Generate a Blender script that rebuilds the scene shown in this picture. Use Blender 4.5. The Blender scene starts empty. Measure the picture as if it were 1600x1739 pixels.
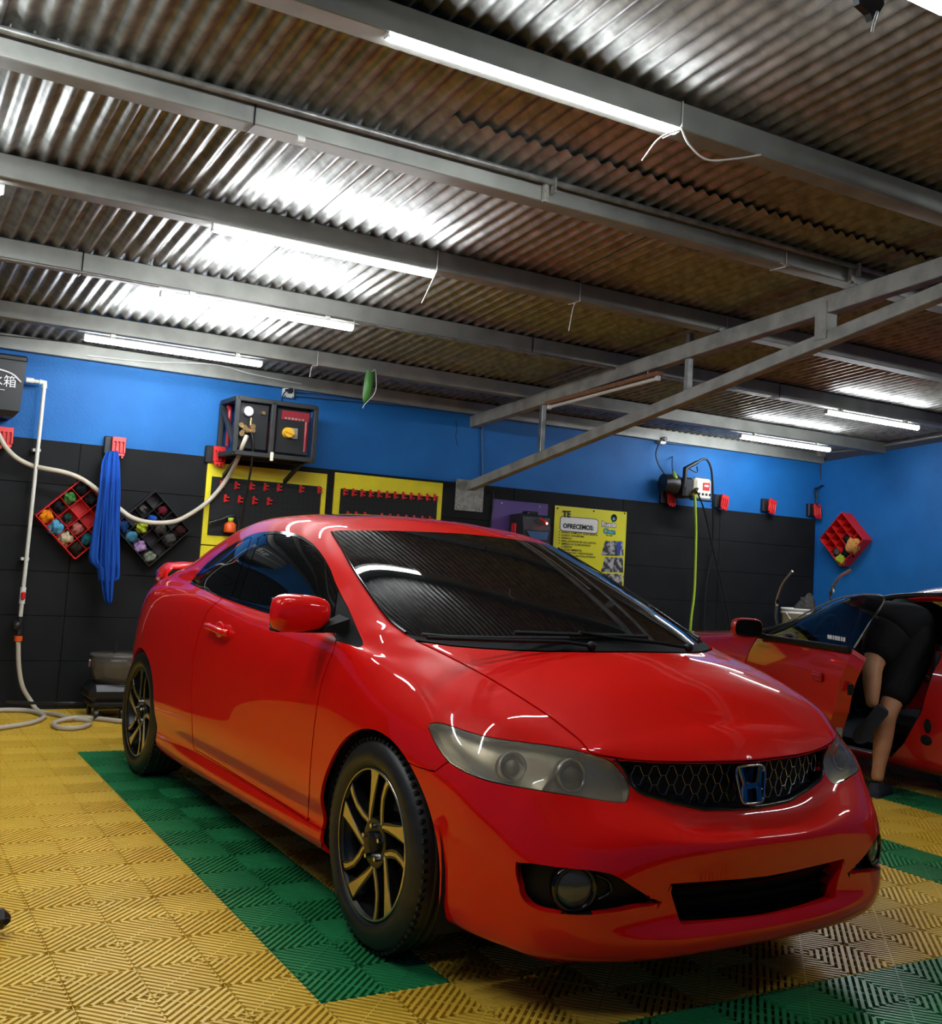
import bpy, bmesh, math, random
import numpy as np
from mathutils import Vector, Matrix
random.seed(3); np.random.seed(3)
S = bpy.context.scene
# ------------------------------------------------------------------ camera
CF, CXP, CYP = 1800.25, 792.16, 782.99
YAW, PITCH, ROLL = 0.518691, 0.093308, 0.061490
CAM = np.array([-1.210736, -2.723296, 1.201597])
def cam_axes():
    fw = np.array([math.sin(YAW)*math.cos(PITCH), math.cos(YAW)*math.cos(PITCH), math.sin(PITCH)])
    r0 = np.array([math.cos(YAW), -math.sin(YAW), 0.0]); u0 = np.cross(r0, fw)
    return (math.cos(ROLL)*r0 + math.sin(ROLL)*u0, -math.sin(ROLL)*r0 + math.cos(ROLL)*u0, fw)
CR, CU, CFW = cam_axes()
cd = bpy.data.cameras.new('camera'); cam = bpy.data.objects.new('camera', cd)
S.collection.objects.link(cam); S.camera = cam
cam.matrix_world = Matrix(((CR[0], CU[0], -CFW[0], CAM[0]), (CR[1], CU[1], -CFW[1], CAM[1]), (CR[2], CU[2], -CFW[2], CAM[2]), (0, 0, 0, 1)))
cd.sensor_fit = 'HORIZONTAL'; cd.sensor_width = 36.0; cd.lens = CF/1600*36.0
cd.shift_x = (800-CXP)/1600; cd.shift_y = (CYP-869.5)/1600
cd.clip_start = 0.05; cd.clip_end = 100
# ------------------------------------------------------------------ world, exposure
w = bpy.data.worlds.new('world'); S.world = w; w.use_nodes = True
w.node_tree.nodes['Background'].inputs[0].default_value = (0.02, 0.025, 0.04, 1)
w.node_tree.nodes['Background'].inputs[1].default_value = 0.3
S.view_settings.view_transform = 'Standard'; S.view_settings.look = 'None'
S.view_settings.exposure = 1.6; S.view_settings.gamma = 1.0; S.view_settings.use_curve_mapping = False
TUBE_POWER = 36.0
# ------------------------------------------------------------------ helpers
COL = S.collection
def ray(u, v): return CFW + (u-CXP)/CF*CR - (v-CYP)/CF*CU
def on_plane(u, v, ax, val):
    d = ray(u, v); t = (val-CAM[ax])/d[ax]; return CAM + t*d
def project(P):
    d = np.asarray(P, float) - CAM; z = d@CFW
    return np.stack([CXP + CF*(d@CR)/z, CYP - CF*(d@CU)/z], -1), z
def material(name, color, rough=0.5, metal=0.0, spec=0.5, coat=0.0, coat_rough=0.03, emit=None, strength=0, noise=None, bump=None, trans=0.0, alpha=1.0, ior=1.5):
    m = bpy.data.materials.new(name); m.use_nodes = True
    nt = m.node_tree; b = nt.nodes['Principled BSDF']
    b.inputs['Base Color'].default_value = (*color, 1); b.inputs['Roughness'].default_value = rough
    b.inputs['Metallic'].default_value = metal; b.inputs['Specular IOR Level'].default_value = spec
    b.inputs['Coat Weight'].default_value = coat; b.inputs['Coat Roughness'].default_value = coat_rough
    b.inputs['Transmission Weight'].default_value = trans; b.inputs['Alpha'].default_value = alpha; b.inputs['IOR'].default_value = ior
    if emit: b.inputs['Emission Color'].default_value = (*emit, 1); b.inputs['Emission Strength'].default_value = strength
    tc = None
    if noise or bump:
        tc = nt.nodes.new('ShaderNodeTexCoord')
    if noise:   # (scale, color2, lo, hi [, stretch])
        mp = nt.nodes.new('ShaderNodeMapping'); nt.links.new(tc.outputs['Object'], mp.inputs[0])
        if len(noise) > 4: mp.inputs['Scale'].default_value = noise[4]
        n = nt.nodes.new('ShaderNodeTexNoise'); n.inputs['Scale'].default_value = noise[0]; n.inputs['Detail'].default_value = 6
        nt.links.new(mp.outputs[0], n.inputs['Vector'])
        r = nt.nodes.new('ShaderNodeValToRGB'); r.color_ramp.elements[0].position = noise[2]; r.color_ramp.elements[1].position = noise[3]
        r.color_ramp.elements[0].color = (*color, 1); r.color_ramp.elements[1].color = (*noise[1], 1)
        nt.links.new(n.outputs['Fac'], r.inputs[0]); nt.links.new(r.outputs[0], b.inputs['Base Color'])
    if bump:    # (scale, strength, distance)
        n2 = nt.nodes.new('ShaderNodeTexNoise'); n2.inputs['Scale'].default_value = bump[0]; n2.inputs['Detail'].default_value = 5
        nt.links.new(tc.outputs['Object'], n2.inputs['Vector'])
        bp = nt.nodes.new('ShaderNodeBump'); bp.inputs['Strength'].default_value = bump[1]; bp.inputs['Distance'].default_value = bump[2]
        nt.links.new(n2.outputs['Fac'], bp.inputs['Height']); nt.links.new(bp.outputs[0], b.inputs['Normal'])
    return m
def link(o, parent=None):
    COL.objects.link(o)
    if parent is not None: o.parent = parent
    return o
def mesh_obj(name, verts, faces, mats, parent=None, smooth=False, fmat=None, normals=None):
    me = bpy.data.meshes.new(name)
    me.from_pydata([tuple(v) for v in verts], [], [tuple(f) for f in faces])
    if not isinstance(mats, (list, tuple)): mats = [mats]
    for m in mats: me.materials.append(m)
    if fmat is not None: me.polygons.foreach_set('material_index', list(fmat))
    if smooth: me.polygons.foreach_set('use_smooth', [True]*len(me.polygons))
    me.update()
    if normals is not None: me.normals_split_custom_set(normals)
    return link(bpy.data.objects.new(name, me), parent)
def tag(o, label=None, cat=None, group=None, kind=None):
    if label: o['label'] = label
    if cat: o['category'] = cat
    if group: o['group'] = group
    if kind: o['kind'] = kind
    return o
def empty(name, loc=(0, 0, 0), rot=(0, 0, 0), label=None, cat=None, group=None, parent=None):
    o = bpy.data.objects.new(name, None); link(o, parent); o.location = loc; o.rotation_euler = rot
    o.empty_display_size = 0.1
    return tag(o, label, cat, group)
class MB:
    """collects shapes and links them as one mesh object"""
    def __init__(s): s.v = []; s.f = []; s.mi = []; s.sm = []
    def add(s, vs, fs, mi=0, sm=False):
        n = len(s.v); s.v += [tuple(map(float, v)) for v in vs]; s.f += [tuple(i+n for i in f) for f in fs]
        s.mi += [mi]*len(fs); s.sm += [sm]*len(fs); return s
    def box(s, c, d, mi=0, R=None, bev=0.0):
        hx, hy, hz = d[0]/2, d[1]/2, d[2]/2
        if bev <= 0:
            vs = [(x*hx, y*hy, z*hz) for z in (-1, 1) for y in (-1, 1) for x in (-1, 1)]
            fs = [(0, 2, 3, 1), (4, 5, 7, 6), (0, 1, 5, 4), (2, 6, 7, 3), (0, 4, 6, 2), (1, 3, 7, 5)]
        else:
            b = min(bev, hx*.9, hy*.9, hz*.9); vs = []; 
            for z in (-1, 1):
                for y in (-1, 1):
                    for x in (-1, 1):
                        vs += [(x*(hx-b), y*(hy-b), z*hz), (x*(hx-b), y*hy, z*(hz-b)), (x*hx, y*(hy-b), z*(hz-b))]
            I = lambda x, y, z, k: ((z*2+y)*2+x)*3+k
            fs = []
            for z in (0, 1):
                q = [I(0, 0, z, 0), I(1, 0, z, 0), I(1, 1, z, 0), I(0, 1, z, 0)]; fs.append(q if z else q[::-1])
                q = [I(0, z, 0, 1), I(0, z, 1, 1), I(1, z, 1, 1), I(1, z, 0, 1)]; fs.append(q if z else q[::-1])
                q = [I(z, 0, 0, 2), I(z, 1, 0, 2), I(z, 1, 1, 2), I(z, 0, 1, 2)]; fs.append(q if z else q[::-1])
            for a in (0, 1):
                for c_ in (0, 1):
                    fs.append((I(0, a, c_, 0), I(1, a, c_, 0), I(1, a, c_, 1), I(0, a, c_, 1)))
                    fs.append((I(a, 0, c_, 0), I(a, 1, c_, 0), I(a, 1, c_, 2), I(a, 0, c_, 2)))
                    fs.append((I(a, c_, 0, 1), I(a, c_, 1, 1), I(a, c_, 1, 2), I(a, c_, 0, 2)))
                    for z in (0, 1): fs.append((I(a, c_, z, 0), I(a, c_, z, 1), I(a, c_, z, 2)))
        vs = [Vector(v) for v in vs]
        if R is not None: vs = [R @ v for v in vs]
        return s.add([v+Vector(c) for v in vs], fs, mi)
    def beam(s, a, b, w_, h, mi=0, up=(0, 0, 1), bev=0.0):
        a, b = Vector(a), Vector(b); d = (b-a); L = d.length; d.normalize()
        x = d.cross(Vector(up)).normalized(); z = x.cross(d)
        R = Matrix((x, d, z)).transposed()
        return s.box((a+b)/2, (w_, L, h), mi, R, bev)
    def cyl(s, a, b, r, n=12, mi=0, r2=None, cap=True, sm=True):
        a, b = Vector(a), Vector(b); d = (b-a).normalized(); r2 = r if r2 is None else r2
        t = Vector((0, 0, 1)) if abs(d.z) < .9 else Vector((1, 0, 0)); x = d.cross(t).normalized(); y = d.cross(x)
        vs = []
        for p, q in ((a, r), (b, r2)):
            vs += [p + q*(math.cos(2*math.pi*i/n)*x + math.sin(2*math.pi*i/n)*y) for i in range(n)]
        s.add(vs, [(i, i+n, (i+1) % n+n, (i+1) % n) for i in range(n)], mi, sm)
        if cap: s.add(vs, [tuple(range(n)), tuple(range(2*n-1, n-1, -1))], mi, False)
        return s
    def lathe(s, prof, n=24, mi=0, M=None, sm=True, a0=0.0, a1=2*math.pi):
        full = abs(a1-a0-2*math.pi) < 1e-6; k = n if full else n+1; vs = []
        for r, z in prof:
            for i in range(k):
                a = a0+(a1-a0)*i/n; v = Vector((r*math.cos(a), r*math.sin(a), z)); vs.append(M @ v if M is not None else v)
        fs = []
        for j in range(len(prof)-1):
            for i in range(n):
                i2 = (i+1) % k if full else i+1
                fs.append((j*k+i, j*k+i2, (j+1)*k+i2, (j+1)*k+i))
        return s.add(vs, fs, mi, sm)
    def tube(s, pts, r, n=8, mi=0, cap=True):
        pts = [Vector(p) for p in pts]; vs = []; x = None
        for i, p in enumerate(pts):
            d = (pts[min(i+1, len(pts)-1)]-pts[max(i-1, 0)]).normalized()
            if x is None:
                t = Vector((0, 0, 1)) if abs(d.z) < .9 else Vector((1, 0, 0)); x = d.cross(t).normalized()
            x = (x - d*x.dot(d)).normalized(); y = d.cross(x); rr = r[i] if isinstance(r, (list, tuple)) else r
            vs += [p + rr*(math.cos(2*math.pi*k/n)*x + math.sin(2*math.pi*k/n)*y) for k in range(n)]
        fs = [(i*n+k, i*n+(k+1) % n, (i+1)*n+(k+1) % n, (i+1)*n+k) for i in range(len(pts)-1) for k in range(n)]
        s.add(vs, fs, mi, True)
        if cap: s.add(vs, [tuple(range(n-1, -1, -1)), tuple(range(len(vs)-n, len(vs)))], mi, False)
        return s
    def prism(s, poly, depth, M=None, mi=0, sm=False):
        """poly: list of (x,y), extruded along z by depth"""
        n = len(poly); vs = [Vector((x, y, 0)) for x, y in poly]+[Vector((x, y, depth)) for x, y in poly]
        if M is not None: vs = [M @ v for v in vs]
        s.add(vs, [tuple(range(n-1, -1, -1)), tuple(range(n, 2*n))], mi)
        return s.add(vs, [(i, (i+1) % n, (i+1) % n+n, i+n) for i in range(n)], mi, sm)
    def ball(s, c, r, n=12, m=8, mi=0, M=None):
        prof = [(math.sin(math.pi*i/m), -math.cos(math.pi*i/m)) for i in range(m+1)]
        rr = (r, r, r) if isinstance(r, (int, float)) else r
        T = Matrix.Translation(c) @ (M.to_4x4() if M is not None else Matrix.Identity(4)) @ Matrix.Diagonal((*rr, 1))
        return s.lathe(prof, n, mi, T)
    def build(s, name, mats, parent=None):
        me = bpy.data.meshes.new(name); me.from_pydata(s.v, [], s.f)
        if not isinstance(mats, (list, tuple)): mats = [mats]
        for m in mats: me.materials.append(m)
        me.polygons.foreach_set('material_index', s.mi); me.polygons.foreach_set('use_smooth', s.sm); me.update()
        return link(bpy.data.objects.new(name, me), parent)
def spline(pts, n=8, closed=False):
    """Catmull-Rom through points"""
    P = [np.array(p, float) for p in pts]; out = []; m = len(P)
    for i in range(m if closed else m-1):
        p1, p2 = P[i], P[(i+1) % m]; p0 = P[i-1] if (i > 0 or closed) else 2*p1-p2; p3 = P[(i+2) % m] if (i < m-2 or closed) else 2*p2-p1
        for k in range(n):
            t = k/n; out.append(.5*((2*p1)+(-p0+p2)*t+(2*p0-5*p1+4*p2-p3)*t*t+(-p0+3*p1-3*p2+p3)*t**3))
    if not closed: out.append(P[-1])
    return out
def text_mesh(txt, size, mat, name, parent=None, extrude=0.0005, bold=0.0, align='LEFT'):
    cu = bpy.data.curves.new(name, 'FONT'); cu.body = txt; cu.size = size; cu.extrude = extrude; cu.offset = bold; cu.align_x = align
    cu.resolution_u = 2
    o = bpy.data.objects.new(name, cu); COL.objects.link(o)
    dg = bpy.context.evaluated_depsgraph_get(); dg.update()
    me = bpy.data.meshes.new_from_object(o.evaluated_get(dg)); me.name = name
    bpy.data.objects.remove(o); bpy.data.curves.remove(cu)
    me.materials.clear(); me.materials.append(mat)
    return link(bpy.data.objects.new(name, me), parent)
WALL_Y, RIGHT_X, PANEL_Z = 5.172, 7.63, 1.862
def W(u, v, off=0.0):  # point on the far wall seen at pixel, off metres in front
    return on_plane(u, v, 1, WALL_Y-off)
# ------------------------------------------------------------------ materials
M = {}
M['yellow_tile'] = material('yellow_tile', (0.72, 0.45, 0.035), 0.42, noise=(1.3, (0.86, 0.57, 0.07), .35, .7))
M['green_tile'] = material('green_tile', (0.018, 0.21, 0.065), 0.38, noise=(3.0, (0.024, 0.28, 0.085), .35, .7))
M['sub_floor'] = material('sub_floor', (0.012, 0.009, 0.005), 0.95, spec=.1)
M['blue_wall'] = material('blue_wall', (0.006, 0.105, 0.34), 0.6, spec=.3, noise=(2.2, (0.010, 0.145, 0.43), .3, .75), bump=(60, .25, .01))
M['black_panel'] = material('black_panel', (0.0048, 0.0052, 0.006), 0.75, spec=.25, noise=(5, (0.009, 0.0095, 0.0105), .35, .75), bump=(150, .15, .004))
M['galv'] = material('galv', (0.29, 0.29, 0.275), 0.41, 0.58, noise=(14, (0.15, 0.15, 0.14), .38, .66), bump=(40, .06, .004))
M['purlin'] = material('purlin', (0.30, 0.30, 0.27), 0.55, 0.45, noise=(6, (0.22, 0.22, 0.20), .35, .7))
M['truss'] = material('truss', (0.36, 0.36, 0.32), 0.6, 0.2, noise=(9, (0.25, 0.25, 0.22), .4, .65))
M['tube'] = material('tube', (1, 1, 1), 0.4, emit=(0.90, 0.96, 1.0), strength=TUBE_POWER)
M['tube_off'] = material('tube_off', (0.75, 0.72, 0.66), 0.35)
M['white_plastic'] = material('white_plastic', (0.7, 0.7, 0.66), 0.4)
M['black_plastic'] = material('black_plastic', (0.012, 0.012, 0.013), 0.38)
M['black_rubber'] = material('black_rubber', (0.008, 0.008, 0.008), 0.45, noise=(30, (0.014, 0.014, 0.013), .4, .6))
M['void'] = material('void', (0.003, 0.003, 0.003), 0.9)
M['red_plastic'] = material('red_plastic', (0.60, 0.012, 0.010), 0.4)
M['hose'] = material('hose', (0.52, 0.46, 0.36), 0.45)
M['chrome'] = material('chrome', (0.75, 0.75, 0.76), 0.08, 1.0)
M['brass'] = material('brass', (0.55, 0.36, 0.16), 0.3, 1.0)
M['steel'] = material('steel', (0.5, 0.5, 0.5), 0.3, 1.0)
M['wire_white'] = material('wire_white', (0.65, 0.64, 0.6), 0.5)
M['wire_black'] = material('wire_black', (0.01, 0.01, 0.01), 0.45)
M['car_paint'] = material('car_paint', (0.72, 0.003, 0.001), 0.5, 0.0, coat=1.0, coat_rough=0.015, spec=0.08)
M['gloss_black'] = material('gloss_black', (0.004, 0.004, 0.004), 0.08, spec=0.6)
M['tint_glass'] = material('tint_glass', (0.003, 0.004, 0.005), 0.015, spec=0.65)
M['satin_black'] = material('satin_black', (0.005, 0.005, 0.005), 0.5, spec=0.25)
M['matt_black'] = material('matt_black', (0.004, 0.004, 0.004), 0.75, spec=.15)
# ------------------------------------------------------------------ setting
def floor_tile_mesh(name, mat):
    """40 cm interlocking grate tile: four cells, ribs on the diagonals, open slots between them"""
    b = MB(); P = 0.0203; H = 0.013; hw = P*0.335
    for cx in (0, 1):
        for cy in (0, 1):
            # rib direction alternates so that the ribs close diamonds round the tile centre
            sgn = -1 if (cx+cy) % 2 == 0 else 1
            ox, oy = -0.2+0.2*cx, -0.2+0.2*cy; c0 = (ox+0.1, oy+0.1)
            ang = math.radians(45*sgn+90); d = (math.cos(ang), math.sin(ang)); n = (-d[1], d[0])
            k = -6.5
            while k <= 6.6:
                off = k*P; px, py = c0[0]+n[0]*off, c0[1]+n[1]*off
                L = 0.1*math.sqrt(2)-abs(off)-0.004
                if L > 0.004:
                    tp = 0.6
                    q = []
                    for (sx, sy, z) in ((-1, -1, -H), (1, -1, -H), (1, 1, -H), (-1, 1, -H), (-1, -1, 0), (1, -1, 0), (1, 1, 0), (-1, 1, 0)):
                        ww = hw*(1.15 if z < 0 else 0.8)
                        q.append((px+d[0]*L*sx+n[0]*ww*sy, py+d[1]*L*sx+n[1]*ww*sy, z))
                    b.add(q, [(4, 5, 6, 7), (0, 1, 5, 4), (2, 3, 7, 6), (1, 2, 6, 5), (3, 0, 4, 7)])
                k += 1.0
            # lower cross bars that tie the ribs together
            for t in (-0.05, 0.0, 0.05):
                L = 0.1*math.sqrt(2)-abs(t)-0.004; px, py = c0[0]+d[0]*t, c0[1]+d[1]*t; w_ = 0.0022 if t == 0 else 0.0016; zt = -.0006 if t == 0 else -.0035; q = []
                for (sx, sy, z) in ((-1, -1, -.006), (1, -1, -.006), (1, 1, -.006), (-1, 1, -.006), (-1, -1, zt), (1, -1, zt), (1, 1, zt), (-1, 1, zt)):
                    q.append((px+n[0]*L*sx+d[0]*w_*sy, py+n[1]*L*sx+d[1]*w_*sy, z))
                b.add(q, [(4, 5, 6, 7), (0, 1, 5, 4), (2, 3, 7, 6)])
    for x in (-0.1985, 0.0, 0.1985):
        w_ = 0.0012 if x else 0.001; h_ = .0075
        b.box((x, 0, -h_), (w_*2, 0.398, 0.009)); b.box((0, x, -h_), (0.398, w_*2, 0.009))
    o = b.build(name, mat); return o
def build_floor():
    fl = MB().add([(-4, -5.5, -0.02), (RIGHT_X, -5.5, -0.02), (RIGHT_X, WALL_Y, -0.02), (-4, WALL_Y, -0.02)], [(0, 1, 2, 3)]).build('floor', M['sub_floor'])
    fl['kind'] = 'structure'
    y0 = floor_tile_mesh('floor_tile', M['yellow_tile']); g0 = floor_tile_mesh('floor_tile', M['green_tile'])
    ym, gm = y0.data, g0.data; bpy.data.objects.remove(y0); bpy.data.objects.remove(g0)
    cells = []
    for i in range(-7, 20):
        for j in range(-6, 14):
            x, y = 0.2+0.4*i, 0.2+0.4*j
            if y > WALL_Y or x > RIGHT_X: continue
            green = (i == 0 and 0 <= j < 9) or (i in (7,) and -1 <= j < 9) or (j == -2 and i >= 0) or (i == 10 and -2 < j < 9) or (j == -2 and i > 7)
            uv, z = project([x, y, 0]); vis = z > .3 and -120 < uv[0] < 1720 and 900 < uv[1] < 2000
            # hidden behind the near car's footprint
            hid = 1.35 < x < 2.6 and 0.2 < y < 3.6
            cells.append((0 if (vis and not hid) else 1, z if z > 0 else 50, x, y, green))
    cells.sort()
    n = 0; rest = {True: [], False: []}
    for c_ in cells:
        if c_[0] == 0 and n < 298:
            o = bpy.data.objects.new('floor_tile', gm if c_[4] else ym); link(o, fl); o.location = (c_[2], c_[3], 0); n += 1
        else: rest[c_[4]].append((c_[2], c_[3]))
    for g, lst in rest.items():      # the tiles out of view: plain slabs joined into one part
        b = MB()
        for x, y in lst: b.box((x, y, -0.008), (0.396, 0.396, 0.012))
        o = b.build('floor_tile', M['green_tile'] if g else M['yellow_tile'], fl); o['kind'] = 'stuff'
    print('tiles', n, len(rest[True])+len(rest[False]))
build_floor()
SL = 0.086
def roof_bottom(y): return 2.45 + SL*(WALL_Y-y)     # underside of the purlins
RH = 0.105
def build_walls():
    top = 2.9
    for nm, a, b_, m in (('wall_back', (-4, WALL_Y), (RIGHT_X, WALL_Y), 0), ('wall_right', (RIGHT_X, WALL_Y), (RIGHT_X, -5.5), 0), ('wall_front', (RIGHT_X, -5.5), (-4, -5.5), 0), ('wall_left', (-4, -5.5), (-4, WALL_Y), 0)):
        bb = MB(); d = Vector((b_[0]-a[0], b_[1]-a[1], 0)).normalized(); n = Vector((-d.y, d.x, 0)) # outward = left of travel? thickened outwards
        A, B = Vector((a[0], a[1], 0)), Vector((b_[0], b_[1], 0)); t = 0.15
        za, zb = roof_bottom(a[1])+0.02, roof_bottom(b_[1])+0.02
        za = min(za, 3.6); zb = min(zb, 3.6)
        off = n*t
        vs = [A+Vector((0, 0, -.02)), B+Vector((0, 0, -.02)), B+Vector((0, 0, zb)), A+Vector((0, 0, za))]
        vs += [v+off for v in vs]
        bb.add(vs, [(0, 1, 2, 3), (7, 6, 5, 4), (0, 4, 5, 1), (3, 2, 6, 7), (0, 3, 7, 4), (1, 5, 6, 2)])
        o = bb.build(nm, M['blue_wall']); o['kind'] = 'structure'
        if nm == 'wall_back': wb = o
    # black cladding boards with recessed joints
    xs = [-4.0, -3.32, -2.1, -1.09, 0.13, 1.35, 2.57, 3.79, 5.01, 6.23, 7.45, 7.58]
    zs = [0.0, 0.33, 0.64, 0.945, 1.25, 1.555, PANEL_Z]
    MB().box(((7.575-4)/2, WALL_Y-.0015, PANEL_Z/2), (11.575, .003, PANEL_Z-.004)).build('cladding_backing', M['void'], wb)
    for i in range(len(xs)-1):
        for j in range(len(zs)-1):
            x0, x1, z0, z1 = xs[i]+.002, xs[i+1]-.002, zs[j]+.0015, zs[j+1]-.0015
            if x1-x0 < .2 and i == len(xs)-2: continue
            if x1 < -1.2: continue
            if i == len(xs)-3: x1 = 7.58
            MB().box(((x0+x1)/2, WALL_Y-.006, (z0+z1)/2), (x1-x0, .012, z1-z0), bev=.002).build('cladding_board', M['black_panel'], wb)
build_walls()
def build_roof():
    # corrugated sheets: each one a child of the ceiling; two courses overlap along the slope
    cg = empty('ceiling'); cg['kind'] = 'structure'
    def sheet(x0, y0, y1, z_off, width=0.86, pitch=0.0765, amp=0.012, mat='galv'):
        nw = int(round(width/pitch)); b = MB(); n = nw*8; vs = []
        for (y, dz) in ((y0, 0), ((y0+y1)/2, 0), (y1, 0)):
            for i in range(n+1):
                x = x0+width*i/n; ph = 2*math.pi*(x/pitch)
                vs.append((x, y, roof_bottom(y)+RH+amp*(1+math.cos(ph))+z_off))
        fs = [(j*(n+1)+i, (j+1)*(n+1)+i, (j+1)*(n+1)+i+1, j*(n+1)+i+1) for j in range(2) for i in range(n)]
        b.add(vs, fs, 0, True); return b.build('roof_sheet', M[mat], cg)
    wdt = 0.765
    k = 0
    x = -4.0
    while x < RIGHT_X:
        wd = min(wdt+.0765, RIGHT_X-x+.05)
        dz = 0.0035*(k % 2)
        lap = 0.33 if x < -.05 else 0.86
        sheet(x, lap, WALL_Y+.12, 0.0+dz, wd)              # lower course, towards the wall
        sheet(x, -5.6, lap+.16, 0.022+dz, wd)                  # upper course lies on top of it
        x += wdt; k += 1
build_roof()
PUR = [(5.11, 0.055), (4.33, 0.10), (3.19, 0.10), (2.13, 0.10), (1.10, 0.10), (0.27, 0.10), (-0.80, 0.10), (-1.85, .10), (-2.9, .10), (-3.95, .10), (-5.0, .10)]
def purlin(y, wd, lab):
    z = roof_bottom(y); b = MB()
    b.box(((RIGHT_X-4)/2, y+wd/2, z+RH/2), (RIGHT_X+4, wd, RH), bev=.004)
    o = b.build('roof_purlin', M['purlin']); tag(o, lab, 'beam', 'steel roof purlins parallel to the back wall'); return o
plabs = ['thin grey steel purlin running along the top of the blue back wall', 'grey steel purlin carrying the farthest row of ceiling tubes', 'grey steel purlin second from the back wall with a conduit along its underside',
 'grey steel purlin third from the back wall with a long lit tube under its middle', 'grey steel purlin with a galvanised conduit clipped along its near face', 'grey steel purlin carrying the largest lit tube near the top of the picture', 'grey steel purlin crossing the top right corner beside a lit tube', 'grey steel purlin just behind the camera', 'grey steel purlin second behind the camera', 'grey steel purlin third behind the camera', 'grey steel purlin nearest the front wall, behind the camera']
for i, (y, wd) in enumerate(PUR):
    purlin(y, wd, plabs[i] if i < len(plabs) else 'grey steel roof purlin nearer than the frame, out of view')
# ------------------------------------------------------------------ tube lamps
def tube_lamp(a, b_, label, lit=True, drop=0.0, group='lit LED tubes under the purlins'):
    a, b_ = Vector(a), Vector(b_); mid = (a+b_)/2; d = (b_-a); L = d.length
    t = empty('tube_light', mid, (0, 0, math.atan2(d.y, d.x)), label, 'lamp', group)
    t.rotation_euler = d.to_track_quat('X', 'Z').to_euler()
    MB().box((0, 0, .020), (L, .038, .012), bev=.003).build('housing', M['white_plastic'], t)
    g = MB(); g.lathe([(0, -L/2+.012), (.019, -L/2+.012), (.019, L/2-.012), (0, L/2-.012)], 10, 0, Matrix.Rotation(math.pi/2, 4, 'Y') @ Matrix.Identity(4)); g.build('tube', M['tube'] if lit else M['tube_off'], t)
    for s in (-1, 1): MB().box((s*(L/2-.006), 0, .004), (.014, .032, .034), bev=.003).build('end_cap', M['white_plastic'], t)
    return t
def lamp_px(u0, v0, u1, v1, y, label):
    """a lamp under the purlin whose near lower edge is at y"""
    za = roof_bottom(y)-.050
    A = on_plane(u0, v0, 2, za); B = on_plane(u1, v1, 2, za); yy = y+.02
    A = on_plane(u0, v0, 1, yy); B = on_plane(u1, v1, 1, yy)
    return lamp_at(A[0], B[0], yy, label, z=(A[2]+B[2])/2 if abs((A[2]+B[2])/2-za) < .05 else za)
def lamp_at(x0, x1, y, label, group='lit LED tubes under the purlins', z=None):
    z = roof_bottom(y)-.050 if z is None else z
    t = tube_lamp((x0, y, z), (x1, y, z), label, group=group); h = roof_bottom(y)-z-.022
    for k in (-.35, .35): MB().box(((x1-x0)*k, 0, .024+h/2), (.03, .03, max(h, .01)+.012)).build('mount', M['white_plastic'], t)
    return t
lamp_px(655, 62, 1150, 218, .27, 'large bright LED tube under the purlin near the top of the picture')
lamp_px(360, 388, 738, 466, 2.13, 'bright LED tube under the third purlin from the back wall')
lamp_px(272, 500, 600, 558, 3.19, 'bright LED tube under the second purlin, left of the truss')
lamp_px(143, 560, 446, 606, 4.33, 'bright LED tube nearest the back wall on the left')
lamp_px(1403, 690, 1560, 714, 3.19, 'short looking LED tube at far right behind the truss')
lamp_px(1258, 719, 1410, 742, 4.33, 'bright LED tube nearest the back wall on the right')
lamp_px(1490, 0, 1606, 48, -.80, 'LED tube cut off by the top right corner of the picture')
lamp_px(-110, 292, 6, 334, 2.13, 'LED tube whose end just shows at the left edge of the picture')
for (x, y, lb) in ((-1.66, 1.15, 'LED tube just left of the picture under the purlin with the conduit'), (-1.28, .30, 'LED tube just above the top edge of the picture, left of the largest one'), (-1.3, -1.85, 'LED tube behind the camera on the left'), (4.6, -1.85, 'LED tube behind the camera on the right'), (5.6, -.80, 'LED tube right of the picture above the second bay')):
    lamp_at(x-.62, x+.62, y, lb, 'LED tubes outside the picture')
# ================================================================== red coupe
CAR_A = 0.034973; CARP = np.array([1.083713, 0.338639])
CFX = np.array([math.sin(CAR_A), -math.cos(CAR_A)]); CLX = np.array([math.cos(CAR_A), math.sin(CAR_A)])
def car_world(P):
    P = np.asarray(P, float); return np.stack([CARP[0]+P[..., 0]*CFX[0]+P[..., 1]*CLX[0], CARP[1]+P[..., 0]*CFX[1]+P[..., 1]*CLX[1], P[..., 2]], -1)
CM = np.array([[CFX[0], CFX[1], 0], [CLX[0], CLX[1], 0], [0, 0, 1.0]])
CAMC = CM @ (CAM-np.array([CARP[0], CARP[1], 0]))
def nat_spline(t, Y, ts):
    """natural cubic spline through Y (n,k) at t, evaluated at ts"""
    t = np.asarray(t, float); Y = np.asarray(Y, float); n = len(t); h = np.diff(t)
    A = np.zeros((n, n)); B = np.zeros((n, Y.shape[1])); A[0, 0] = A[-1, -1] = 1
    for i in range(1, n-1):
        A[i, i-1], A[i, i], A[i, i+1] = h[i-1], 2*(h[i-1]+h[i]), h[i]
        B[i] = 6*((Y[i+1]-Y[i])/h[i]-(Y[i]-Y[i-1])/h[i-1])
    m = np.linalg.solve(A, B); ix = np.clip(np.searchsorted(t, ts, side='right')-1, 0, n-2)
    a = (t[ix+1]-ts)[:, None]; b = (ts-t[ix])[:, None]; H = h[ix][:, None]
    return (m[ix]*a**3+m[ix+1]*b**3)/(6*H)+(Y[ix]/H-m[ix]*H/6)*a+(Y[ix+1]/H-m[ix+1]*H/6)*b
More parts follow.
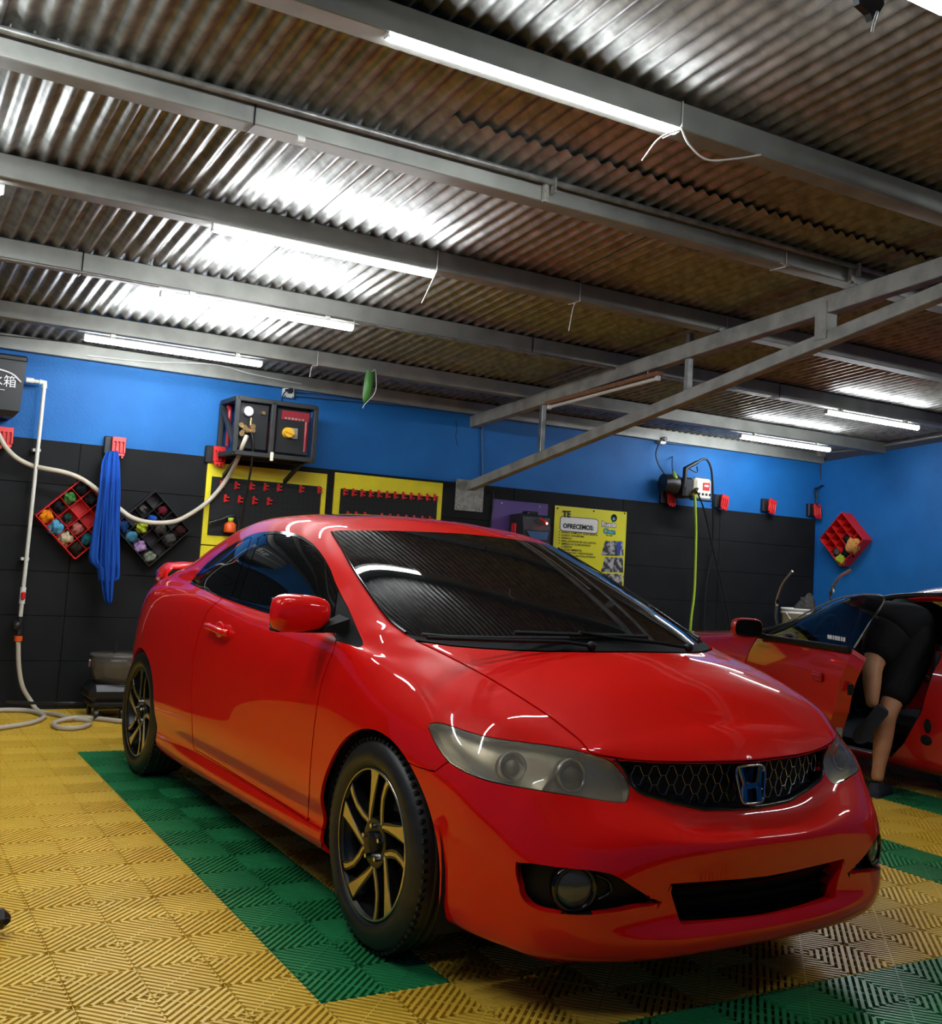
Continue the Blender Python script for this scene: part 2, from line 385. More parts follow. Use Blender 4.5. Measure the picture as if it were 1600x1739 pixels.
def grid_surface(P, un, vn, pre=None, post=None, vpre=None, vpost=None):
    """P[row][col][3] control net -> dense grid passing through it. un/vn samples per interval"""
    P = np.array(P, float); R, Cn = P.shape[:2]
    rows = []
    for r in range(R):
        Q = P[r]; pr = 0; 
        if pre is not None: Q = np.vstack([pre[r], Q]); pr = len(pre[r])
        po = 0
        if post is not None: Q = np.vstack([Q, post[r]]); po = len(post[r])
        d = np.maximum(np.linalg.norm(np.diff(Q, axis=0), axis=1), 1e-3)**0.75; t = np.concatenate([[0], np.cumsum(d)])
        ts = []
        for i in range(pr, pr+Cn-1): ts += list(t[i]+(t[i+1]-t[i])*np.arange(un[i-pr])/un[i-pr])
        ts.append(t[pr+Cn-1]); rows.append(nat_spline(t, Q, np.array(ts)))
    G = np.array(rows); out = np.zeros((sum(vn)+1, G.shape[1], 3))
    for c_ in range(G.shape[1]):
        Q = G[:, c_]; pv = 0
        if vpost is not None: Q = np.vstack([Q, vpost(Q)])
        if vpre is not None: Q = np.vstack([vpre(Q), Q]); pv = len(Q)-len(G[:, c_])-(0 if vpost is None else len(vpost(G[:, c_])))
        d = np.maximum(np.linalg.norm(np.diff(Q, axis=0), axis=1), 2e-3)**0.75; t = np.concatenate([[0], np.cumsum(d)])
        ts = []
        for i in range(pv, pv+R-1): ts += list(t[i]+(t[i+1]-t[i])*np.arange(vn[i-pv])/vn[i-pv])
        ts.append(t[pv+R-1]); out[:, c_] = nat_spline(t, Q, np.array(ts))
    return out
def table(xs, knots, col):
    """smooth interpolation of knots [(x, y, z)...] at xs"""
    k = sorted(knots); t = [q[0] for q in k]; v = [q[col] for q in k]
    # monotone-ish hermite (pchip)
    t = np.array(t); v = np.array(v); h = np.diff(t); dl = np.diff(v)/h; m = np.zeros(len(t))
    for i in range(1, len(t)-1):
        if dl[i-1]*dl[i] > 0:
            w1, w2 = 2*h[i]+h[i-1], h[i]+2*h[i-1]; m[i] = (w1+w2)/(w1/dl[i-1]+w2/dl[i])
    m[0], m[-1] = dl[0], dl[-1]
    xs = np.asarray(xs, float); ix = np.clip(np.searchsorted(t, xs, side='right')-1, 0, len(t)-2); s = (xs-t[ix])/h[ix]
    return (2*s**3-3*s**2+1)*v[ix]+(s**3-2*s**2+s)*h[ix]*m[ix]+(-2*s**3+3*s**2)*v[ix+1]+(s**3-s**2)*h[ix]*m[ix+1]
# control rows of the half body: (x, |y|, z) at stations, from the underbody edge (0) to the roof/hood centre (16)
ROWS = {
 0: [(-3.30, .50, .27), (-2.9, .58, .22), (-2.2, .60, .17), (-1.2, .61, .17), (-.3, .61, .18), (.3, .58, .18), (.64, .50, .17)],
 1: [(-3.30, .64, .29), (-3.0, .73, .24), (-2.65, .78, .21), (-2.2, .80, .175), (-1.7, .80, .18), (-1.2, .80, .187), (-.4, .80, .197), (0, .80, .20), (.3, .775, .20), (.5, .735, .19), (.64, .68, .185)],
 2: [(-3.30, .67, .34), (-3.0, .76, .30), (-2.65, .81, .27), (-2.2, .828, .225), (-1.7, .83, .225), (-1.2, .83, .23), (-.4, .828, .24), (0, .825, .25), (.3, .80, .25), (.5, .755, .245), (.64, .70, .24)],
 3: [(-3.30, .68, .38), (-3.0, .775, .35), (-2.65, .82, .32), (-2.2, .826, .285), (-1.7, .818, .29), (-1.2, .816, .293), (-.4, .818, .30), (0, .825, .31), (.3, .803, .31), (.5, .762, .305), (.64, .706, .30)],
 4: [(-3.305, .685, .43), (-3.0, .785, .41), (-2.65, .835, .39), (-2.2, .842, .355), (-1.7, .84, .35), (-1.2, .838, .352), (-.4, .836, .36), (0, .835, .38), (.3, .806, .38), (.5, .767, .378), (.64, .71, .375)],
 5: [(-3.31, .685, .52), (-3.0, .79, .53), (-2.65, .84, .53), (-2.2, .848, .50), (-1.7, .848, .50), (-1.2, .846, .50), (-.4, .842, .51), (0, .838, .52), (.3, .812, .51), (.5, .772, .50), (.64, .70, .49)],
 6: [(-3.29, .685, .64), (-3.0, .785, .66), (-2.65, .84, .68), (-2.2, .846, .66), (-1.7, .846, .66), (-1.2, .845, .66), (-.4, .842, .66), (0, .836, .65), (.3, .812, .625), (.5, .762, .595), (.64, .672, .57)],
 7: [(-3.24, .685, .77), (-3.0, .77, .79), (-2.65, .822, .81), (-2.2, .835, .79), (-1.7, .838, .79), (-1.2, .838, .785), (-.4, .835, .775), (0, .822, .735), (.3, .793, .695), (.5, .737, .66), (.64, .635, .625)],
 8: [(-3.17, .685, .87), (-3.0, .745, .89), (-2.65, .79, .905), (-2.2, .81, .90), (-1.7, .815, .895), (-1.2, .815, .88), (-.6, .815, .865), (-.3, .812, .85), (0, .79, .80), (.3, .758, .752), (.5, .70, .70), (.64, .585, .662)],
 9: [(-3.13, .675, .92), (-3.0, .715, .945), (-2.65, .75, .965), (-2.2, .775, .965), (-1.7, .79, .945), (-1.2, .792, .92), (-.6, .795, .905), (-.3, .79, .89), (0, .755, .845), (.3, .715, .795), (.5, .66, .742), (.64, .555, .683)],
 10: [(-3.11, .65, .955), (-3.0, .68, .98), (-2.65, .70, 1.00), (-2.3, .722, 1.005), (-2.0, .75, .995), (-1.7, .768, .967), (-1.2, .775, .94), (-.6, .778, .925), (-.3, .762, .905), (0, .70, .878), (.3, .66, .828), (.5, .61, .77), (.64, .53, .70)],
 11: [(-3.10, .60, .985), (-3.0, .62, 1.01), (-2.65, .655, 1.055), (-2.3, .695, 1.045), (-2.0, .715, 1.075), (-1.7, .718, 1.11), (-1.2, .722, 1.095), (-.8, .738, 1.03), (-.5, .752, .965), (-.3, .733, .928), (-.1, .655, .922), (.1, .628, .896), (.3, .602, .851), (.5, .556, .785), (.64, .50, .71)],
 12: [(-3.09, .53, 1.005), (-3.0, .55, 1.03), (-2.65, .605, 1.10), (-2.3, .645, 1.12), (-2.0, .635, 1.20), (-1.75, .622, 1.262), (-1.45, .615, 1.283), (-1.2, .622, 1.268), (-1.0, .638, 1.232), (-.8, .662, 1.165), (-.6, .692, 1.06), (-.4, .712, .975), (-.25, .685, .94), (-.1, .61, .93), (.1, .57, .907), (.3, .50, .872), (.5, .46, .807), (.64, .42, .727)],
 13: [(-3.08, .45, 1.02), (-3.0, .46, 1.05), (-2.7, .52, 1.14), (-2.4, .555, 1.21), (-2.1, .56, 1.275), (-1.8, .555, 1.315), (-1.5, .548, 1.328), (-1.2, .55, 1.318), (-1.0, .557, 1.29), (-.8, .59, 1.215), (-.6, .615, 1.115), (-.4, .632, 1.022), (-.25, .635, .965), (-.1, .55, .955), (.1, .46, .925), (.3, .38, .892), (.5, .35, .827), (.64, .32, .743)],
 14: [(-3.08, .33, 1.03), (-3.0, .33, 1.06), (-2.7, .37, 1.15), (-2.4, .39, 1.235), (-2.1, .40, 1.305), (-1.8, .40, 1.345), (-1.5, .40, 1.357), (-1.2, .40, 1.345), (-1.0, .40, 1.315), (-.8, .42, 1.252), (-.6, .44, 1.175), (-.4, .45, 1.105), (-.2, .44, 1.045), (0, .42, .972), (.12, .36, .938), (.3, .25, .908), (.5, .23, .84), (.64, .21, .753)],
 15: [(-3.08, .17, 1.033), (-3.0, .17, 1.065), (-2.7, .19, 1.155), (-2.4, .20, 1.245), (-2.1, .20, 1.32), (-1.8, .20, 1.362), (-1.5, .20, 1.374), (-1.2, .20, 1.362), (-1.0, .20, 1.333), (-.8, .21, 1.28), (-.6, .22, 1.212), (-.4, .22, 1.142), (-.2, .22, 1.075), (0, .21, 1.005), (.15, .18, .95), (.3, .13, .915), (.5, .12, .847), (.64, .11, .759)],
 16: [(-3.08, 0, 1.035), (-3.0, 0, 1.067), (-2.7, 0, 1.157), (-2.4, 0, 1.25), (-2.1, 0, 1.325), (-1.8, 0, 1.368), (-1.5, 0, 1.38), (-1.2, 0, 1.368), (-1.0, 0, 1.339), (-.8, 0, 1.288), (-.6, 0, 1.222), (-.4, 0, 1.152), (-.2, 0, 1.085), (0, 0, 1.013), (.16, 0, .955), (.3, 0, .918), (.5, 0, .849), (.64, 0, .761)],
}
def ws_height(x, y):
    t = x+.22*y*y+1.05*y**4; u_ = (.18-t)/1.06
    return .943+.369*u_+.055*u_*(1-u_)-.02*y*y
def fix_rows():
    def sub(j, xs_, ys_, zs_=None):
        k = [q for q in ROWS[j] if not (min(xs_)-.01 <= q[0] <= max(xs_)+.01)]
        for i, x in enumerate(xs_): k.append((x, ys_[i], ws_height(x, ys_[i]) if zs_ is None or zs_[i] is None else zs_[i]))
        ROWS[j] = sorted(k)
    n = None
    sub(16, [-.8, -.6, -.4, -.2, 0, .16], [0]*6)
    sub(15, [-.8, -.6, -.4, -.2, 0, .15], [.21, .215, .22, .22, .21, .18])
    sub(14, [-.9, -.8, -.6, -.4, -.2, 0, .1], [.405, .41, .43, .44, .44, .42, .35])
    sub(13, [-.9, -.8, -.6, -.4, -.25, -.1, .1], [.585, .607, .64, .667, .675, .62, .46], [n, n, n, n, n, n, .925])
    sub(12, [-.8, -.6, -.4, -.25, -.1, .1], [.664, .695, .722, .722, .675, .57], [1.165, 1.06, .985, .95, .93, .907])
    sub(11, [-.5, -.3, -.1, .1], [.757, .752, .712, .64], [.962, .922, .908, .89])
    sub(10, [-.3, 0], [.778, .717], [.893, .872])
fix_rows()
for _j, _d in ((12, .004), (13, .012), (14, .014), (15, .012), (16, .010)):
    ROWS[_j] = [(q[0], q[1], q[2]+_d*math.exp(-((q[0]+1.6)/.55)**4)) for q in ROWS[_j]]
NOSE = {  # rows 0..11 at four columns ahead of x=.64: (x, |y|, z)
 0: [(.70, .45, .17), (.74, .33, .17), (.75, .17, .17), (.755, 0, .17)],
 1: [(.745, .57, .185), (.80, .42, .185), (.825, .22, .185), (.832, 0, .185)],
 2: [(.768, .595, .235), (.826, .43, .232), (.853, .22, .23), (.861, 0, .23)],
 3: [(.770, .60, .29), (.818, .432, .28), (.838, .22, .275), (.845, 0, .275)],
 4: [(.770, .60, .37), (.818, .432, .375), (.836, .22, .38), (.842, 0, .38)],
 5: [(.757, .59, .468), (.814, .43, .463), (.844, .22, .458), (.852, 0, .458)],
 6: [(.728, .565, .535), (.794, .422, .505), (.836, .22, .480), (.846, 0, .478)],
 7: [(.70, .54, .58), (.750, .41, .548), (.790, .22, .510), (.800, 0, .506)],
 8: [(.680, .52, .615), (.715, .41, .587), (.752, .22, .557), (.765, 0, .548)],
 9: [(.670, .505, .645), (.698, .405, .622), (.743, .215, .60), (.759, 0, .596)],
 10: [(.666, .495, .675), (.690, .405, .652), (.743, .213, .64), (.761, 0, .637)],
 11: [(.665, .47, .697), (.692, .40, .684), (.745, .21, .68), (.764, 0, .679)],
}
FEDGE = {12: (.684, .415, .684), 13: (.716, .315, .681), 14: (.741, .22, .68), 15: (.757, .11, .679), 16: (.764, 0, .679)}
STX = [-3.3, -3.15, -3.0, -2.82, -2.65, -2.45, -2.3, -2.15, -2.0, -1.85, -1.7, -1.5, -1.35, -1.2, -1.1, -1.0, -.9, -.8, -.7, -.6, -.5, -.4, -.3, -.2, -.1, 0, .1, .2, .3, .4, .5, .58, .64]
def body_half():
    """returns V, N, T (triangles) of the near half, plus RC = row,col parameter"""
    rows = []
    for j in range(17):
        k = ROWS[j]; x0 = k[0][0]; xs = np.array(STX, float)
        xs = x0+(xs+3.3)*((.64-x0)/3.94) if x0 > -3.29 else xs
        # keep stations exact ahead of x=-2.9, squeeze only behind
        xs = np.where(np.array(STX) >= -2.82, np.array(STX), x0+(np.array(STX)+3.3)*((-2.82-x0)/(.48)))
        y = table(xs, k, 1); z = table(xs, k, 2); rows.append(np.stack([xs, y, z], 1))
    # lower part: all the way round the nose
    nl = len(STX)
    Pl = [np.vstack([rows[j], np.array(NOSE[j])]) for j in range(12)]
    def mir(q): q = q.copy(); q[:, 1] *= -1; return q
    postl = [mir(np.array([NOSE[j][2], NOSE[j][1]])) for j in range(12)]
    un_side = [6]*7+[5]*(nl-1-7); un = un_side+[12, 12, 14, 14]
    vn = [3, 4, 5, 5, 8, 8, 8, 7, 5, 5, 5]
    # full side columns for v-continuity
    Gfull = grid_surface(rows, un_side, vn+[7, 7, 7, 7, 7], post=[np.vstack([p[1:2] if j >= 12 else np.array(NOSE[j][:1])]) if False else np.array([NOSE[j][0]]) if j < 12 else np.array([FEDGE[j]]) for j, p in enumerate(rows)],
                         vpost=lambda Q: (Q[-2:-3:-1]*np.array([1, -1, 1])))
    Gl = grid_surface(Pl, un, vn, post=postl, vpost=lambda Q: (Q[-1:]+np.array([[-.05, -.004, .028]])))
    ns = sum(un_side); nlr = sum(vn)
    # blend the nose grid onto the side grid at the joint
    nose = Gl[:, ns:].copy(); d = Gfull[:nlr+1, ns]-nose[:, 0]
    wgt = np.clip(1-np.arange(nose.shape[1])/14.0, 0, 1)**2; nose += d[:, None, :]*wgt[None, :, None]
    patches = [Gfull, nose]
    # hood tip: between the last station and the front edge
    jr = list(range(11, 17)); edge_u = []
    nt = 10; a_ = Gfull[nlr:, ns]; top = nose[-1]      # top row of nose from corner to centre
    L = np.concatenate([[0], np.cumsum(np.linalg.norm(np.diff(top, axis=0), axis=1))]); La = np.concatenate([[0], np.cumsum(np.linalg.norm(np.diff(a_, axis=0), axis=1))])
    fr = np.stack([np.interp(La/La[-1]*L[-1], L, top[:, k]) for k in range(3)], 1)
    tip = np.zeros((len(a_), nt+1, 3)); prev = Gfull[nlr:, ns-1]
    for i in range(nt+1):
        s = i/nt; chord = a_*(1-s)+fr*s
        bul = np.zeros_like(chord); bul[:, 2] = 0.10*np.linalg.norm(fr-a_, axis=1)*4*s*(1-s)*(0.6+.4*s)
        tip[:, i] = chord+bul
    patches.append(tip)
    V, N, T, off = [], [], [], 0
    for G in patches:
        du = np.gradient(G, axis=1); dv = np.gradient(G, axis=0); n = np.cross(du, dv); n /= np.maximum(np.linalg.norm(n, axis=2, keepdims=True), 1e-9)
        r, c_ = G.shape[:2]; idx = np.arange(r*c_).reshape(r, c_)+off
        q = np.stack([idx[:-1, :-1], idx[:-1, 1:], idx[1:, 1:], idx[1:, :-1]], -1).reshape(-1, 4)
        T.append(np.vstack([q[:, [0, 1, 2]], q[:, [0, 2, 3]]])); V.append(G.reshape(-1, 3)); N.append(n.reshape(-1, 3)); off += r*c_
    V = np.vstack(V); N = np.vstack(N); T = np.vstack(T)
    # outward normals: mirror side handled later; here y>0 half
    c0 = np.array([-1.2, 0, .6]); cen = V[T].mean(1); fn = np.cross(V[T[:, 1]]-V[T[:, 0]], V[T[:, 2]]-V[T[:, 0]])
    s = np.einsum('ij,ij->i', N, V-c0-np.array([0, 0, 0]))
    flip = s.sum() < 0
    if flip: N = -N
    ft = np.einsum('ij,ij->i', fn, N[T].mean(1)) < 0; T[ft] = T[ft][:, ::-1]
    area = np.linalg.norm(fn, axis=1); T = T[area > 1e-12]
    # average normals where patches meet
    key = {}
    for i, v in enumerate(np.round(V, 4)): key.setdefault(tuple(v), []).append(i)
    for ids in key.values():
        if len(ids) > 1:
            n = N[ids].sum(0); n /= np.linalg.norm(n)+1e-9; N[ids] = n
    cen0 = np.abs(V[:, 1]) < 1e-6; N[cen0, 1] = 0; N[cen0] /= np.linalg.norm(N[cen0], axis=1, keepdims=True)
    V[:, 1] *= -1; N[:, 1] *= -1; T = T[:, ::-1].copy()    # near side is -y
    return V, N, T
def car_px(V):
    Wd = car_world(V); uv, z = project(Wd); return uv, z
def sdf(poly, P):
    """signed distance (negative inside) of points P to closed 2-D polygon"""
    poly = np.asarray(poly, float); A = poly; B = np.roll(poly, -1, 0); d = np.full(len(P), 1e9); ins = np.zeros(len(P), bool)
    for a, b in zip(A, B):
        ab = b-a; L = ab@ab+1e-12; t = np.clip(((P-a)@ab)/L, 0, 1); q = a+t[:, None]*ab
        d = np.minimum(d, np.hypot(*(P-q).T))
        c_ = ((a[1] > P[:, 1]) != (b[1] > P[:, 1])); xi = a[0]+(P[:, 1]-a[1])*ab[0]/(ab[1] if abs(ab[1]) > 1e-12 else 1e-12)
        ins ^= c_ & (P[:, 0] < xi)
    return np.where(ins, -d, d)
def sdf_line(pts, P):
    pts = np.asarray(pts, float); d = np.full(len(P), 1e9)
    for a, b in zip(pts[:-1], pts[1:]):
        ab = b-a; t = np.clip(((P-a)@ab)/(ab@ab+1e-12), 0, 1); q = a+t[:, None]*ab; d = np.minimum(d, np.hypot(*(P-q).T))
    return d
class Skin:
    def __init__(s, V, N, T):
        s.V, s.N, s.T = V, N, T; s.L = np.zeros(len(T), int); s.names = ['body']
    def split(s, f, mask):
        """cut the masked triangles along f=0 (f per vertex)"""
        f = np.where(np.abs(f) < 1e-7, 1e-7, f); pos = f > 0; T = s.T; tp = pos[T]; mixed = mask & (tp.any(1)) & (~tp.all(1))
        ids = np.where(mixed)[0]
        if len(ids) == 0: return f
        edges = {}; V, N, F = [], [], []; base = len(s.V); newT, newL = [], []
        def cut(a, b):
            k = (a, b) if a < b else (b, a)
            if k not in edges:
                t = f[k[0]]/(f[k[0]]-f[k[1]]); V.append(s.V[k[0]]*(1-t)+s.V[k[1]]*t); n = s.N[k[0]]*(1-t)+s.N[k[1]]*t
                N.append(n/(np.linalg.norm(n)+1e-9)); edges[k] = base+len(V)-1
            return edges[k]
        for i in ids:
            a, b, c_ = T[i]; p = tp[i]
            # rotate so that vertex a is alone on its side
            if p[1] != p[0] and p[1] != p[2]: a, b, c_ = b, c_, a
            elif p[2] != p[0] and p[2] != p[1]: a, b, c_ = c_, a, b
            ab, ac = cut(a, b), cut(a, c_)
            newT += [(a, ab, ac), (ab, b, c_), (ab, c_, ac)]; newL += [s.L[i]]*3
        s.V = np.vstack([s.V, V]); s.N = np.vstack([s.N, N]); keep = ~mixed
        s.T = np.vstack([T[keep], np.array(newT)]); s.L = np.concatenate([s.L[keep], newL])
        return np.concatenate([f, np.zeros(len(V))])
    def paint(s, name, func, on=None, cond=None, gap=0.0, absorb=False):
        """relabel where func(V)<0. gap: width of the shut line left open around it"""
        if name not in s.names: s.names.append(name)
        li = s.names.index(name)
        def mask():
            m = np.ones(len(s.T), bool)
            if on is not None: m = np.isin(s.L, [s.names.index(o) for o in on]+([-1] if absorb else []))
            if cond is not None: m &= cond(s.V[s.T].mean(1))
            return m & ((s.L >= 0) | absorb)
        levels = [0.0] if gap <= 0 else [gap/2, -gap/2]
        for lv in levels: s.split(func(s.V)-lv, mask())
        c_ = s.V[s.T].mean(1); m = mask(); v = np.full(len(s.T), 9.0); v[m] = func(c_[m])
        if gap > 0:
            s.L[m & (np.abs(v) < gap/2)] = -1; s.L[m & (v <= -gap/2)] = li
        else: s.L[m & (v < 0)] = li
    def line(s, func, w_, on=None, cond=None):
        def mask():
            m = s.L >= 0
            if on is not None: m &= np.isin(s.L, [s.names.index(o) for o in on])
            if cond is not None: m &= cond(s.V[s.T].mean(1))
            return m
        s.split(func(s.V)-w_/2, mask()); c_ = s.V[s.T].mean(1); m = mask(); v = np.full(len(s.T), 9.0); v[m] = func(c_[m]); s.L[m & (v < w_/2)] = -1
    def part(s, name):
        li = s.names.index(name); T = s.T[s.L == li]; u, inv = np.unique(T, return_inverse=True)
        return s.V[u], s.N[u], inv.reshape(T.shape)
def solidify(V, N, T, th, inward=1.0, mirror=False, both=False, displace=None):
    """surface triangles + skirt along open edges; returns verts, faces, per-loop normals, n surface tris"""
    if mirror: V = V*np.array([1, -1, 1]); N = N*np.array([1, -1, 1]); T = T[:, ::-1]
    if both:
        n = len(V); V2 = V*np.array([1, -1, 1]); N2 = N*np.array([1, -1, 1]); T2 = T[:, ::-1]+n
        cen = np.where(np.abs(V[:, 1]) < 2e-5)[0]; T2 = T2.copy(); remap = np.arange(2*n); remap[cen+n] = cen; T2 = remap[T2]
        V = np.vstack([V, V2]); N = np.vstack([N, N2]); T = np.vstack([T, T2])
        u, inv = np.unique(T, return_inverse=True); V, N, T = V[u], N[u], inv.reshape(T.shape)
    e = np.vstack([T[:, [0, 1]], T[:, [1, 2]], T[:, [2, 0]]]); n = len(V)
    k = e[:, 0]*n+e[:, 1]; kr = e[:, 1]*n+e[:, 0]; bd = e[~np.isin(k, kr)]
    faces = [tuple(t) for t in T]; ln = [tuple(N[i]) for t in T for i in t]
    if th != 0 and len(bd):
        ub = np.unique(bd); m = {int(a): n+i for i, a in enumerate(ub)}; Vb = V[ub]-N[ub]*th; V = np.vstack([V, Vb])
        for a, b in bd:
            a, b = int(a), int(b); q = (b, a, m[a], m[b]); faces.append(q)
            fn = np.cross(V[q[1]]-V[q[0]], V[q[2]]-V[q[0]]); fn = fn/(np.linalg.norm(fn)+1e-12); ln += [tuple(fn)]*4
    return V, faces, ln, len(T)
def recess_obj(name, data, disp, mats, parent, mirror=False, both=False, skirt_mat=0):
    """patch pushed back by disp with walls up to its own outline"""
    V, N, T = data; disp = np.array(disp, float); n0 = len(V)
    V, F, ln, nt = solidify(V, N, T, 1e-9, mirror=mirror, both=both)
    nv = max(max(f) for f in F[:nt])+1; d = disp.copy()
    if mirror: d = d*np.array([1, -1, 1])
    V = V.copy(); sg = np.where(V[:nv, 1] > 1e-6, -1, 1)[:, None] if both else 1
    V[:nv] = V[:nv]+d*(np.where(sg < 0, 1, 1) if not both else np.concatenate([np.ones_like(sg), np.where(V[:nv, 1:2] > 0, -1, 1)*1.0, np.ones_like(sg)], 1))
    me = bpy.data.meshes.new(name); me.from_pydata(V.tolist(), [], F)
    if not isinstance(mats, (list, tuple)): mats = [mats]
    for m in mats: me.materials.append(m)
    if skirt_mat: me.polygons.foreach_set('material_index', [0]*nt+[skirt_mat]*(len(F)-nt))
    me.update(); return link(bpy.data.objects.new(name, me), parent)
def skin_obj(name, data, mats, parent, th=.008, mirror=False, both=False, skirt_mat=0):
    V, F, ln, nt = solidify(*data, th, mirror=mirror, both=both)
    me = bpy.data.meshes.new(name); me.from_pydata(V.tolist(), [], F)
    if not isinstance(mats, (list, tuple)): mats = [mats]
    for m in mats: me.materials.append(m)
    if skirt_mat: me.polygons.foreach_set('material_index', [0]*nt+[skirt_mat]*(len(F)-nt))
    me.polygons.foreach_set('use_smooth', [True]*len(F)); me.update(); me.normals_split_custom_set(ln)
    return link(bpy.data.objects.new(name, me), parent)
# ---- outlines measured on the photograph, cut into the modelled body (the far side is mirrored)
def smooth2(pts, n=5, closed=True): return np.array(spline(pts, n, closed))
DLO = np.array([(322, 991), (336, 973), (350, 957.5), (368, 942), (387.5, 929), (408, 916), (428.7, 907), (445, 903.3), (462.5, 901.5), (482, 902.3), (500, 905.5), (516, 912), (530, 922), (542, 935), (552.5, 950), (562, 968), (569, 987.5), (580, 1011), (592, 1033), (604, 1061), (616, 1088), (617, 1096), (610, 1099.5), (590, 1094), (570, 1088), (571, 1074), (530, 1064), (500, 1055.5), (458.7, 1043), (420, 1030.5), (395, 1021.5), (360, 1008)])
WS = np.array([(565, 902.5), (579, 928), (593.7, 956), (615, 990), (637.5, 1022), (650, 1040), (664, 1056), (677, 1067), (692, 1077), (720, 1083), (790, 1087), (870, 1090), (960, 1091), (1097, 1092), (1250, 1092), (1250, 880), (960, 912), (900, 909.5), (812.5, 907.5), (745, 904), (681, 901.5), (620, 900.8), (575, 900.5)])
COWL = np.array([(660, 1050), (677, 1066), (690, 1079), (706, 1088), (730, 1092), (765, 1097), (812, 1101), (870, 1104.5), (922, 1106.5), (1010, 1107), (1097, 1107), (1250, 1107), (1250, 1060), (800, 1060)])
HOOD = np.array([(706, 1088), (735, 1101.5), (760, 1114), (795, 1132), (830, 1151), (860, 1169), (890, 1188), (935, 1217.5), (965, 1241), (985, 1257), (1001, 1277), (1020, 1283), (1065, 1290), (1110, 1293), (1170, 1294.5), (1260, 1293), (1300, 1291.5), (1500, 1280), (1500, 1107), (1010, 1107), (922, 1106), (870, 1104), (812, 1100.5), (765, 1096.5), (730, 1091.5)])
HL = smooth2([(727.5, 1235), (731, 1229.5), (740, 1227), (755, 1229), (790, 1241), (825, 1250.5), (870, 1258), (920, 1264), (970, 1272), (1003, 1281), (1026, 1288), (1040, 1295), (1051, 1306), (1062, 1321), (1069.5, 1336), (1069, 1350), (1064, 1361.5), (1050, 1362.5), (1030, 1360.5), (1000, 1355.5), (950, 1348), (900, 1340), (860, 1333), (825, 1325), (793, 1313), (765, 1297), (750, 1280), (738, 1261)], 3)
GRILLE = np.array([(1041, 1292), (1047, 1296), (1058, 1306), (1066, 1320), (1072, 1334), (1082, 1345), (1095, 1352), (1145, 1366), (1197, 1377.5), (1250, 1376.5), (1330, 1371), (1400, 1366), (1400, 1288), (1260, 1295.5), (1170, 1297), (1110, 1295.5), (1065, 1292.5)])
BUMP = np.array([(600, 1285), (689, 1293.5), (712, 1303.5), (738, 1311), (757, 1296), (790, 1285), (900, 1300), (1000, 1318), (1052, 1325), (1080, 1322), (1120, 1330), (1600, 1330), (1600, 1739), (600, 1739)])
DOOR = np.array([(380, 1005), (376, 1018), (362, 1028), (353.7, 1037), (345, 1054), (339, 1073), (332, 1098), (327.5, 1122), (325.6, 1160), (325.3, 1200), (326.5, 1240), (329, 1272.5), (347, 1281.5), (523, 1393), (524.5, 1360), (526, 1325), (529, 1280), (533.5, 1235), (539, 1195), (547, 1156), (557, 1128), (567, 1104), (571.5, 1086), (560, 1060), (460, 1030)])
FOG = smooth2([(877, 1468), (900, 1466), (950, 1473), (1010, 1479), (1045, 1487), (1075, 1506), (1100, 1521), (1126, 1535.5), (1090, 1540.5), (1048, 1549), (1000, 1554), (950, 1552), (915, 1546), (895, 1535), (884, 1520), (881, 1503), (877, 1490)], 3)
LOWG = np.array([(1136, 1501), (1200, 1497), (1265, 1492), (1400, 1477), (1400, 1540), (1300, 1555), (1230, 1564), (1157, 1571), (1150, 1550), (1142, 1525)])
def pxd(poly, off=0.0):
    def f(V):
        uv, z = car_px(V); return sdf(poly, uv)*z/CF+off
    return f
def pxl(pts):
    def f(V):
        uv, z = car_px(V); return sdf_line(pts, uv)*z/CF
    return f
CAR = empty('car', (CARP[0], CARP[1], 0), (0, 0, 0), 'glossy red two-door coupe with tinted windows parked in the foreground', 'car')
CAR.rotation_euler = (0, 0, math.atan2(CFX[1], CFX[0]))
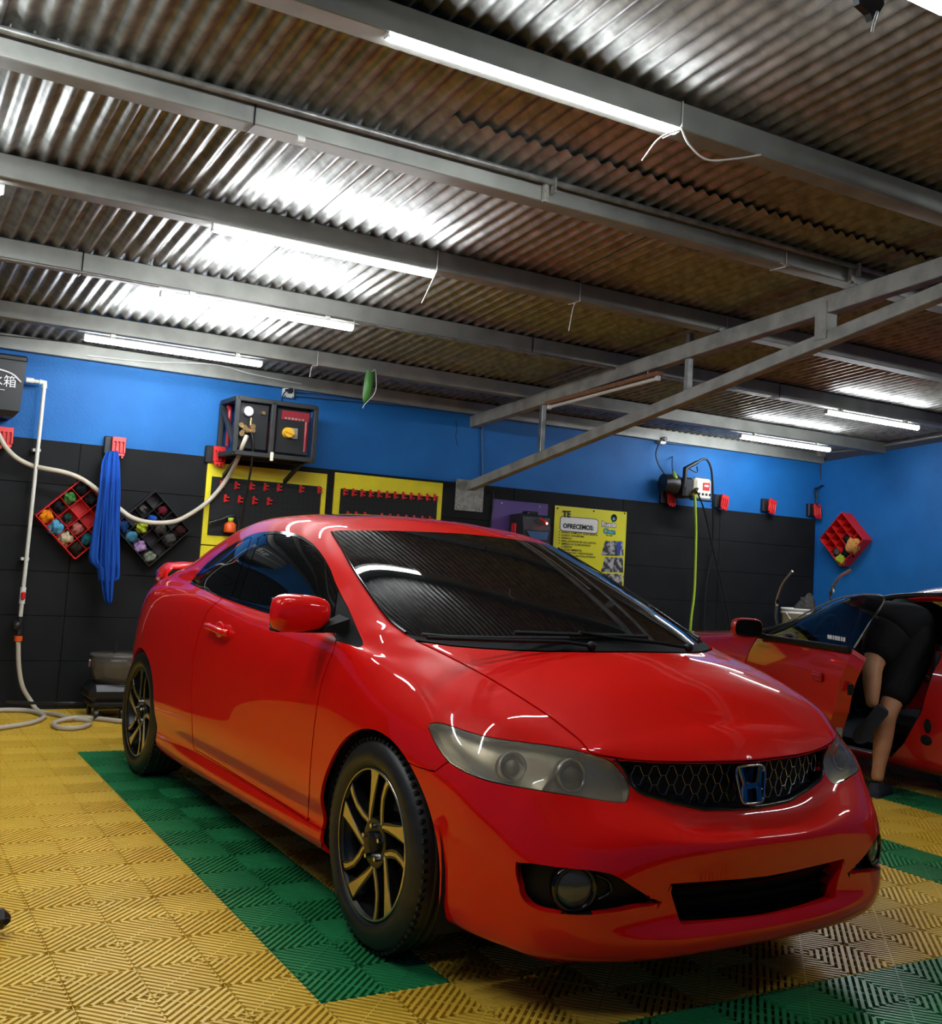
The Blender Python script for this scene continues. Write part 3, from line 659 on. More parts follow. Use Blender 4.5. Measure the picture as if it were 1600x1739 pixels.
def build_skin():
    V, N, T = body_half(); s = Skin(V, N, T)
    # wheel arches
    def arch(cx, cz, r, ex=1.0): return lambda V: np.hypot((V[:, 0]-cx)*ex, V[:, 2]-cz)-r
    side = lambda c_: (np.abs(c_[:, 1]) > .5) & (c_[:, 2] < .75)
    s.paint('hole', arch(0.012, .300, .362), cond=side); s.paint('hole', arch(-2.65, .292, .352), cond=side)
    fwd = lambda c_: c_[:, 0] > .13
    s.paint('front_bumper', pxd(BUMP), on=['body'], cond=fwd, gap=.0035)
    s.paint('hood', pxd(HOOD), on=['body', 'front_bumper'], cond=lambda c_: (c_[:, 0] > -.25) & (c_[:, 2] > .6), gap=.005)
    s.paint('headlight', pxd(HL), on=['body', 'front_bumper', 'hood'], cond=lambda c_: (c_[:, 0] > .05) & (c_[:, 2] > .4), gap=.003, absorb=True)
    s.paint('grille', pxd(GRILLE), on=['front_bumper', 'body', 'hood'], cond=lambda c_: (c_[:, 0] > .6) & (np.abs(c_[:, 1]) < .50) & (c_[:, 2] > .45), absorb=True)
    s.paint('fog_recess', pxd(FOG), on=['front_bumper'], cond=fwd)
    s.paint('lower_opening', pxd(LOWG), on=['front_bumper'], cond=lambda c_: c_[:, 0] > .6)
    s.paint('cowl', pxd(COWL), on=['body', 'hood'], cond=lambda c_: (c_[:, 0] > -.5) & (c_[:, 0] < .5) & (c_[:, 2] > .85))
    s.paint('windshield', pxd(WS), on=['body', 'hood', 'cowl'], cond=lambda c_: (c_[:, 0] > -1.12) & (c_[:, 0] < .4) & (c_[:, 2] > .9), gap=0)
    upr = lambda c_: (c_[:, 0] > -2.6) & (np.abs(c_[:, 1]) > .5) & (c_[:, 2] > .86)
    s.paint('window_trim', pxd(DLO), on=['body'], cond=upr)
    s.paint('door', pxd(DOOR), on=['body'], cond=lambda c_: (np.abs(c_[:, 1]) > .6) & (c_[:, 0] < 0), gap=.0035)
    # glass inside the trim: quarter pane, door pane; the strip between them and the sail stay trim
    PIL = np.array([(433, 895), (388, 1030), (300, 1030), (300, 880)]); PIL2 = np.array([(446, 895), (400, 1032), (562, 1080), (574, 1003), (600, 1000), (600, 880)])
    def q1(V): return np.maximum(pxd(DLO, .010)(V), pxd(PIL)(V))
    def q2(V): return np.maximum(pxd(DLO, .014)(V), pxd(PIL2)(V))
    s.paint('quarter_window', q1, on=['window_trim'], gap=.003); s.paint('door_window', q2, on=['window_trim'], gap=.003)
    SAIL = np.array([(574, 1003), (592, 1035), (616, 1088), (617, 1096), (610, 1099.5), (568, 1090), (571, 1065), (569, 1045)])
    s.paint('mirror_sail', pxd(SAIL), on=['window_trim'])
    # sunroof, rear glass, boot and lamps are drawn in plan
    def rect(poly, ax): return lambda V: sdf(poly, np.abs(V[:, ax]) if False else V[:, ax])
    s.paint('sunroof', rect([(-1.25, -.40), (-1.25, 1), (-1.78, 1), (-1.80, -.40)], [0, 1]), on=['body'], cond=lambda c_: c_[:, 2] > 1.2, gap=.006)
    s.paint('rear_window', rect([(-2.02, -.50), (-2.02, 1), (-2.72, 1), (-2.72, -.46)], [0, 1]), on=['body'], cond=lambda c_: c_[:, 2] > 1.0, gap=.004)
    s.paint('side_skirt', pxd(np.array([(262, 1251), (329, 1276), (347, 1285), (523, 1396), (546, 1408), (546, 1500), (262, 1500)])), on=['body'], cond=lambda c_: (c_[:, 0] < -.2) & (c_[:, 0] > -2.4) & (c_[:, 2] < .32), gap=.002)
    # fender / rear body split behind the front seam of the door, roof drip line
    s.paint('fender', lambda V: -.38-V[:, 0], on=['body'], cond=lambda c_: c_[:, 2] < .90)
    s.paint('fender', lambda V: -.25-V[:, 0], on=['body'], cond=lambda c_: (c_[:, 2] >= .90))
    return s
SK = build_skin()
def true_windshield():
    li = SK.names.index('windshield'); ids = np.unique(SK.T[SK.L == li]); x, y = SK.V[ids, 0], SK.V[ids, 1]; e = 1e-3
    z = ws_height(x, y); ok = np.abs(z-SK.V[ids, 2]) < .035; ids = ids[ok]; x, y, z = x[ok], y[ok], z[ok]
    n = np.stack([-(ws_height(x+e, y)-ws_height(x-e, y))/(2*e), -(ws_height(x, y+e)-ws_height(x, y-e))/(2*e), np.ones(len(x))], 1); n /= np.linalg.norm(n, axis=1, keepdims=True)
    w_ = 1-.0*x; SK.N[ids] = n
true_windshield()
P = M['car_paint']; GB = M['gloss_black']; GL = M['tint_glass']
def both_sides(name, mats, th=.008, labels=(None, None), skirt_mat=0):
    out = []
    for i, mir in enumerate((False, True)):
        o = skin_obj(name, SK.part(name), mats, CAR, th, mirror=mir, skirt_mat=skirt_mat)
        if labels[i]: o['label'] = labels[i]
        out.append(o)
    return out
skin_obj('body', SK.part('body'), P, CAR, .02, both=True)['label'] = 'glossy red body sides, pillars and roof'
skin_obj('hood', SK.part('hood'), P, CAR, .012, both=True)
skin_obj('front_bumper', SK.part('front_bumper'), P, CAR, .03, both=True)
both_sides('fender', P, .012)
both_sides('door', P, .010)
both_sides('side_skirt', P, .012)
both_sides('quarter_window', GL, .004); both_sides('door_window', GL, .004)
both_sides('window_trim', GB, .006); both_sides('mirror_sail', M['matt_black'], .004)
skin_obj('windshield', SK.part('windshield'), GL, CAR, .004, both=True)['label'] = 'very dark tinted windshield'
skin_obj('cowl', SK.part('cowl'), M['matt_black'], CAR, .006, both=True)['label'] = 'black cowl panel below the windshield'
skin_obj('sunroof', SK.part('sunroof'), GL, CAR, .006, both=True); skin_obj('rear_window', SK.part('rear_window'), GL, CAR, .004, both=True)
def liner():
    """dark inner shell seen through the shut lines"""
    V, N, T = body_half(); c_ = V[T].mean(1)
    k = ~((np.hypot(c_[:, 0]-.012, c_[:, 2]-.30) < .40) & (c_[:, 2] < .75) & (np.abs(c_[:, 1]) > .45)) & ~((np.hypot(c_[:, 0]+2.65, c_[:, 2]-.29) < .39) & (c_[:, 2] < .75) & (np.abs(c_[:, 1]) > .45)) & (c_[:, 0] < .60)
    k |= (c_[:, 0] >= .60) & (c_[:, 2] > .70)
    hl = pxd(HL)(np.stack([c_[:, 0], -np.abs(c_[:, 1]), c_[:, 2]], 1)); k &= ~((hl < .03) & (c_[:, 0] > 0) & (c_[:, 2] > .5))
    skin_obj('inner_shell', (V-N*.014, N, T[k]), M['void'], CAR, 0, both=True)
liner()
# ---- the coupe's fitted parts
def cpx(u, v, ax, val):
    """car-frame point on the plane axis=val seen at a pixel"""
    d = CM @ ray(u, v); t = (val-CAMC[ax])/d[ax]; return CAMC+t*d
def mirrored(fn):
    """call fn(sign) for the near (-1) and far (+1) side"""
    return [fn(-1), fn(1)]
M['machined'] = material('machined', (0.56, 0.52, 0.45), 0.25, 1.0)
M['rim_black'] = material('rim_black', (0.006, 0.006, 0.006), 0.3)
M['lens_haze'] = material('lens_haze', (0.80, 0.74, 0.60), 0.10, coat=1.0, coat_rough=.03, trans=.88, ior=1.10)
M['reflector'] = material('reflector', (0.50, 0.46, 0.37), 0.30, .6)
M['fog_glass'] = material('fog_glass', (0.07, 0.07, 0.065), 0.12, coat=.5)
M['badge_chrome'] = material('badge_chrome', (0.45, 0.45, 0.46), 0.06, 1.0)
M['dark_chrome'] = material('dark_chrome', (0.25, 0.25, 0.26), 0.12, 1.0)
M['tail_red'] = material('tail_red', (0.30, 0.003, 0.003), 0.08)
RX = Matrix.Rotation(math.pi/2, 4, 'X')
def spin(x, z): return (x, z)
def build_wheel(pos, side):
    """side -1: outer face towards -y. Wheel = barrel and spokes, with tyre, machined faces, nuts and cap below it"""
    T = Matrix.Rotation(-side*math.pi/2, 4, 'X')      # local z -> outward
    if side < 0: T = Matrix.Rotation(math.pi/2, 4, 'X')
    else: T = Matrix.Rotation(-math.pi/2, 4, 'X')
    R0 = .2255
    b = MB(); b.lathe([(R0-.004, .004), (R0, .002), (R0+.002, -.008), (R0-.012, -.03), (R0-.02, -.06), (R0-.03, -.19)], 64, 0, T)
    b.lathe([(R0-.03, -.10), (.03, -.10)], 40, 0, T)          # brake shield behind the spokes
    b.lathe([(.075, -.012), (.070, -.010), (.045, -.016), (.02, -.020), (0.0, -.020)], 40, 0, T)
    b.lathe([(.075, -.012), (.082, -.05), (.09, -.08)], 40, 0, T)
    face = MB()
    def rib(mb, pts, wd, top, dep, mi=0):
        n = len(pts); vs = []
        for i, (x, y) in enumerate(pts):
            a = np.array(pts[max(i-1, 0)]); c_ = np.array(pts[min(i+1, n-1)]); d = (c_-a)/np.linalg.norm(c_-a); nn = np.array([-d[1], d[0]])*wd[i]/2
            r = math.hypot(x, y); tz = top-(.016*(1-min(r/R0, 1)) if True else 0)
            for (sx, zz) in ((-1, tz-dep), (-1, tz), (1, tz), (1, tz-dep)): vs.append(T @ Vector((x+nn[0]*sx, y+nn[1]*sx, zz)))
        fs = [(i*4+k, i*4+(k+1) % 4, (i+1)*4+(k+1) % 4, (i+1)*4+k) for i in range(n-1) for k in range(4)]+[(0, 1, 2, 3), tuple(range(4*n-1, 4*n-5, -1))]
        mb.add(vs, fs, mi)
    for k in range(5):
        base = math.radians(72*k)*(1 if side < 0 else -1)
        # angles measured clockwise from the top seen from outside
        def pt(r, deg):
            a = math.radians(90-(deg))*1.0; q = (r*math.cos(a), r*math.sin(a))
            a2 = -math.radians(72*k); return (q[0]*math.cos(a2)-q[1]*math.sin(a2), q[0]*math.sin(a2)+q[1]*math.cos(a2))
        thin = [pt(.066, 32), pt(.085, 27), pt(.11, 20), pt(.15, 17), pt(.19, 19), pt(R0-.004, 22)]
        flare = [pt(.066, 34), pt(.085, 44), pt(.11, 54), pt(.15, 63), pt(.19, 68), pt(R0-.004, 70)]
        rib(b, thin, [.022, .024, .026, .026, .026, .030], -.0015, .035); rib(b, flare, [.022, .026, .030, .036, .046, .060], -.0015, .035)
        rib(face, thin, [.007, .009, .0105, .011, .0115, .016], 0.0, .003); rib(face, flare, [.007, .009, .013, .022, .036, .054], 0.0, .003)
    face.lathe([(R0-.0065, .0045), (R0-.002, .0055), (R0, .003)], 72, 0, T)
    wh = b.build('wheel', M['rim_black'], CAR); wh.location = pos
    face.build('machined_face', M['machined'], wh)
    t = MB(); t.lathe([(R0-.006, -.012), (R0+.002, .000), (R0+.012, .010), (R0+.03, .0135), (R0+.05, .012), (.294, .004), (.304, -.004), (.311, -.016), (.3145, -.035), (.3155, -.10), (.3145, -.165), (.306, -.20), (.28, -.212), (R0-.005, -.20)], 96, 0, T)
    for g in (-.055, -.085, -.118, -.148):     # circumferential ribs on the tread
        t.lathe([(.3150, g-.010), (.3172, g-.009), (.3172, g+.009), (.3150, g+.010)], 96, 0, T)
    for k in range(72):                         # shoulder lugs
        a = 2*math.pi*k/72; c_ = T @ Vector((.3090*math.cos(a), .3090*math.sin(a), -.018)); 
        Rm = (T @ Matrix.Rotation(a, 4, 'Z')).to_3x3(); t.box(c_, (.009, .011, .030), 0, Rm @ Matrix.Rotation(.35, 3, 'Y'))
    t.build('tire', M['black_rubber'], wh)
    nutm = None
    for k in range(5):
        a = 2*math.pi*(k+.3)/5; c_ = T @ Vector((.052*math.cos(a), .052*math.sin(a), -.018)); e_ = T @ Vector((.052*math.cos(a), .052*math.sin(a), .004))
        MB().cyl(c_, e_, .0085, 6, 0, .007, sm=False).build('lug_nut', M['chrome'], wh)
    MB().lathe([(.033, -.019), (.032, -.008), (.026, -.004), (0, -.003)], 28, 0, T).build('center_cap', M['satin_black'], wh)
    return wh
WY = .818
for (x, y, sd) in ((0.0, -WY, -1), (-2.65, -WY-.008, -1), (0.0, WY, 1), (-2.65, WY+.008, 1)): build_wheel((x, y, .3172), sd)
def arch_liner(cx, cz, r, sd):
    b = MB(); pts = []
    n = 24
    for y in (sd*.80, sd*.50):
        for i in range(n+1):
            a = math.pi*(-.12+1.24*i/n); pts.append((cx+r*math.cos(a), y, cz+r*math.sin(a)))
    b.add(pts, [(i, i+1, i+n+2, i+n+1) for i in range(n)], 0, True)
    b.add([(cx+r*math.cos(math.pi*(-.12+1.24*i/n)), sd*.50, cz+r*math.sin(math.pi*(-.12+1.24*i/n))) for i in range(n+1)], [tuple(range(n+1))])
    b.build('wheel_arch_liner', M['void'], CAR)
for sd in (-1, 1): arch_liner(.012, .30, .385, sd); arch_liner(-2.65, .292, .375, sd)
b = MB(); b.add([(.60, -.5, .19), (.60, .5, .19), (-3.2, .55, .22), (-3.2, -.55, .22)], [(0, 1, 2, 3)])
b.add([(-.40, -.79, .20), (-.40, .79, .20), (-2.28, .79, .20), (-2.28, -.79, .20)], [(0, 1, 2, 3)]); b.add([(.60, -.5, .19), (.60, .5, .19), (.60, .5, .70), (.60, -.5, .70)], [(0, 1, 2, 3)])
b.build('underbody', M['void'], CAR)
for x in (0, -2.65): MB().cyl((x, -.60, .317), (x, .60, .317), .035, 10).build('axle', M['void'], CAR)
# tail
def build_tail():
    f = []; 
    for j in range(17):
        x0, y0, z0 = ROWS[j][0]; f.append((x0, y0, z0))
    b = MB(); n = len(f); vs = []
    for k, (dx, sy) in enumerate(((0, 1), (-.05, .96), (-.085, .80), (-.105, .5), (-.11, 0), (-.105, -.5), (-.085, -.8), (-.05, -.96), (0, -1))):
        for (x, y, z) in f: zz = z; vs.append((x+dx, y*sy, zz))
    b.add(vs, [(k*n+i, k*n+i+1, (k+1)*n+i+1, (k+1)*n+i) for k in range(8) for i in range(n-1)], 0, True)
    b.build('rear_bumper', P, CAR)
    for sd in (-1, 1):
        MB().ball((-3.27, sd*.58, .80), (.05, .11, .07), 20, 10).build('tail_lamp', M['tail_red'], CAR)
build_tail()
def spoiler():
    b = MB(); prof = [(-.0, 0), (.05, .022), (.11, .03), (.17, .018), (.20, -.004), (.12, -.012), (.03, -.014)]
    vs = []; st = [(-.63, .985, -3.27, .55), (-.615, 1.03, -3.30, .8), (-.58, 1.055, -3.325, 1), (-.50, 1.062, -3.34, 1), (-.25, 1.068, -3.36, 1), (0, 1.07, -3.365, 1), (.25, 1.068, -3.36, 1), (.50, 1.062, -3.34, 1), (.58, 1.055, -3.325, 1), (.615, 1.03, -3.30, .8), (.63, .985, -3.27, .55)]
    for y, z, x, s in st: vs += [(x+px*(1.25 if abs(y) > .45 else 1), y, z+pz*s) for px, pz in prof]
    n = len(prof); m = len(st)
    b.add(vs, [(k*n+i, k*n+(i+1) % n, (k+1)*n+(i+1) % n, (k+1)*n+i) for k in range(m-1) for i in range(n)], 0, True)
    b.add(vs, [tuple(range(n)), tuple(range((m-1)*n+n-1, (m-1)*n-1, -1))])
    b.build('spoiler', P, CAR)
spoiler()
# headlights: hazed lens over a bright bowl with two lamp rings
def headlights():
    V, N, T = SK.part('headlight')
    for mir in (False, True):
        ln = skin_obj('headlight', (V, N, T), M['lens_haze'], CAR, .012, mirror=mir); ln['label'] = 'hazy yellowed headlight lens'
        V2 = V-N*np.array([.045]) ; sgn = 1 if mir else -1
        skin_obj('reflector_bowl', (V2, N, T), M['reflector'], ln, -.033, mirror=mir)
        uv, z = car_px(V)
        for (u, v, r) in ((868, 1296, .036), (975, 1312, .040)):
            i = np.argmin(np.hypot(uv[:, 0]-u, uv[:, 1]-v)); c_ = V[i]-N[i]*.030; nn = N[i]*np.array([1, .35, .6]); nn[0] = abs(nn[0])+.4; nn /= np.linalg.norm(nn)
            if mir: c_ = c_*np.array([1, -1, 1]); nn = nn*np.array([1, -1, 1])
            Q = Vector(nn).to_track_quat('Z', 'Y').to_matrix().to_4x4(); Mx = Matrix.Translation(Vector(c_)) @ Q
            MB().lathe([(r+.006, -.02), (r+.006, .006), (r, .008), (r*.92, -.004), (r*.55, -.02), (.012, -.026)], 28, 0, Mx).build('lamp_ring', M['steel'], ln)
            MB().ball(Vector(c_), r*.62, 16, 10).build('projector', M['fog_glass'], ln)
headlights()
def gx(y, z): return .762-.42*y*y-.10*max(0, z-.60)*0
def grille():
    V, N, T = SK.part('grille'); g = recess_obj('grille', (V, N, T), (-.04, 0, 0), [M['void'], M['gloss_black']], CAR, both=True, skirt_mat=1); g['label'] = 'gloss black grille with a diamond mesh of bright wires'
    f = pxd(GRILLE); 
    fr = MB(); pts = []
    # outer frame along the lower edge
    for (u, v) in [(1047, 1291), (1058, 1306), (1066, 1320), (1072, 1334), (1082, 1345), (1095, 1351.5), (1145, 1365.5), (1197, 1376.5), (1240, 1376), (1268, 1374.5)]:
        uv, z = car_px(V); i = np.argmin(np.hypot(uv[:, 0]-u, uv[:, 1]-v)); pts.append(V[i]+np.array([-.004, 0, .004]))
    pts[-1] = np.array([pts[-1][0], 0, pts[-1][2]]); full = pts+[p*np.array([1, -1, 1]) for p in pts[-2::-1]]
    fr.tube(full, .0065, 8); fr.build('grille_frame', M['gloss_black'], g)
    # wires
    wm = MB(); cw, ch = .052, .034; seg = []
    rows = [.515+ch*i for i in range(7)]
    for i in range(-10, 11):
        for j in range(-1, 7):
            y0, z0 = i*cw+(cw/2 if j % 2 else 0), .50+j*ch*.5*1.0
            z0 = .505+j*.026
            for sy in (-1, 1):
                a = (y0, z0); m1 = (y0+sy*cw*.15, z0+.001); b_ = (y0+sy*cw*.5, z0+.026)
                seg.append((m1, (y0+sy*cw*.36, z0+.025))); seg.append(((y0+sy*cw*.36, z0+.025), b_)) if False else None
            seg.append(((y0-cw*.15, z0+.001), (y0+cw*.15, z0+.001)))
    seg = [s for s in seg if s]
    for a, b_ in seg:
        A = np.array([gx(a[0], a[1])-.016, a[0], a[1]]); B = np.array([gx(b_[0], b_[1])-.016, b_[0], b_[1]])
        test = np.array([A, B])*np.array([1, -1, 1]) if (A[1]+B[1]) > 0 else np.array([A, B])
        test = test.copy(); test[:, 1] = -np.abs(test[:, 1])
        if (f(test+np.array([.016, 0, 0])) < -.006).all() and max(A[2], B[2]) < .668: wm.tube([A, B], .0019, 5, cap=False)
    wm.build('grille_mesh', M['dark_chrome'], g)
    # badge: rounded frame with an H
    ctr = Vector((.768, 0, .607)); Rm = Matrix.Rotation(math.radians(-8), 3, 'Y')
    def LP(y, z, x=0): return ctr + Rm @ Vector((x, y, z))
    out = spline([(-.056, .044), (-.04, .0515), (0, .053), (.04, .0515), (.056, .044), (.058, .025), (.048, -.025), (.042, -.044), (.03, -.051), (0, -.053), (-.03, -.051), (-.042, -.044), (-.048, -.025), (-.058, .025)], 4, True)
    bb = MB(); bb.tube([LP(p[0], p[1], .006) for p in out]+[LP(out[0][0], out[0][1], .006)], .0042, 8, cap=False)
    def bar(p0, p1, w0, w1, x0=.004, th=.006):
        vs = []
        for (p, w_) in ((p0, w0), (p1, w1)):
            for (dy, dx) in ((-w_, x0), (w_, x0), (w_*.6, x0+th), (-w_*.6, x0+th)): vs.append(LP(p[0]+dy, p[1], dx))
        bb.add(vs, [(0, 1, 5, 4), (1, 2, 6, 5), (2, 3, 7, 6), (3, 0, 4, 7), (0, 3, 2, 1), (4, 5, 6, 7)])
    for s in (-1, 1):
        bar((s*.043, .047), (s*.028, 0), .0075, .008); bar((s*.028, 0), (s*.031, -.048), .008, .011)
    vs = [LP(-.030, .006, .004), LP(.030, .006, .004), LP(.030, -.012, .004), LP(-.030, -.012, .004), LP(-.03, .004, .010), LP(.03, .004, .010), LP(.03, -.010, .010), LP(-.03, -.010, .010)]
    bb.add(vs, [(4, 5, 6, 7), (0, 1, 5, 4), (1, 2, 6, 5), (2, 3, 7, 6), (3, 0, 4, 7)])
    em = bb.build('badge', M['badge_chrome'], CAR); em['label'] = 'chrome letter H badge in a rounded frame'
    k = MB(); k.add([LP(p[0]*.97, p[1]*.97, -.004) for p in out], [tuple(range(len(out)))]); k.build('badge_back', M['gloss_black'], em)
grille()
def openings():
    V, N, T = SK.part('fog_recess')
    uv, z = car_px(V); i = np.argmin(np.hypot(uv[:, 0]-978, uv[:, 1]-1519)); c0 = V[i]
    for mir in (False, True):
        s = np.array([1, -1 if mir else 1, 1.0])
        r = recess_obj('fog_recess', (V, N, T), (-.05, .02, 0), M['satin_black'], CAR, mirror=mir)
        nn = Vector((1, (-.35) * (-1 if mir else 1), .02)).normalized(); c_ = Vector(c0*s)+Vector((-.022, .008 if not mir else -.008, 0))
        Mx = Matrix.Translation(c_) @ nn.to_track_quat('Z', 'Y').to_matrix().to_4x4()
        f = MB().lathe([(.060, -.03), (.062, .000), (.058, .006), (.050, .004), (.048, -.006)], 36, 0, Mx).build('fog_lamp', M['gloss_black'], CAR)
        MB().lathe([(.048, -.004), (.040, .001), (.022, .004), (0, .005)], 32, 0, Mx).build('fog_lens', M['fog_glass'], f)
        b = MB(); pts = [(c_.x+.006, c_.y+(.06 if not mir else -.06), c_.z+.032), (c_.x+.016, c_.y+(.10 if not mir else -.10), c_.z+.012), (c_.x+.018, c_.y+(.105 if not mir else -.105), c_.z-.016), (c_.x+.006, c_.y+(.075 if not mir else -.075), c_.z-.034)]
        b.tube(spline(pts, 4), .005, 6); b.build('fog_trim', M['gloss_black'], f)
    V, N, T = SK.part('lower_opening')
    g = recess_obj('lower_grille', (V, N, T), (-.06, 0, 0), [M['void'], P], CAR, both=True, skirt_mat=1)
    for z in (.272, .300, .328, .354):
        b = MB(); ys = np.linspace(-.335, .335, 25); half = .26+.42*max(0, (z-.26))
        ys = np.linspace(-half-.03, half+.03, 25); vs = []
        for y in ys:
            x = .858-.42*y*y-.030; vs += [(x, y, z-.004), (x+.012, y, z), (x, y, z+.004), (x-.02, y, z)]
        b.add(vs, [(i*4+k, i*4+(k+1) % 4, (i+1)*4+(k+1) % 4, (i+1)*4+k) for i in range(24) for k in range(4)])
        b.build('grille_slat', M['gloss_black'], g)
openings()
# mirrors
def mirror(sd):
    c_ = cpx(509, 1041, 1, -.915); c_ = Vector((c_[0], c_[1], c_[2]))
    if sd > 0: c_.y = .83; c_.x -= .42      # the far mirror is folded back
    b = MB(); n, m = 28, 14; vs = []
    def se(a, p): return math.copysign(abs(a)**p, a)
    for j in range(m+1):
        th = -math.pi/2+math.pi*j/m
        for i in range(n):
            ph = 2*math.pi*i/n
            y = se(math.cos(th), .55)*se(math.cos(ph), .55)*.118; x = se(math.cos(th), .7)*se(math.sin(ph), .7)*.062; z = se(math.sin(th), .62)*.064
            z *= (1-.10*(y/.118)*(1 if sd < 0 else -1)); x = x*(1.0 if x > 0 else .35)
            x += -.16*abs(y)*0
            vs.append((c_.x+x-(.10*(-sd*(y))*-1 if False else 0)+(.20*(y*(-sd)))*-1*1.0, c_.y+y, c_.z+z))
    b.add(vs, [(j*n+i, j*n+(i+1) % n, (j+1)*n+(i+1) % n, (j+1)*n+i) for j in range(m) for i in range(n)], 0, True)
    o = b.build('side_mirror', P, CAR)
    lo = MB(); lo.box((c_.x-.005, c_.y+(.0)*sd, c_.z-.057), (.075, .19, .016), bev=.007); 
    inner = c_.y-sd*.115
    lo.add(*arm_geo(c_, sd)); lo.build('mirror_base', M['matt_black'], o)
    g = MB().box((c_.x-.018, c_.y, c_.z), (.006, .20, .10), bev=.002); g.build('mirror_glass', M['chrome'], o)
def arm_geo(c_, sd):
    a = [(c_.x-.02, c_.y-sd*.075, c_.z-.062), (c_.x+.045, c_.y-sd*.075, c_.z-.062), (c_.x+.045, c_.y-sd*.075, c_.z-.045), (c_.x-.02, c_.y-sd*.075, c_.z-.045)]
    e = [(c_.x-.0, sd*.765, c_.z-.045), (c_.x+.09, sd*.765, c_.z-.06), (c_.x+.09, sd*.765, c_.z-.01), (c_.x+.0, sd*.765, c_.z+.0)]
    return a+e, [(0, 1, 2, 3), (7, 6, 5, 4), (0, 4, 5, 1), (1, 5, 6, 2), (2, 6, 7, 3), (3, 7, 4, 0)]
mirror(-1); mirror(1)
# door handles
def handle(sd):
    a = cpx(354, 1062.5, 1, -.85); b_ = cpx(386, 1075, 1, -.85); y = sd*.868
    pts = [(a[0]+.0, sd*.848, a[2]), (a[0]+.015, y, a[2]+.001), ((a[0]+b_[0])/2, y+sd*.004, (a[2]+b_[2])/2+.004), (b_[0]-.03, y, b_[2]+.001), (b_[0], sd*.848, b_[2])]
    b = MB(); b.tube(spline(pts, 5), [.012]*3+[.0125]*6+[.0135]*(len(spline(pts, 5))-9), 10); o = b.build('door_handle', P, CAR)
    MB().cyl((b_[0]-.035, y-sd*.006, b_[2]), (b_[0]-.035, y+sd*.012, b_[2]), .006, 10).build('lock', M['steel'], o)
    MB().ball(((a[0]+b_[0])/2, sd*.842, (a[2]+b_[2])/2), (.055, .010, .034), 20, 10).build('handle_cup', P, o)
handle(-1); handle(1)
# wipers
def ws_pt(u, v, off=.02):
    # plane of the windshield foot in the car frame
    n = np.array([.335, 0, .942]); p0 = np.array([.18, 0, .94])+n*off; d = CM @ ray(u, v); t = ((p0-CAMC)@n)/(d@n); return CAMC+t*d
def wiper(arm, blade):
    A = [ws_pt(*q) for q in arm]; B = [ws_pt(*q, .014) for q in blade]
    w_ = MB().tube(A, .0065, 6); w_.ball(A[0], .016, 12, 6); o = w_.build('wiper_arm', M['satin_black'], CAR)
    MB().tube(B, .0075, 6).build('wiper_blade', M['black_rubber'], o)
wiper([(1005, 1097), (960, 1090), (850, 1088), (725, 1083)], [(716, 1078), (760, 1082), (850, 1084), (966, 1084)])
wiper([(1170, 1100), (1120, 1092), (1040, 1083), (984, 1074)], [(873, 1074), (930, 1076), (1040, 1079), (1100, 1081)])
# bright drip mouldings along the A-pillar/roof edge
def pillar_mould(sd):
    px = [(563, 904), (577, 932), (592, 960), (613, 994), (636, 1028), (662, 1060), (690, 1082)]; V, N, T = SK.part('windshield'); uv, z = car_px(V); pts = []
    for (u, v) in px:
        i = np.argmin(np.hypot(uv[:, 0]-u, uv[:, 1]-v)); q = V[i]+N[i]*.004; pts.append((q[0], q[1]*(-sd), q[2]))
    MB().tube(spline(pts, 4), .0055, 6).build('windshield_moulding', M['gloss_black'], CAR)
pillar_mould(-1); pillar_mould(1)
# sticker script and seat-belt free: nothing inside can be seen through the dark glass
# ================================================================== things on the back wall
def at_wall(u, v, off=0.0): return Vector(on_plane(u, v, 1, WALL_Y-off))
M['yellow_board'] = material('yellow_board', (0.78, 0.66, 0.01), 0.5, noise=(8, (0.70, 0.58, 0.01), .4, .7))
M['peg_black'] = material('peg_black', (0.010, 0.011, 0.011), 0.6, spec=.3)
M['purple'] = material('purple', (0.10, 0.05, 0.22), 0.6)
M['plate'] = material('plate', (0.33, 0.32, 0.28), 0.6, .3, noise=(30, (0.22, 0.21, 0.18), .4, .6))
M['towel_blue'] = material('towel_blue', (0.014, 0.075, 0.36), 0.95, spec=.1, bump=(220, .6, .004))
M['wood'] = material('wood', (0.30, 0.14, 0.06), 0.7, noise=(6, (0.20, 0.09, 0.04), .4, .6, (1, 8, 8)))
M['pvc'] = material('pvc', (0.62, 0.60, 0.52), 0.4)
M['orange'] = material('orange', (0.75, 0.10, 0.01), 0.4)
M['knob_yellow'] = material('knob_yellow', (0.75, 0.42, 0.02), 0.4)
M['frame_dark'] = material('frame_dark', (0.020, 0.021, 0.022), 0.55, bump=(90, .3, .003))
M['maroon'] = material('maroon', (0.25, 0.01, 0.02), 0.35)
M['cream'] = material('cream', (0.80, 0.74, 0.58), 0.4)
M['lime'] = material('lime', (0.40, 0.60, 0.04), 0.5)
M['leaf'] = material('leaf', (0.03, 0.16, 0.015), 0.45, noise=(9, (0.06, 0.22, 0.03), .3, .7))
M['ink'] = material('ink', (0.006, 0.006, 0.008), 0.7)
M['paper'] = material('paper', (0.80, 0.80, 0.78), 0.6)
M['poster'] = material('poster', (0.74, 0.70, 0.01), 0.45)
M['cyan'] = material('cyan', (0.05, 0.45, 0.70), 0.5)
M['photo_grey'] = material('photo_grey', (0.03, 0.03, 0.035), 0.5, noise=(22, (0.45, 0.45, 0.45), .45, .6))
M['jean_blue'] = material('jean_blue', (0.02, 0.06, 0.35), 0.7)
M['led_red'] = material('led_red', (1, .1, .1), .4, emit=(1, .06, .05), strength=25)
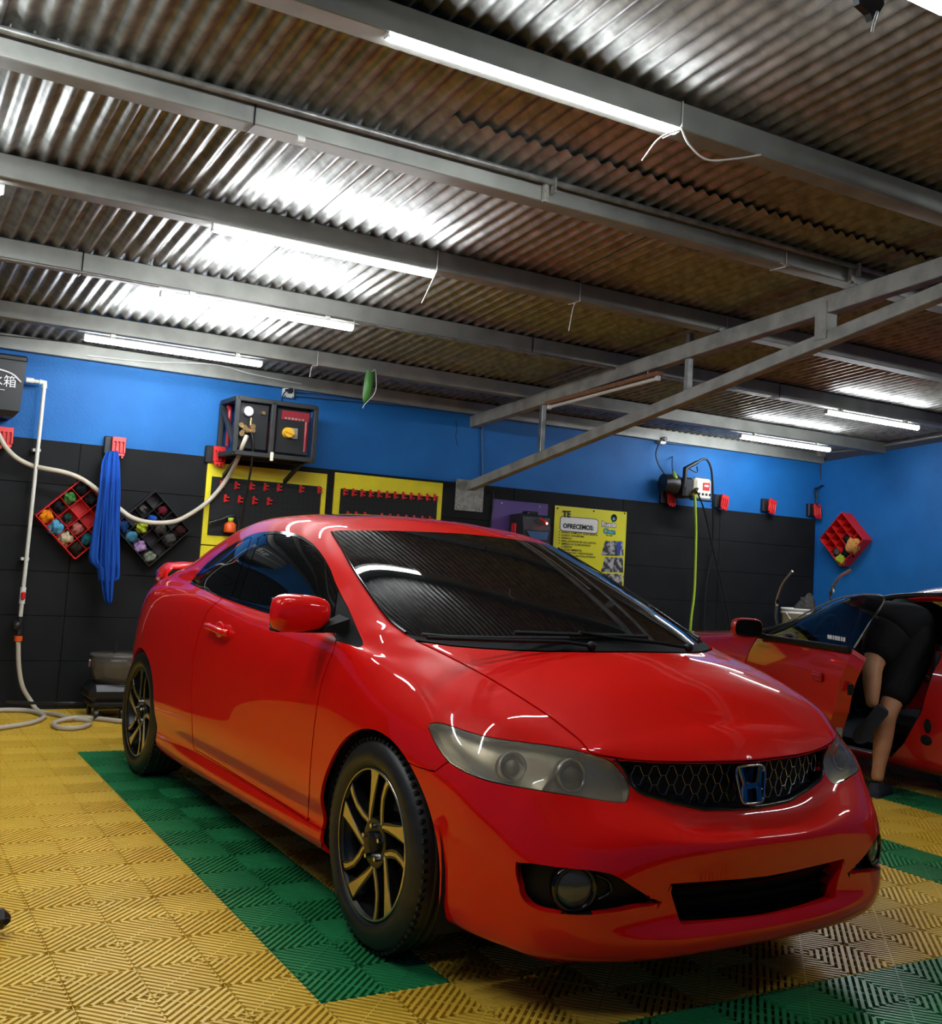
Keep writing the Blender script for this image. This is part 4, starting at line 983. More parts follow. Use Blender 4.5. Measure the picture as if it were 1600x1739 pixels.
M['conduit_blue'] = material('conduit_blue', (0.03, 0.10, 0.24), 0.5)
FACE = Matrix.Rotation(math.pi/2, 4, 'X')      # text drawn in the XZ plane, readable from -Y
# water tank
def water_tank():
    a = at_wall(47, 603, .28); b_ = at_wall(47, 710, .28); x1 = a.x; z1, z0 = a.z, b_.z; w_ = .62; xc = x1-w_/2
    t = empty('water_tank', (xc, WALL_Y-.14, z0), label='black plastic water tank with white characters fixed high on the blue wall', cat='tank')
    H = z1-z0; b = MB()
    def ring(z, sx, y0, y1): return [(-w_/2*sx, y0, z), (w_/2*sx, y0, z), (w_/2*sx, y1, z), (-w_/2*sx, y1, z)]
    vs = ring(0, .86, -.10, .13)+ring(.04, .96, -.13, .135)+ring(H-.05, 1, -.14, .135)
    b.add(vs, [(3, 2, 1, 0)]+[(i, (i+1) % 4, (i+1) % 4+4, i+4) for i in range(4)]+[(i+4, (i+1) % 4+4, (i+1) % 4+8, i+8) for i in range(4)]+[(8, 9, 10, 11)])
    b.build('tank_body', M['black_plastic'], t)
    MB().box((0, -.003, H-.032), (w_+.012, .285, .045), bev=.012).build('lid', M['black_plastic'], t)
    pts = [(-.30, -.145, H-.12), (-.1, -.145, H-.112), (.10, -.145, H-.118), (.22, -.145, H-.14), (.285, -.145, H-.19)]
    MB().tube(spline(pts, 6), [.003]*10+[.006]*15, 5).build('stripe', M['paper'], t)
    MB().tube([(-.3, -.145, H-.24), (.19, -.145, H-.255)], .003, 5).build('stripe', M['paper'], t)
    tx = text_mesh('恒水箱', .085, M['paper'], 'lettering', t, .001); tx.matrix_local = Matrix.Translation((.005, -.146, H-.225)) @ FACE
water_tank()
# supply pipe with elbow and valves
def pipe():
    o = .10; A = at_wall(44, 645, o); B = at_wall(76, 650, o); C_ = at_wall(37, 1010, o); D = at_wall(31, 1062, o)
    C_.x = D.x = (B.x+C_.x)/2 if abs(B.x-C_.x) < .05 else C_.x
    t = empty('supply_pipe', (D.x, D.y, D.z), label='white plastic water pipe running down the wall from the tank', cat='pipe')
    L = lambda p: p-Vector((D.x, D.y, D.z))
    MB().tube([L(A), L(B+Vector((-.02, 0, 0))), L(B+Vector((0, 0, -.02))), L(C_)], .0135, 12).build('pipe', M['pvc'], t)
    MB().tube([L(B+Vector((-.035, 0, 0))), L(B), L(B+Vector((0, 0, -.035)))], .019, 12).build('elbow', M['white_plastic'], t)
    MB().cyl(L(A+Vector((.0, 0, 0))), L(A+Vector((.05, 0, 0))), .019, 12).build('coupling', M['white_plastic'], t)
    MB().cyl(L(C_+Vector((0, 0, .05))), L(C_+Vector((0, 0, -.06))), .019, 12).build('coupling', M['white_plastic'], t)
    MB().box(L(C_+Vector((0, -.028, -.005))), (.028, .02, .055), bev=.008).build('valve_handle', M['red_plastic'], t)
    MB().tube([L(C_+Vector((0, 0, -.05))), L(D)], .0135, 12).build('pipe', M['pvc'], t)
    MB().cyl(L(D+Vector((0, 0, .06))), L(D+Vector((0, 0, -.07))), .022, 12).ball(L(D+Vector((-.02, -.01, 0))), .032).build('tap', M['black_plastic'], t)
    MB().cyl(L(D+Vector((0, 0, -.07))), L(D+Vector((0, 0, -.105))), .026, 14).build('collar', M['orange'], t)
    MB().box((-.005, .055, .45), (.05, .09, .02)).box((0, .055, 1.2), (.05, .09, .02)).build('bracket', M['white_plastic'], t)
    # hose hanging from the tap to the floor
    pts = [D+Vector((0, 0, -.1))]+[at_wall(*q, o) for q in ((32, 1130), (38, 1165), (52, 1190))]+[Vector(on_plane(66, 1208, 2, .016)), Vector(on_plane(95, 1213, 2, .016)), Vector(on_plane(118, 1219, 2, .016)), Vector(on_plane(140, 1220, 2, .016))]
    h = MB().tube(spline(pts, 6), .0155, 10).build('hose', M['hose']); tag(h, 'cream hose hanging from the tap down to the floor', 'hose')
pipe()
def floor_hose(px, label, z=.016, r=.0155):
    pts = [Vector(on_plane(u, v, 2, z+dz)) for (u, v, dz) in px]
    o = MB().tube(spline(pts, 6), r, 10).build('hose', M['hose']); tag(o, label, 'hose', 'cream hoses on the floor'); return o
floor_hose([(-70, 1214, 0), (-30, 1208, 0), (0, 1206, 0), (37, 1206, 0), (62, 1210, 0), (75, 1216, 0), (66, 1223, 0), (45, 1229, 0), (0, 1236, 0), (-60, 1244, 0)], 'cream hose making a wide loop on the floor at the left edge')
floor_hose([(262, 1229, 0), (207, 1225, 0), (180, 1222, 0), (150, 1219, .0), (127, 1219, .012), (105, 1223, .0), (91, 1229, 0), (98, 1235, 0), (120, 1237, 0), (142, 1234, 0), (153, 1228, 0), (146, 1223, 0.028), (128, 1221, .032)], 'cream hose with a small coil on the floor beside the rear wheel')
# big grey hose slung across the wall
def wall_hose():
    q = [(-30, 735, .12), (-6, 735, .10), (8, 757, .10), (26, 776, .09), (52, 790, .075), (78, 796, .13), (109, 802, .14), (134, 811, .13), (155, 824, .14), (172, 838, .15), (188, 852, .15), (203, 864, .16), (222, 878, .19), (246, 886, .19), (272, 888, .19), (298, 885, .18), (323, 873, .12), (349, 855, .08), (370, 834, .08), (388, 809, .12), (401, 785, .30), (412, 757, .45), (419, 740, .45)]
    o = MB().tube(spline([at_wall(u, v, d) for u, v, d in q], 4), .0165, 10).build('hose', M['hose']); tag(o, 'thick grey hose slung across the black cladding to the pressure washer', 'hose')
wall_hose()
# red tool holders
def tool_holder(u, v, label, scale=1.0, tilt=0.0):
    p = at_wall(u, v, 0); t = empty('tool_holder', (p.x, WALL_Y, p.z), label=label, cat='holder', group='red tool holders along the top of the cladding')
    MB().box((-.02, -.022, .01), (.11*scale, .044, .13*scale), bev=.006).build('back_plate', M['black_plastic'], t)
    b = MB(); R = Matrix.Rotation(tilt, 3, 'Y') @ Matrix.Rotation(-.12, 3, 'X'); c_ = Vector((.02, -.075, .0))
    def P3(x, y, z): return c_+R @ Vector((x*scale, y, z*scale))
    def bx(c, d): b.box(c_+R @ Vector((c[0]*scale, c[1], c[2]*scale)), (d[0]*scale, d[1], d[2]*scale), 0, R, .002)
    bx((0, 0, .055), (.095, .02, .035)); bx((0, 0, -.055), (.085, .02, .018))
    for x in (-.0405, -.0135, .0135, .0405): bx((x, 0, 0), (.014, .02, .085))
    bx((0, .012, 0), (.09, .006, .10)); bx((0, .035, .05), (.08, .07, .02))
    b.build('clamp', M['red_plastic'], t)
    for x in (-.027, 0, .027): MB().box(c_+R @ Vector((x*scale, -.004, -.07*scale)), (.012, .014, .02), 0, R).build('prong', M['red_plastic'], t)
for u, v, l in ((2, 744, 'red tool holder cut off by the left edge under the water tank'), (193, 760, 'red tool holder gripping the blue towel'), (363, 775, 'red tool holder beside the caged pressure washer'), (1129, 846, 'red tool holder below the black hose reel of the small washer'), (1219, 853, 'red tool holder just right of the white pressure washer'), (1300, 860, 'red tool holder standing alone on the right of the cladding'), (1377, 868, 'red tool holder nearest the room corner')):
    tool_holder(u, v, l, 1.0, 0.25 if u in (1219, 1300) else 0.0)
# blue towel
def towel():
    c0 = at_wall(190, 768, .21); px2m = 1/290.0
    t = empty('towel', (c0.x, c0.y, c0.z), label='long royal blue towel hanging from a red holder on the black cladding', cat='towel')
    def cloth(prof, name, yoff, seed):
        """prof: (v, left u, right u) rows; pleated sheet with two faces"""
        n = 36; vs = []; rnd = random.Random(seed); ph = [rnd.uniform(0, 6.28) for _ in range(4)]
        P_ = np.array(prof, float); vv = np.linspace(P_[0, 0], P_[-1, 0], 40)
        rows = []
        for v in vv:
            l = np.interp(v, P_[:, 0], P_[:, 1]); r = np.interp(v, P_[:, 0], P_[:, 2]); o_y = .10+.11*min(1, (v-vv[0])/45); A = at_wall(l, v, o_y); B = at_wall(r, v, o_y); f = (v-vv[0])/(vv[-1]-vv[0])
            row = []
            for i in range(n+1):
                s = i/n; p = A.lerp(B, s); amp = .010+.014*min(1, f*2)
                fold = math.sin(s*math.pi*2*2.3+ph[0]+f*1.6+.5*math.sin(5*f+ph[2]))*.8+math.sin(s*math.pi*2*4.7+ph[1]-f*2.1)*.35+.18*math.sin(9*f+s*8+ph[3])
                row.append(p-c0+Vector((0, -yoff+amp*fold-.02*math.sin(math.pi*s), 0)))
            rows.append(row)
        m = len(rows)
        for row in rows: vs += row
        for row in rows: vs += [p+Vector((0, .012, 0)) for p in row]
        k = n+1; fs = [(j*k+i, (j+1)*k+i, (j+1)*k+i+1, j*k+i+1) for j in range(m-1) for i in range(n)]; o_ = m*k
        fs += [tuple(o_+q for q in f[::-1]) for f in fs]
        for j in range(m-1): fs += [(j*k, o_+j*k, o_+(j+1)*k, (j+1)*k), (j*k+n, (j+1)*k+n, o_+(j+1)*k+n, o_+j*k+n)]
        for i in range(n): fs += [(i, i+1, o_+i+1, o_+i), ((m-1)*k+i, o_+(m-1)*k+i, o_+(m-1)*k+i+1, (m-1)*k+i+1)]
        b = MB(); b.add(vs, fs, 0, True); b.build(name, M['towel_blue'], t)
    cloth([(766, 181, 201), (785, 173, 204), (830, 169, 205), (900, 158, 203), (945, 151, 203), (958, 153, 203), (963, 164, 203), (975, 166, 203), (986, 167, 202), (989, 169, 190)], 'fold', .0, 1)
    cloth([(768, 183, 200), (830, 176, 199), (900, 170, 198), (960, 168, 197), (1000, 172, 192), (1018, 175, 190), (1026, 180, 186)], 'fold', .025, 5)
towel()
# crate organisers, hung as diamonds
def rag(c, r, mat, label, seed, squash=(1, 1, 1), cat='cloth', group='rags stuffed in the organisers'):
    rnd = random.Random(seed); b = MB(); n, m = 20, 12; vs = []
    ph = [(rnd.uniform(0, 6.3), rnd.uniform(0, 6.3), rnd.choice((2, 3, 4, 5)), rnd.choice((2, 3, 4))) for _ in range(5)]
    for j in range(m+1):
        th = math.pi*j/m
        for i in range(n):
            a = 2*math.pi*i/n; rr = 1+sum(.13*math.sin(p[2]*a+p[0])*math.sin(p[3]*th+p[1]) for p in ph)+.22*abs(math.sin(3*a+4*th+ph[0][0]+math.sin(5*th+ph[1][0])))-.10
            vs.append((r*rr*math.sin(th)*math.cos(a)*squash[0], r*rr*math.sin(th)*math.sin(a)*squash[1], r*rr*math.cos(th)*squash[2]))
    b.add(vs, [(j*n+i, (j+1)*n+i, (j+1)*n+(i+1) % n, j*n+(i+1) % n) for j in range(m) for i in range(n)], 0, True)
    o = b.build('rag', mat); o.location = c; o.rotation_euler = (rnd.uniform(-.5, .5), rnd.uniform(-1, 1), rnd.uniform(-.5, .5)); tag(o, label, cat, group); return o
def cloth_mat(name, c, c2=None): 
    if name not in M: M[name] = material(name, c, .95, spec=.05, noise=(40, c2 or tuple(x*.5 for x in c), .4, .7), bump=(120, .5, .004))
    return M[name]
def organiser(ctr, s, mat, label, n=4, depth=.10, rot=math.pi/4, facing='back', skip=(), thick=.005, extra=0.0):
    """square grid crate of side s, centre ctr on the wall surface; local x right, z up, y into the room is negative"""
    t = empty('crate_organiser', ctr, label=label, cat='organiser', group='square crate organisers hung as diamonds')
    base = Matrix.Rotation(rot+extra, 4, 'Y'); 
    if facing == 'right': t.rotation_euler = (0, 0, -math.pi/2)
    t_m = base
    def bx(b, c, d): b.box(t_m @ Vector(c), d, 0, t_m.to_3x3(), .0015)
    b = MB(); bx(b, (0, -.004, 0), (s, .006, s)); b.build('back', mat, t)
    for (c, d) in (((-s/2, -depth/2, 0), (thick*1.4, depth, s)), ((s/2, -depth/2, 0), (thick*1.4, depth, s)), ((0, -depth/2, -s/2), (s, depth, thick*1.4)), ((0, -depth/2, s/2), (s, depth, thick*1.4))):
        b = MB(); bx(b, c, d); b.build('side', mat, t)
    for k in range(1, n):
        p = -s/2+s*k/n
        if ('x', k) not in skip: b = MB(); bx(b, (p, -depth/2-.002, 0), (thick*.8, depth-.01, s-.008)); b.build('divider', mat, t)
        if ('z', k) not in skip: b = MB(); bx(b, (0, -depth/2-.0015, p), (s-.008, depth-.012, thick*.8)); b.build('divider', mat, t)
    def cell(i, j, out=0.0):     # i along local x, j along local z
        v = t_m @ Vector((-s/2+s*(i+.5)/n, -depth*.55-out, -s/2+s*(j+.5)/n))
        if facing == 'right': v = Matrix.Rotation(-math.pi/2, 4, 'Z') @ v
        return Vector(ctr)+v
    return cell
oc1 = (at_wall(137, 812, .11)+at_wall(135, 950, .11))/2; oc1.x = (at_wall(60, 882, .11).x+at_wall(206, 880, .11).x)/2; 
c1 = organiser((oc1.x, WALL_Y-.012, oc1.z), .40, M['red_plastic'], 'red square crate organiser hung as a diamond left of the blue towel')
oc2 = (at_wall(260, 832, .11)+at_wall(255, 963, .11))/2; oc2.x = (at_wall(195, 895, .11).x+at_wall(321, 897, .11).x)/2
c2 = organiser((oc2.x, WALL_Y-.012, oc2.z), .385, M['black_plastic'], 'black square crate organiser hung as a diamond right of the blue towel')
oc3 = Vector((RIGHT_X, (on_plane(1428, 871, 0, RIGHT_X-.14)[1]+on_plane(1428, 960, 0, RIGHT_X-.14)[1])/2, (on_plane(1428, 871, 0, RIGHT_X-.14)[2]+on_plane(1428, 960, 0, RIGHT_X-.14)[2])/2))
c3 = organiser(oc3, .385, M['red_plastic'], 'red square crate organiser hung as a diamond on the right-hand blue wall', n=4, depth=.14, facing='right')
# with rot +45deg about Y: local +x points right and down, local +z points right and up
RG = [
 (c1, 0, 0, .055, 'orange_rag', (.75, .22, .01), 'orange rag in the leftmost cell of the left red organiser'),
 (c1, 1, 0, .062, 'teal_rag', (.08, .28, .42), 'light blue rag spilling from the lower edge of the left red organiser'),
 (c1, 2, 0, .055, 'beige_rag', (.48, .38, .24), 'beige crumpled rag near the bottom of the left red organiser'),
 (c1, 3, 0, .056, 'brown_rag', (.03, .02, .015), 'dark brown rag in the lowest cell of the left red organiser'),
 (c1, 0, 2, .048, 'green_rag', (.06, .20, .05), 'green rag in the upper left cell of the left red organiser'),
 (c1, 0, 3, .060, 'black_rag', (.012, .012, .013), 'black rag filling the top cell of the left red organiser'),
 (c1, 1, 3, .055, 'black_rag', (.012, .012, .013), 'black rag beside the towel, upper right of the left red organiser'),
 (c1, 0, 1, .045, 'black_rag', (.012, .012, .013), 'black rag between the orange and green ones in the left red organiser'),
 (c1, 1, 1, .035, 'dgreen_rag', (.015, .05, .03), 'small dark green rag in the middle of the left red organiser'),
 (c1, 2, 1, .045, 'pink_rag', (.40, .12, .10), 'pinkish crumpled rag in the middle of the left red organiser'),
 (c1, 3, 1, .05, 'teal_dark', (.02, .12, .14), 'dark teal rag beside the towel in the left red organiser'),
 (c2, 1, 1, .05, 'lime_rag', (.42, .50, .04), 'lime yellow rag in the black organiser'),
 (c2, 1, 0, .052, 'blue_rag', (.06, .20, .30), 'pale blue rag at the lower left edge of the black organiser'),
 (c2, 0, 0, .055, 'navy_rag', (.015, .05, .16), 'navy rag behind the towel at the left corner of the black organiser'),
 (c2, 2, 0, .055, 'lilac_rag', (.42, .26, .50), 'lilac rag near the bottom of the black organiser'),
 (c2, 3, 0, .05, 'sage_rag', (.18, .20, .14), 'sage green rag in the lowest cell of the black organiser'),
 (c2, 2, 2, .05, 'grey_rag', (.07, .065, .06), 'grey rag in the middle right of the black organiser'),
 (c2, 3, 2, .055, 'grey_rag', (.07, .065, .06), 'grey rag at the lower right edge of the black organiser'),
 (c2, 3, 3, .05, 'rust_rag', (.05, .02, .018), 'dark maroon rag in the right corner of the black organiser'),
 (c2, 1, 3, .04, 'wine_rag', (.12, .015, .025), 'wine red rag in the upper right of the black organiser'),
 (c2, 1, 2, .035, 'blue_small', (.02, .08, .35), 'small blue rag behind the hose in the black organiser'),
 (c2, 0, 2, .03, 'grey_rag', (.07, .065, .06), 'small grey rag in the upper left of the black organiser'),
 (c3, 3, 2, .062, 'tan_rag', (.62, .28, .08), 'tan orange rag at the right of the far red organiser'),
 (c3, 2, 0, .035, 'grey_rag', (.07, .065, .06), 'grey rag at the lower left of the far red organiser'),
 (c3, 3, 0, .045, 'lime_rag', (.42, .50, .04), 'yellow green rag in the lowest cell of the far red organiser'),
 (c3, 3, 1, .045, 'black_rag', (.012, .012, .013), 'black rag above the yellow green one in the far red organiser'),
 (c3, 2, 2, .035, 'black_rag', (.012, .012, .013), 'small black rag in the middle of the far red organiser'),
]
for k, (cf, i, j, r, mn, col, lab) in enumerate(RG): rag(cf(i, j, .03 if cf is c3 else .005), r*(1.15 if cf is c3 else .82), cloth_mat(mn, col), lab, k+1)
# caged pressure washer on a shelf
def washer():
    off = .43; A = at_wall(405, 678, off); B = at_wall(537, 696, off); D = at_wall(531, 782, off)
    x0, x1, z1, z0 = A.x, B.x, A.z+.01, D.z+.0; w_ = x1-x0; h = z1-z0; dp = .40
    t = empty('pressure_washer', ((x0+x1)/2, WALL_Y-.03, z0), label='pressure washer in a black steel cage on the wall above the yellow pegboard', cat='pressure washer')
    yf = -dp; X0, X1 = -w_/2, w_/2; T = .035
    def bar(n, a, b_, m='frame_dark', th=T): MB().beam(a, b_, th, th, bev=.004, up=(0, 1, .01) if abs(a[2]-b_[2]) > .1 else (0, 0, 1)).build(n, M[m], t)
    for y in (yf, -.02):
        for x in (X0, X1): bar('cage_post', (x, y, 0), (x, y, h))
        for z in (0, h): bar('cage_rail', (X0, y, z), (X1, y, z))
    for x in (X0, X1):
        for z in (0, h): bar('cage_rail', (x, yf, z), (x, -.02, z))
    bar('cage_post', (X0+w_*.45, yf, 0), (X0+w_*.45, yf, h)); bar('cage_brace', (X0, yf, .05), (X0, -.05, h-.05))
    MB().box((0, yf/2, .012), (w_, dp, .012)).build('shelf', M['frame_dark'], t); MB().box((0, yf/2, h-.0), (w_, dp, .008)).build('cage_top', M['frame_dark'], t)
    MB().box((X0+w_*.22, yf+.07, h*.52), (w_*.40, .08, h*.88), bev=.01).build('panel', M['black_plastic'], t)
    pr = MB().box((X0+w_*.73, yf+.05, h*.5), (w_*.45, .06, h*.86), bev=.01).build('panel', M['black_plastic'], t)
    MB().box((0, -.17, h*.40), (w_*.8, .16, h*.6), bev=.03).build('motor', M['maroon'], t)
    g = MB().cyl((X0+w_*.14, yf+.03, h*.78), (X0+w_*.14, yf+.0, h*.78), .038, 28).build('gauge', M['steel'], t)
    MB().cyl((X0+w_*.14, yf+.0, h*.78), (X0+w_*.14, yf-.002, h*.78), .031, 28).build('dial', M['paper'], g)
    MB().beam((X0+w_*.14-.012, yf-.003, h*.78-.006), (X0+w_*.14+.016, yf-.003, h*.78+.01), .003, .002).build('needle', M['ink'], g)
    MB().cyl((X0+w_*.33, yf+.03, h*.78), (X0+w_*.33, yf+.0, h*.78), .014, 16).build('fitting', M['brass'], t)
    rnd = random.Random(4)
    for k in range(11):
        c_ = Vector((X0+w_*(.03+.17*rnd.random()), yf-.01-.03*rnd.random(), h*(.30+.22*rnd.random()))); MB().cyl(c_+Vector((0, .02, 0)), c_-Vector((0, .02, 0)), .013+.008*rnd.random(), 8).build('brass_fitting', M['brass'], t)
    MB().cyl((X0+w_*.17, yf-.01, h*.45), (X0+w_*.17, yf-.01, h*.66), .010, 10).build('brass_fitting', M['brass'], t)
    kb = MB().cyl((X0+w_*.66, yf+.02, h*.47), (X0+w_*.66, yf-.03, h*.47), .042, 22, r2=.036).box((X0+w_*.66, yf-.038, h*.47), (.07, .014, .016), 0, Matrix.Rotation(.3, 3, 'Y')).build('knob', M['knob_yellow'], t)
    MB().box((X0+w_*.745, yf+.01, h*.47), (.05, .02, .08), bev=.004).build('switch_plate', M['plate'], t)
    MB().box((X0+w_*.75, yf+.015, h*.80), (w_*.36, .004, h*.17)).build('sticker', M['maroon'], t)
    for k in range(6): MB().box((X0+w_*(.62+.045*k), yf+.012, h*.745), (w_*.03, .003, .014)).build('sticker_mark', M['plate'], pr)
    for x, y in ((X0+.02, -.12), (X1-.06, yf+.06)):
        MB().tube(spline([(x, y-.03, h*.15), (x, y-.03, h*.8), (x, y+.02, h*.92)], 6), .016, 10).build('roll_bar', M['maroon'], t)
    MB().box((X0+w_*.46, yf-.02, -.005), (.024, .012, .065), bev=.003).build('tag_plate', M['cream'], t)
    # wall brackets
    for x in (X0+.06, X1-.06): MB().beam((x, .02, -.16), (x, yf+.06, -.02), .025, .025).build('bracket', M['frame_dark'], t)
    # thin black lance hose falling to the car
    pts = [at_wall(427, 735, .45), at_wall(430, 752, .45), at_wall(427, 790, .40), at_wall(420, 830, .30), at_wall(413, 870, .2), at_wall(409, 900, .15), at_wall(408, 930, .12)]
    o = MB().tube(spline(pts, 5), .009, 8).build('lance_hose', M['wire_black']); tag(o, 'thin black lance hose hanging from the caged pressure washer in front of the pegboard', 'hose')
washer()
# sockets
def socket(u, v, label):
    p = at_wall(u, v, 0); t = empty('wall_socket', (p.x, WALL_Y, p.z), label=label, cat='socket', group='surface sockets under the ceiling')
    MB().box((0, -.022, 0), (.092, .044, .105), bev=.006).build('box', M['plate'] if False else M['white_plastic'], t)
    pl = MB().cyl((0, -.044, 0), (0, -.085, 0), .020, 14).box((-.02, -.075, 0), (.05, .018, .016), bev=.004).build('plug', M['black_plastic'], t)
    for sx, sz in ((-.032, .045), (.032, .045), (-.032, -.045), (.032, -.045)): MB().cyl((sx, -.044, sz), (sx, -.047, sz), .006, 8).build('screw', M['black_plastic'], t)
    return p
s1 = socket(488, 665, 'grey wall socket with a black plug above the caged pressure washer'); s2 = socket(1121, 746, 'small wall socket with a black plug, left of the white pressure washer')
def wire(pts, r, mat, label, name='cable', cat='cable', group=None, n=6, seg=6):
    o = MB().tube(spline(pts, seg) if len(pts) > 2 else pts, r, n).build(name, M[mat]); tag(o, label, cat, group); return o
wire([s1+Vector((-.03, -.08, 0)), s1+Vector((-.06, -.08, -.04)), s1+Vector((-.06, -.05, -.12)), s1+Vector((-.05, -.06, -.19))], .005, 'wire_black', 'black cord from the wall socket into the caged pressure washer')
wire([s2+Vector((-.02, -.08, 0)), s2+Vector((-.06, -.08, -.03)), at_wall(1114, 770, .06), at_wall(1119, 790, .08), at_wall(1131, 808, .12)], .006, 'wire_black', 'black cord hanging from the small wall socket')
for u0, v0, u1, v1, lb in ((500, 664, 803, 690, 'blue painted conduit from the socket above the caged washer'), (500, 671, 803, 698, 'lower blue painted conduit running beside the first one'), (1130, 748, 1403, 775, 'thin blue painted conduit from the small socket to the room corner'), (1130, 752, 1403, 780, 'lower blue painted conduit running to the room corner')):
    wire([at_wall(u0, v0, .018), at_wall(u1, v1, .018)], .012, 'conduit_blue', lb, 'conduit', 'conduit')
# pegboards
def board(name, x0, x1, z0, z1, label):
    t = empty(name, ((x0+x1)/2, WALL_Y-.0125, (z0+z1)/2), label=label, cat='board', group='yellow tool boards'); return t
def peg(px, inner, hooks, label):
    A, B, z0 = px; w_ = B.x-A.x; z1 = (A.z+B.z)/2; h = z1-z0
    t = board('tool_board', A.x, B.x, z0, z1, label); MB().box((0, -.008, 0), (w_, .016, h), bev=.002).build('yellow_panel', M['yellow_board'], t)
    iw, ih, ic, iz = inner; cx, cz = ic-(A.x+B.x)/2, iz-(z0+z1)/2
    pb = MB().box((cx, -.022, cz), (iw, .012, ih), bev=.002).build('pegboard', M['peg_black'], t)
    hb = MB(); nx, nz = int(iw/.042), int(ih/.042)
    for i in range(nx):
        for j in range(nz): hb.cyl((cx+(i-(nx-1)/2)*.042, -.0279, cz+(j-(nz-1)/2)*.042), (cx+(i-(nx-1)/2)*.042, -.0284, cz+(j-(nz-1)/2)*.042), .006, 6, sm=False)
    o = hb.build('peg_hole', M['void'], pb); o['kind'] = 'stuff'
    hm = None; c0 = Vector(((A.x+B.x)/2, WALL_Y-.012, (z0+z1)/2))
    for (u, v) in hooks:
        p = at_wall(u, v, .04)-c0
        if hm is None:
            b = MB().box((0, 0, 0), (.020, .010, .062), bev=.002).box((.012, -.010, .008), (.030, .020, .012), bev=.002).box((.012, -.010, -.018), (.030, .020, .010), bev=.002); hm = b.build('hook', M['red_plastic'], t); hm.location = (p.x, -.032, p.z)
        else:
            o = bpy.data.objects.new('hook', hm.data); link(o, t); o.location = (p.x, -.032, p.z)
    return t
k2 = lambda x, y: (330+x/3.556, 620+y/3.556)
A = at_wall(352.5, 787, .02); B = at_wall(555.8, 803, .02); zb = at_wall(338, 924, .02).z
ia, ib, ic_ = at_wall(360, 809, .03), at_wall(546, 822, .03), at_wall(352, 908, .03)
peg((A, B, zb), (ib.x-ia.x, ia.z-ic_.z, (ia.x+ib.x)/2, (ia.z+ic_.z)/2), [k2(x, 722+(x-155)*.052) for x in (162, 250, 340, 425, 505, 640, 750)]+[k2(x, 805+(x-185)*.07) for x in (185, 270, 357, 445)], 'yellow board with a black pegboard below the caged pressure washer')
A2 = at_wall(569, 804, .02); B2 = at_wall(752, 819, .02)
ja, jb = at_wall(579, 824, .03), at_wall(743, 836, .03)
peg((A2, B2, zb), (jb.x-ja.x, ia.z-ic_.z, (ja.x+jb.x)/2, (ia.z+ic_.z)/2), [k2(x, 765+(x-905)*.065) for x in (905, 958, 1010, 1062, 1112, 1162, 1210, 1260, 1308, 1355, 1405, 1450)]+[k2(x, 905+(x-925)*.06) for x in (925, 975, 1028, 1130, 1180, 1228, 1278, 1325, 1375, 1420)], 'yellow board with a black pegboard and two full rows of red hooks')
t = board('tool_board', A.x, B.x, zb-.62, zb-.006, 'yellow board under the left pegboard, mostly hidden by the car'); MB().box((0, -.008, 0), (B.x-A.x, .016, .61), bev=.002).build('yellow_panel', M['yellow_board'], t)
t = board('tool_board', A2.x, B2.x, zb-.62, zb-.006, 'yellow board hidden behind the car roof, under the right pegboard'); MB().box((0, -.008, 0), (B2.x-A2.x, .016, .61), bev=.002).build('yellow_panel', M['yellow_board'], t)
# foam spray gun on the pegboard
def spray():
    p = at_wall(391, 893, .10); t = empty('foam_sprayer', p, label='orange and black foam sprayer hanging on the left pegboard', cat='sprayer')
    MB().lathe([(0, -.05), (.042, -.05), (.046, -.04), (.044, .01), (.02, .03), (0, .03)], 16).build('cup', M['orange'], t)
    MB().lathe([(0, .03), (.02, .03), (.022, .06), (0, .062)], 12).build('neck', M['lime'], t)
    MB().tube(spline([(-.16, 0, .01), (-.08, 0, .04), (.0, 0, .075), (.05, 0, .07), (.065, 0, .0), (.06, 0, -.05)], 5), .012, 8).build('gun', M['black_plastic'], t)
    MB().box((0, .045, .06), (.03, .06, .02)).build('hanger', M['black_plastic'], t)
spray()
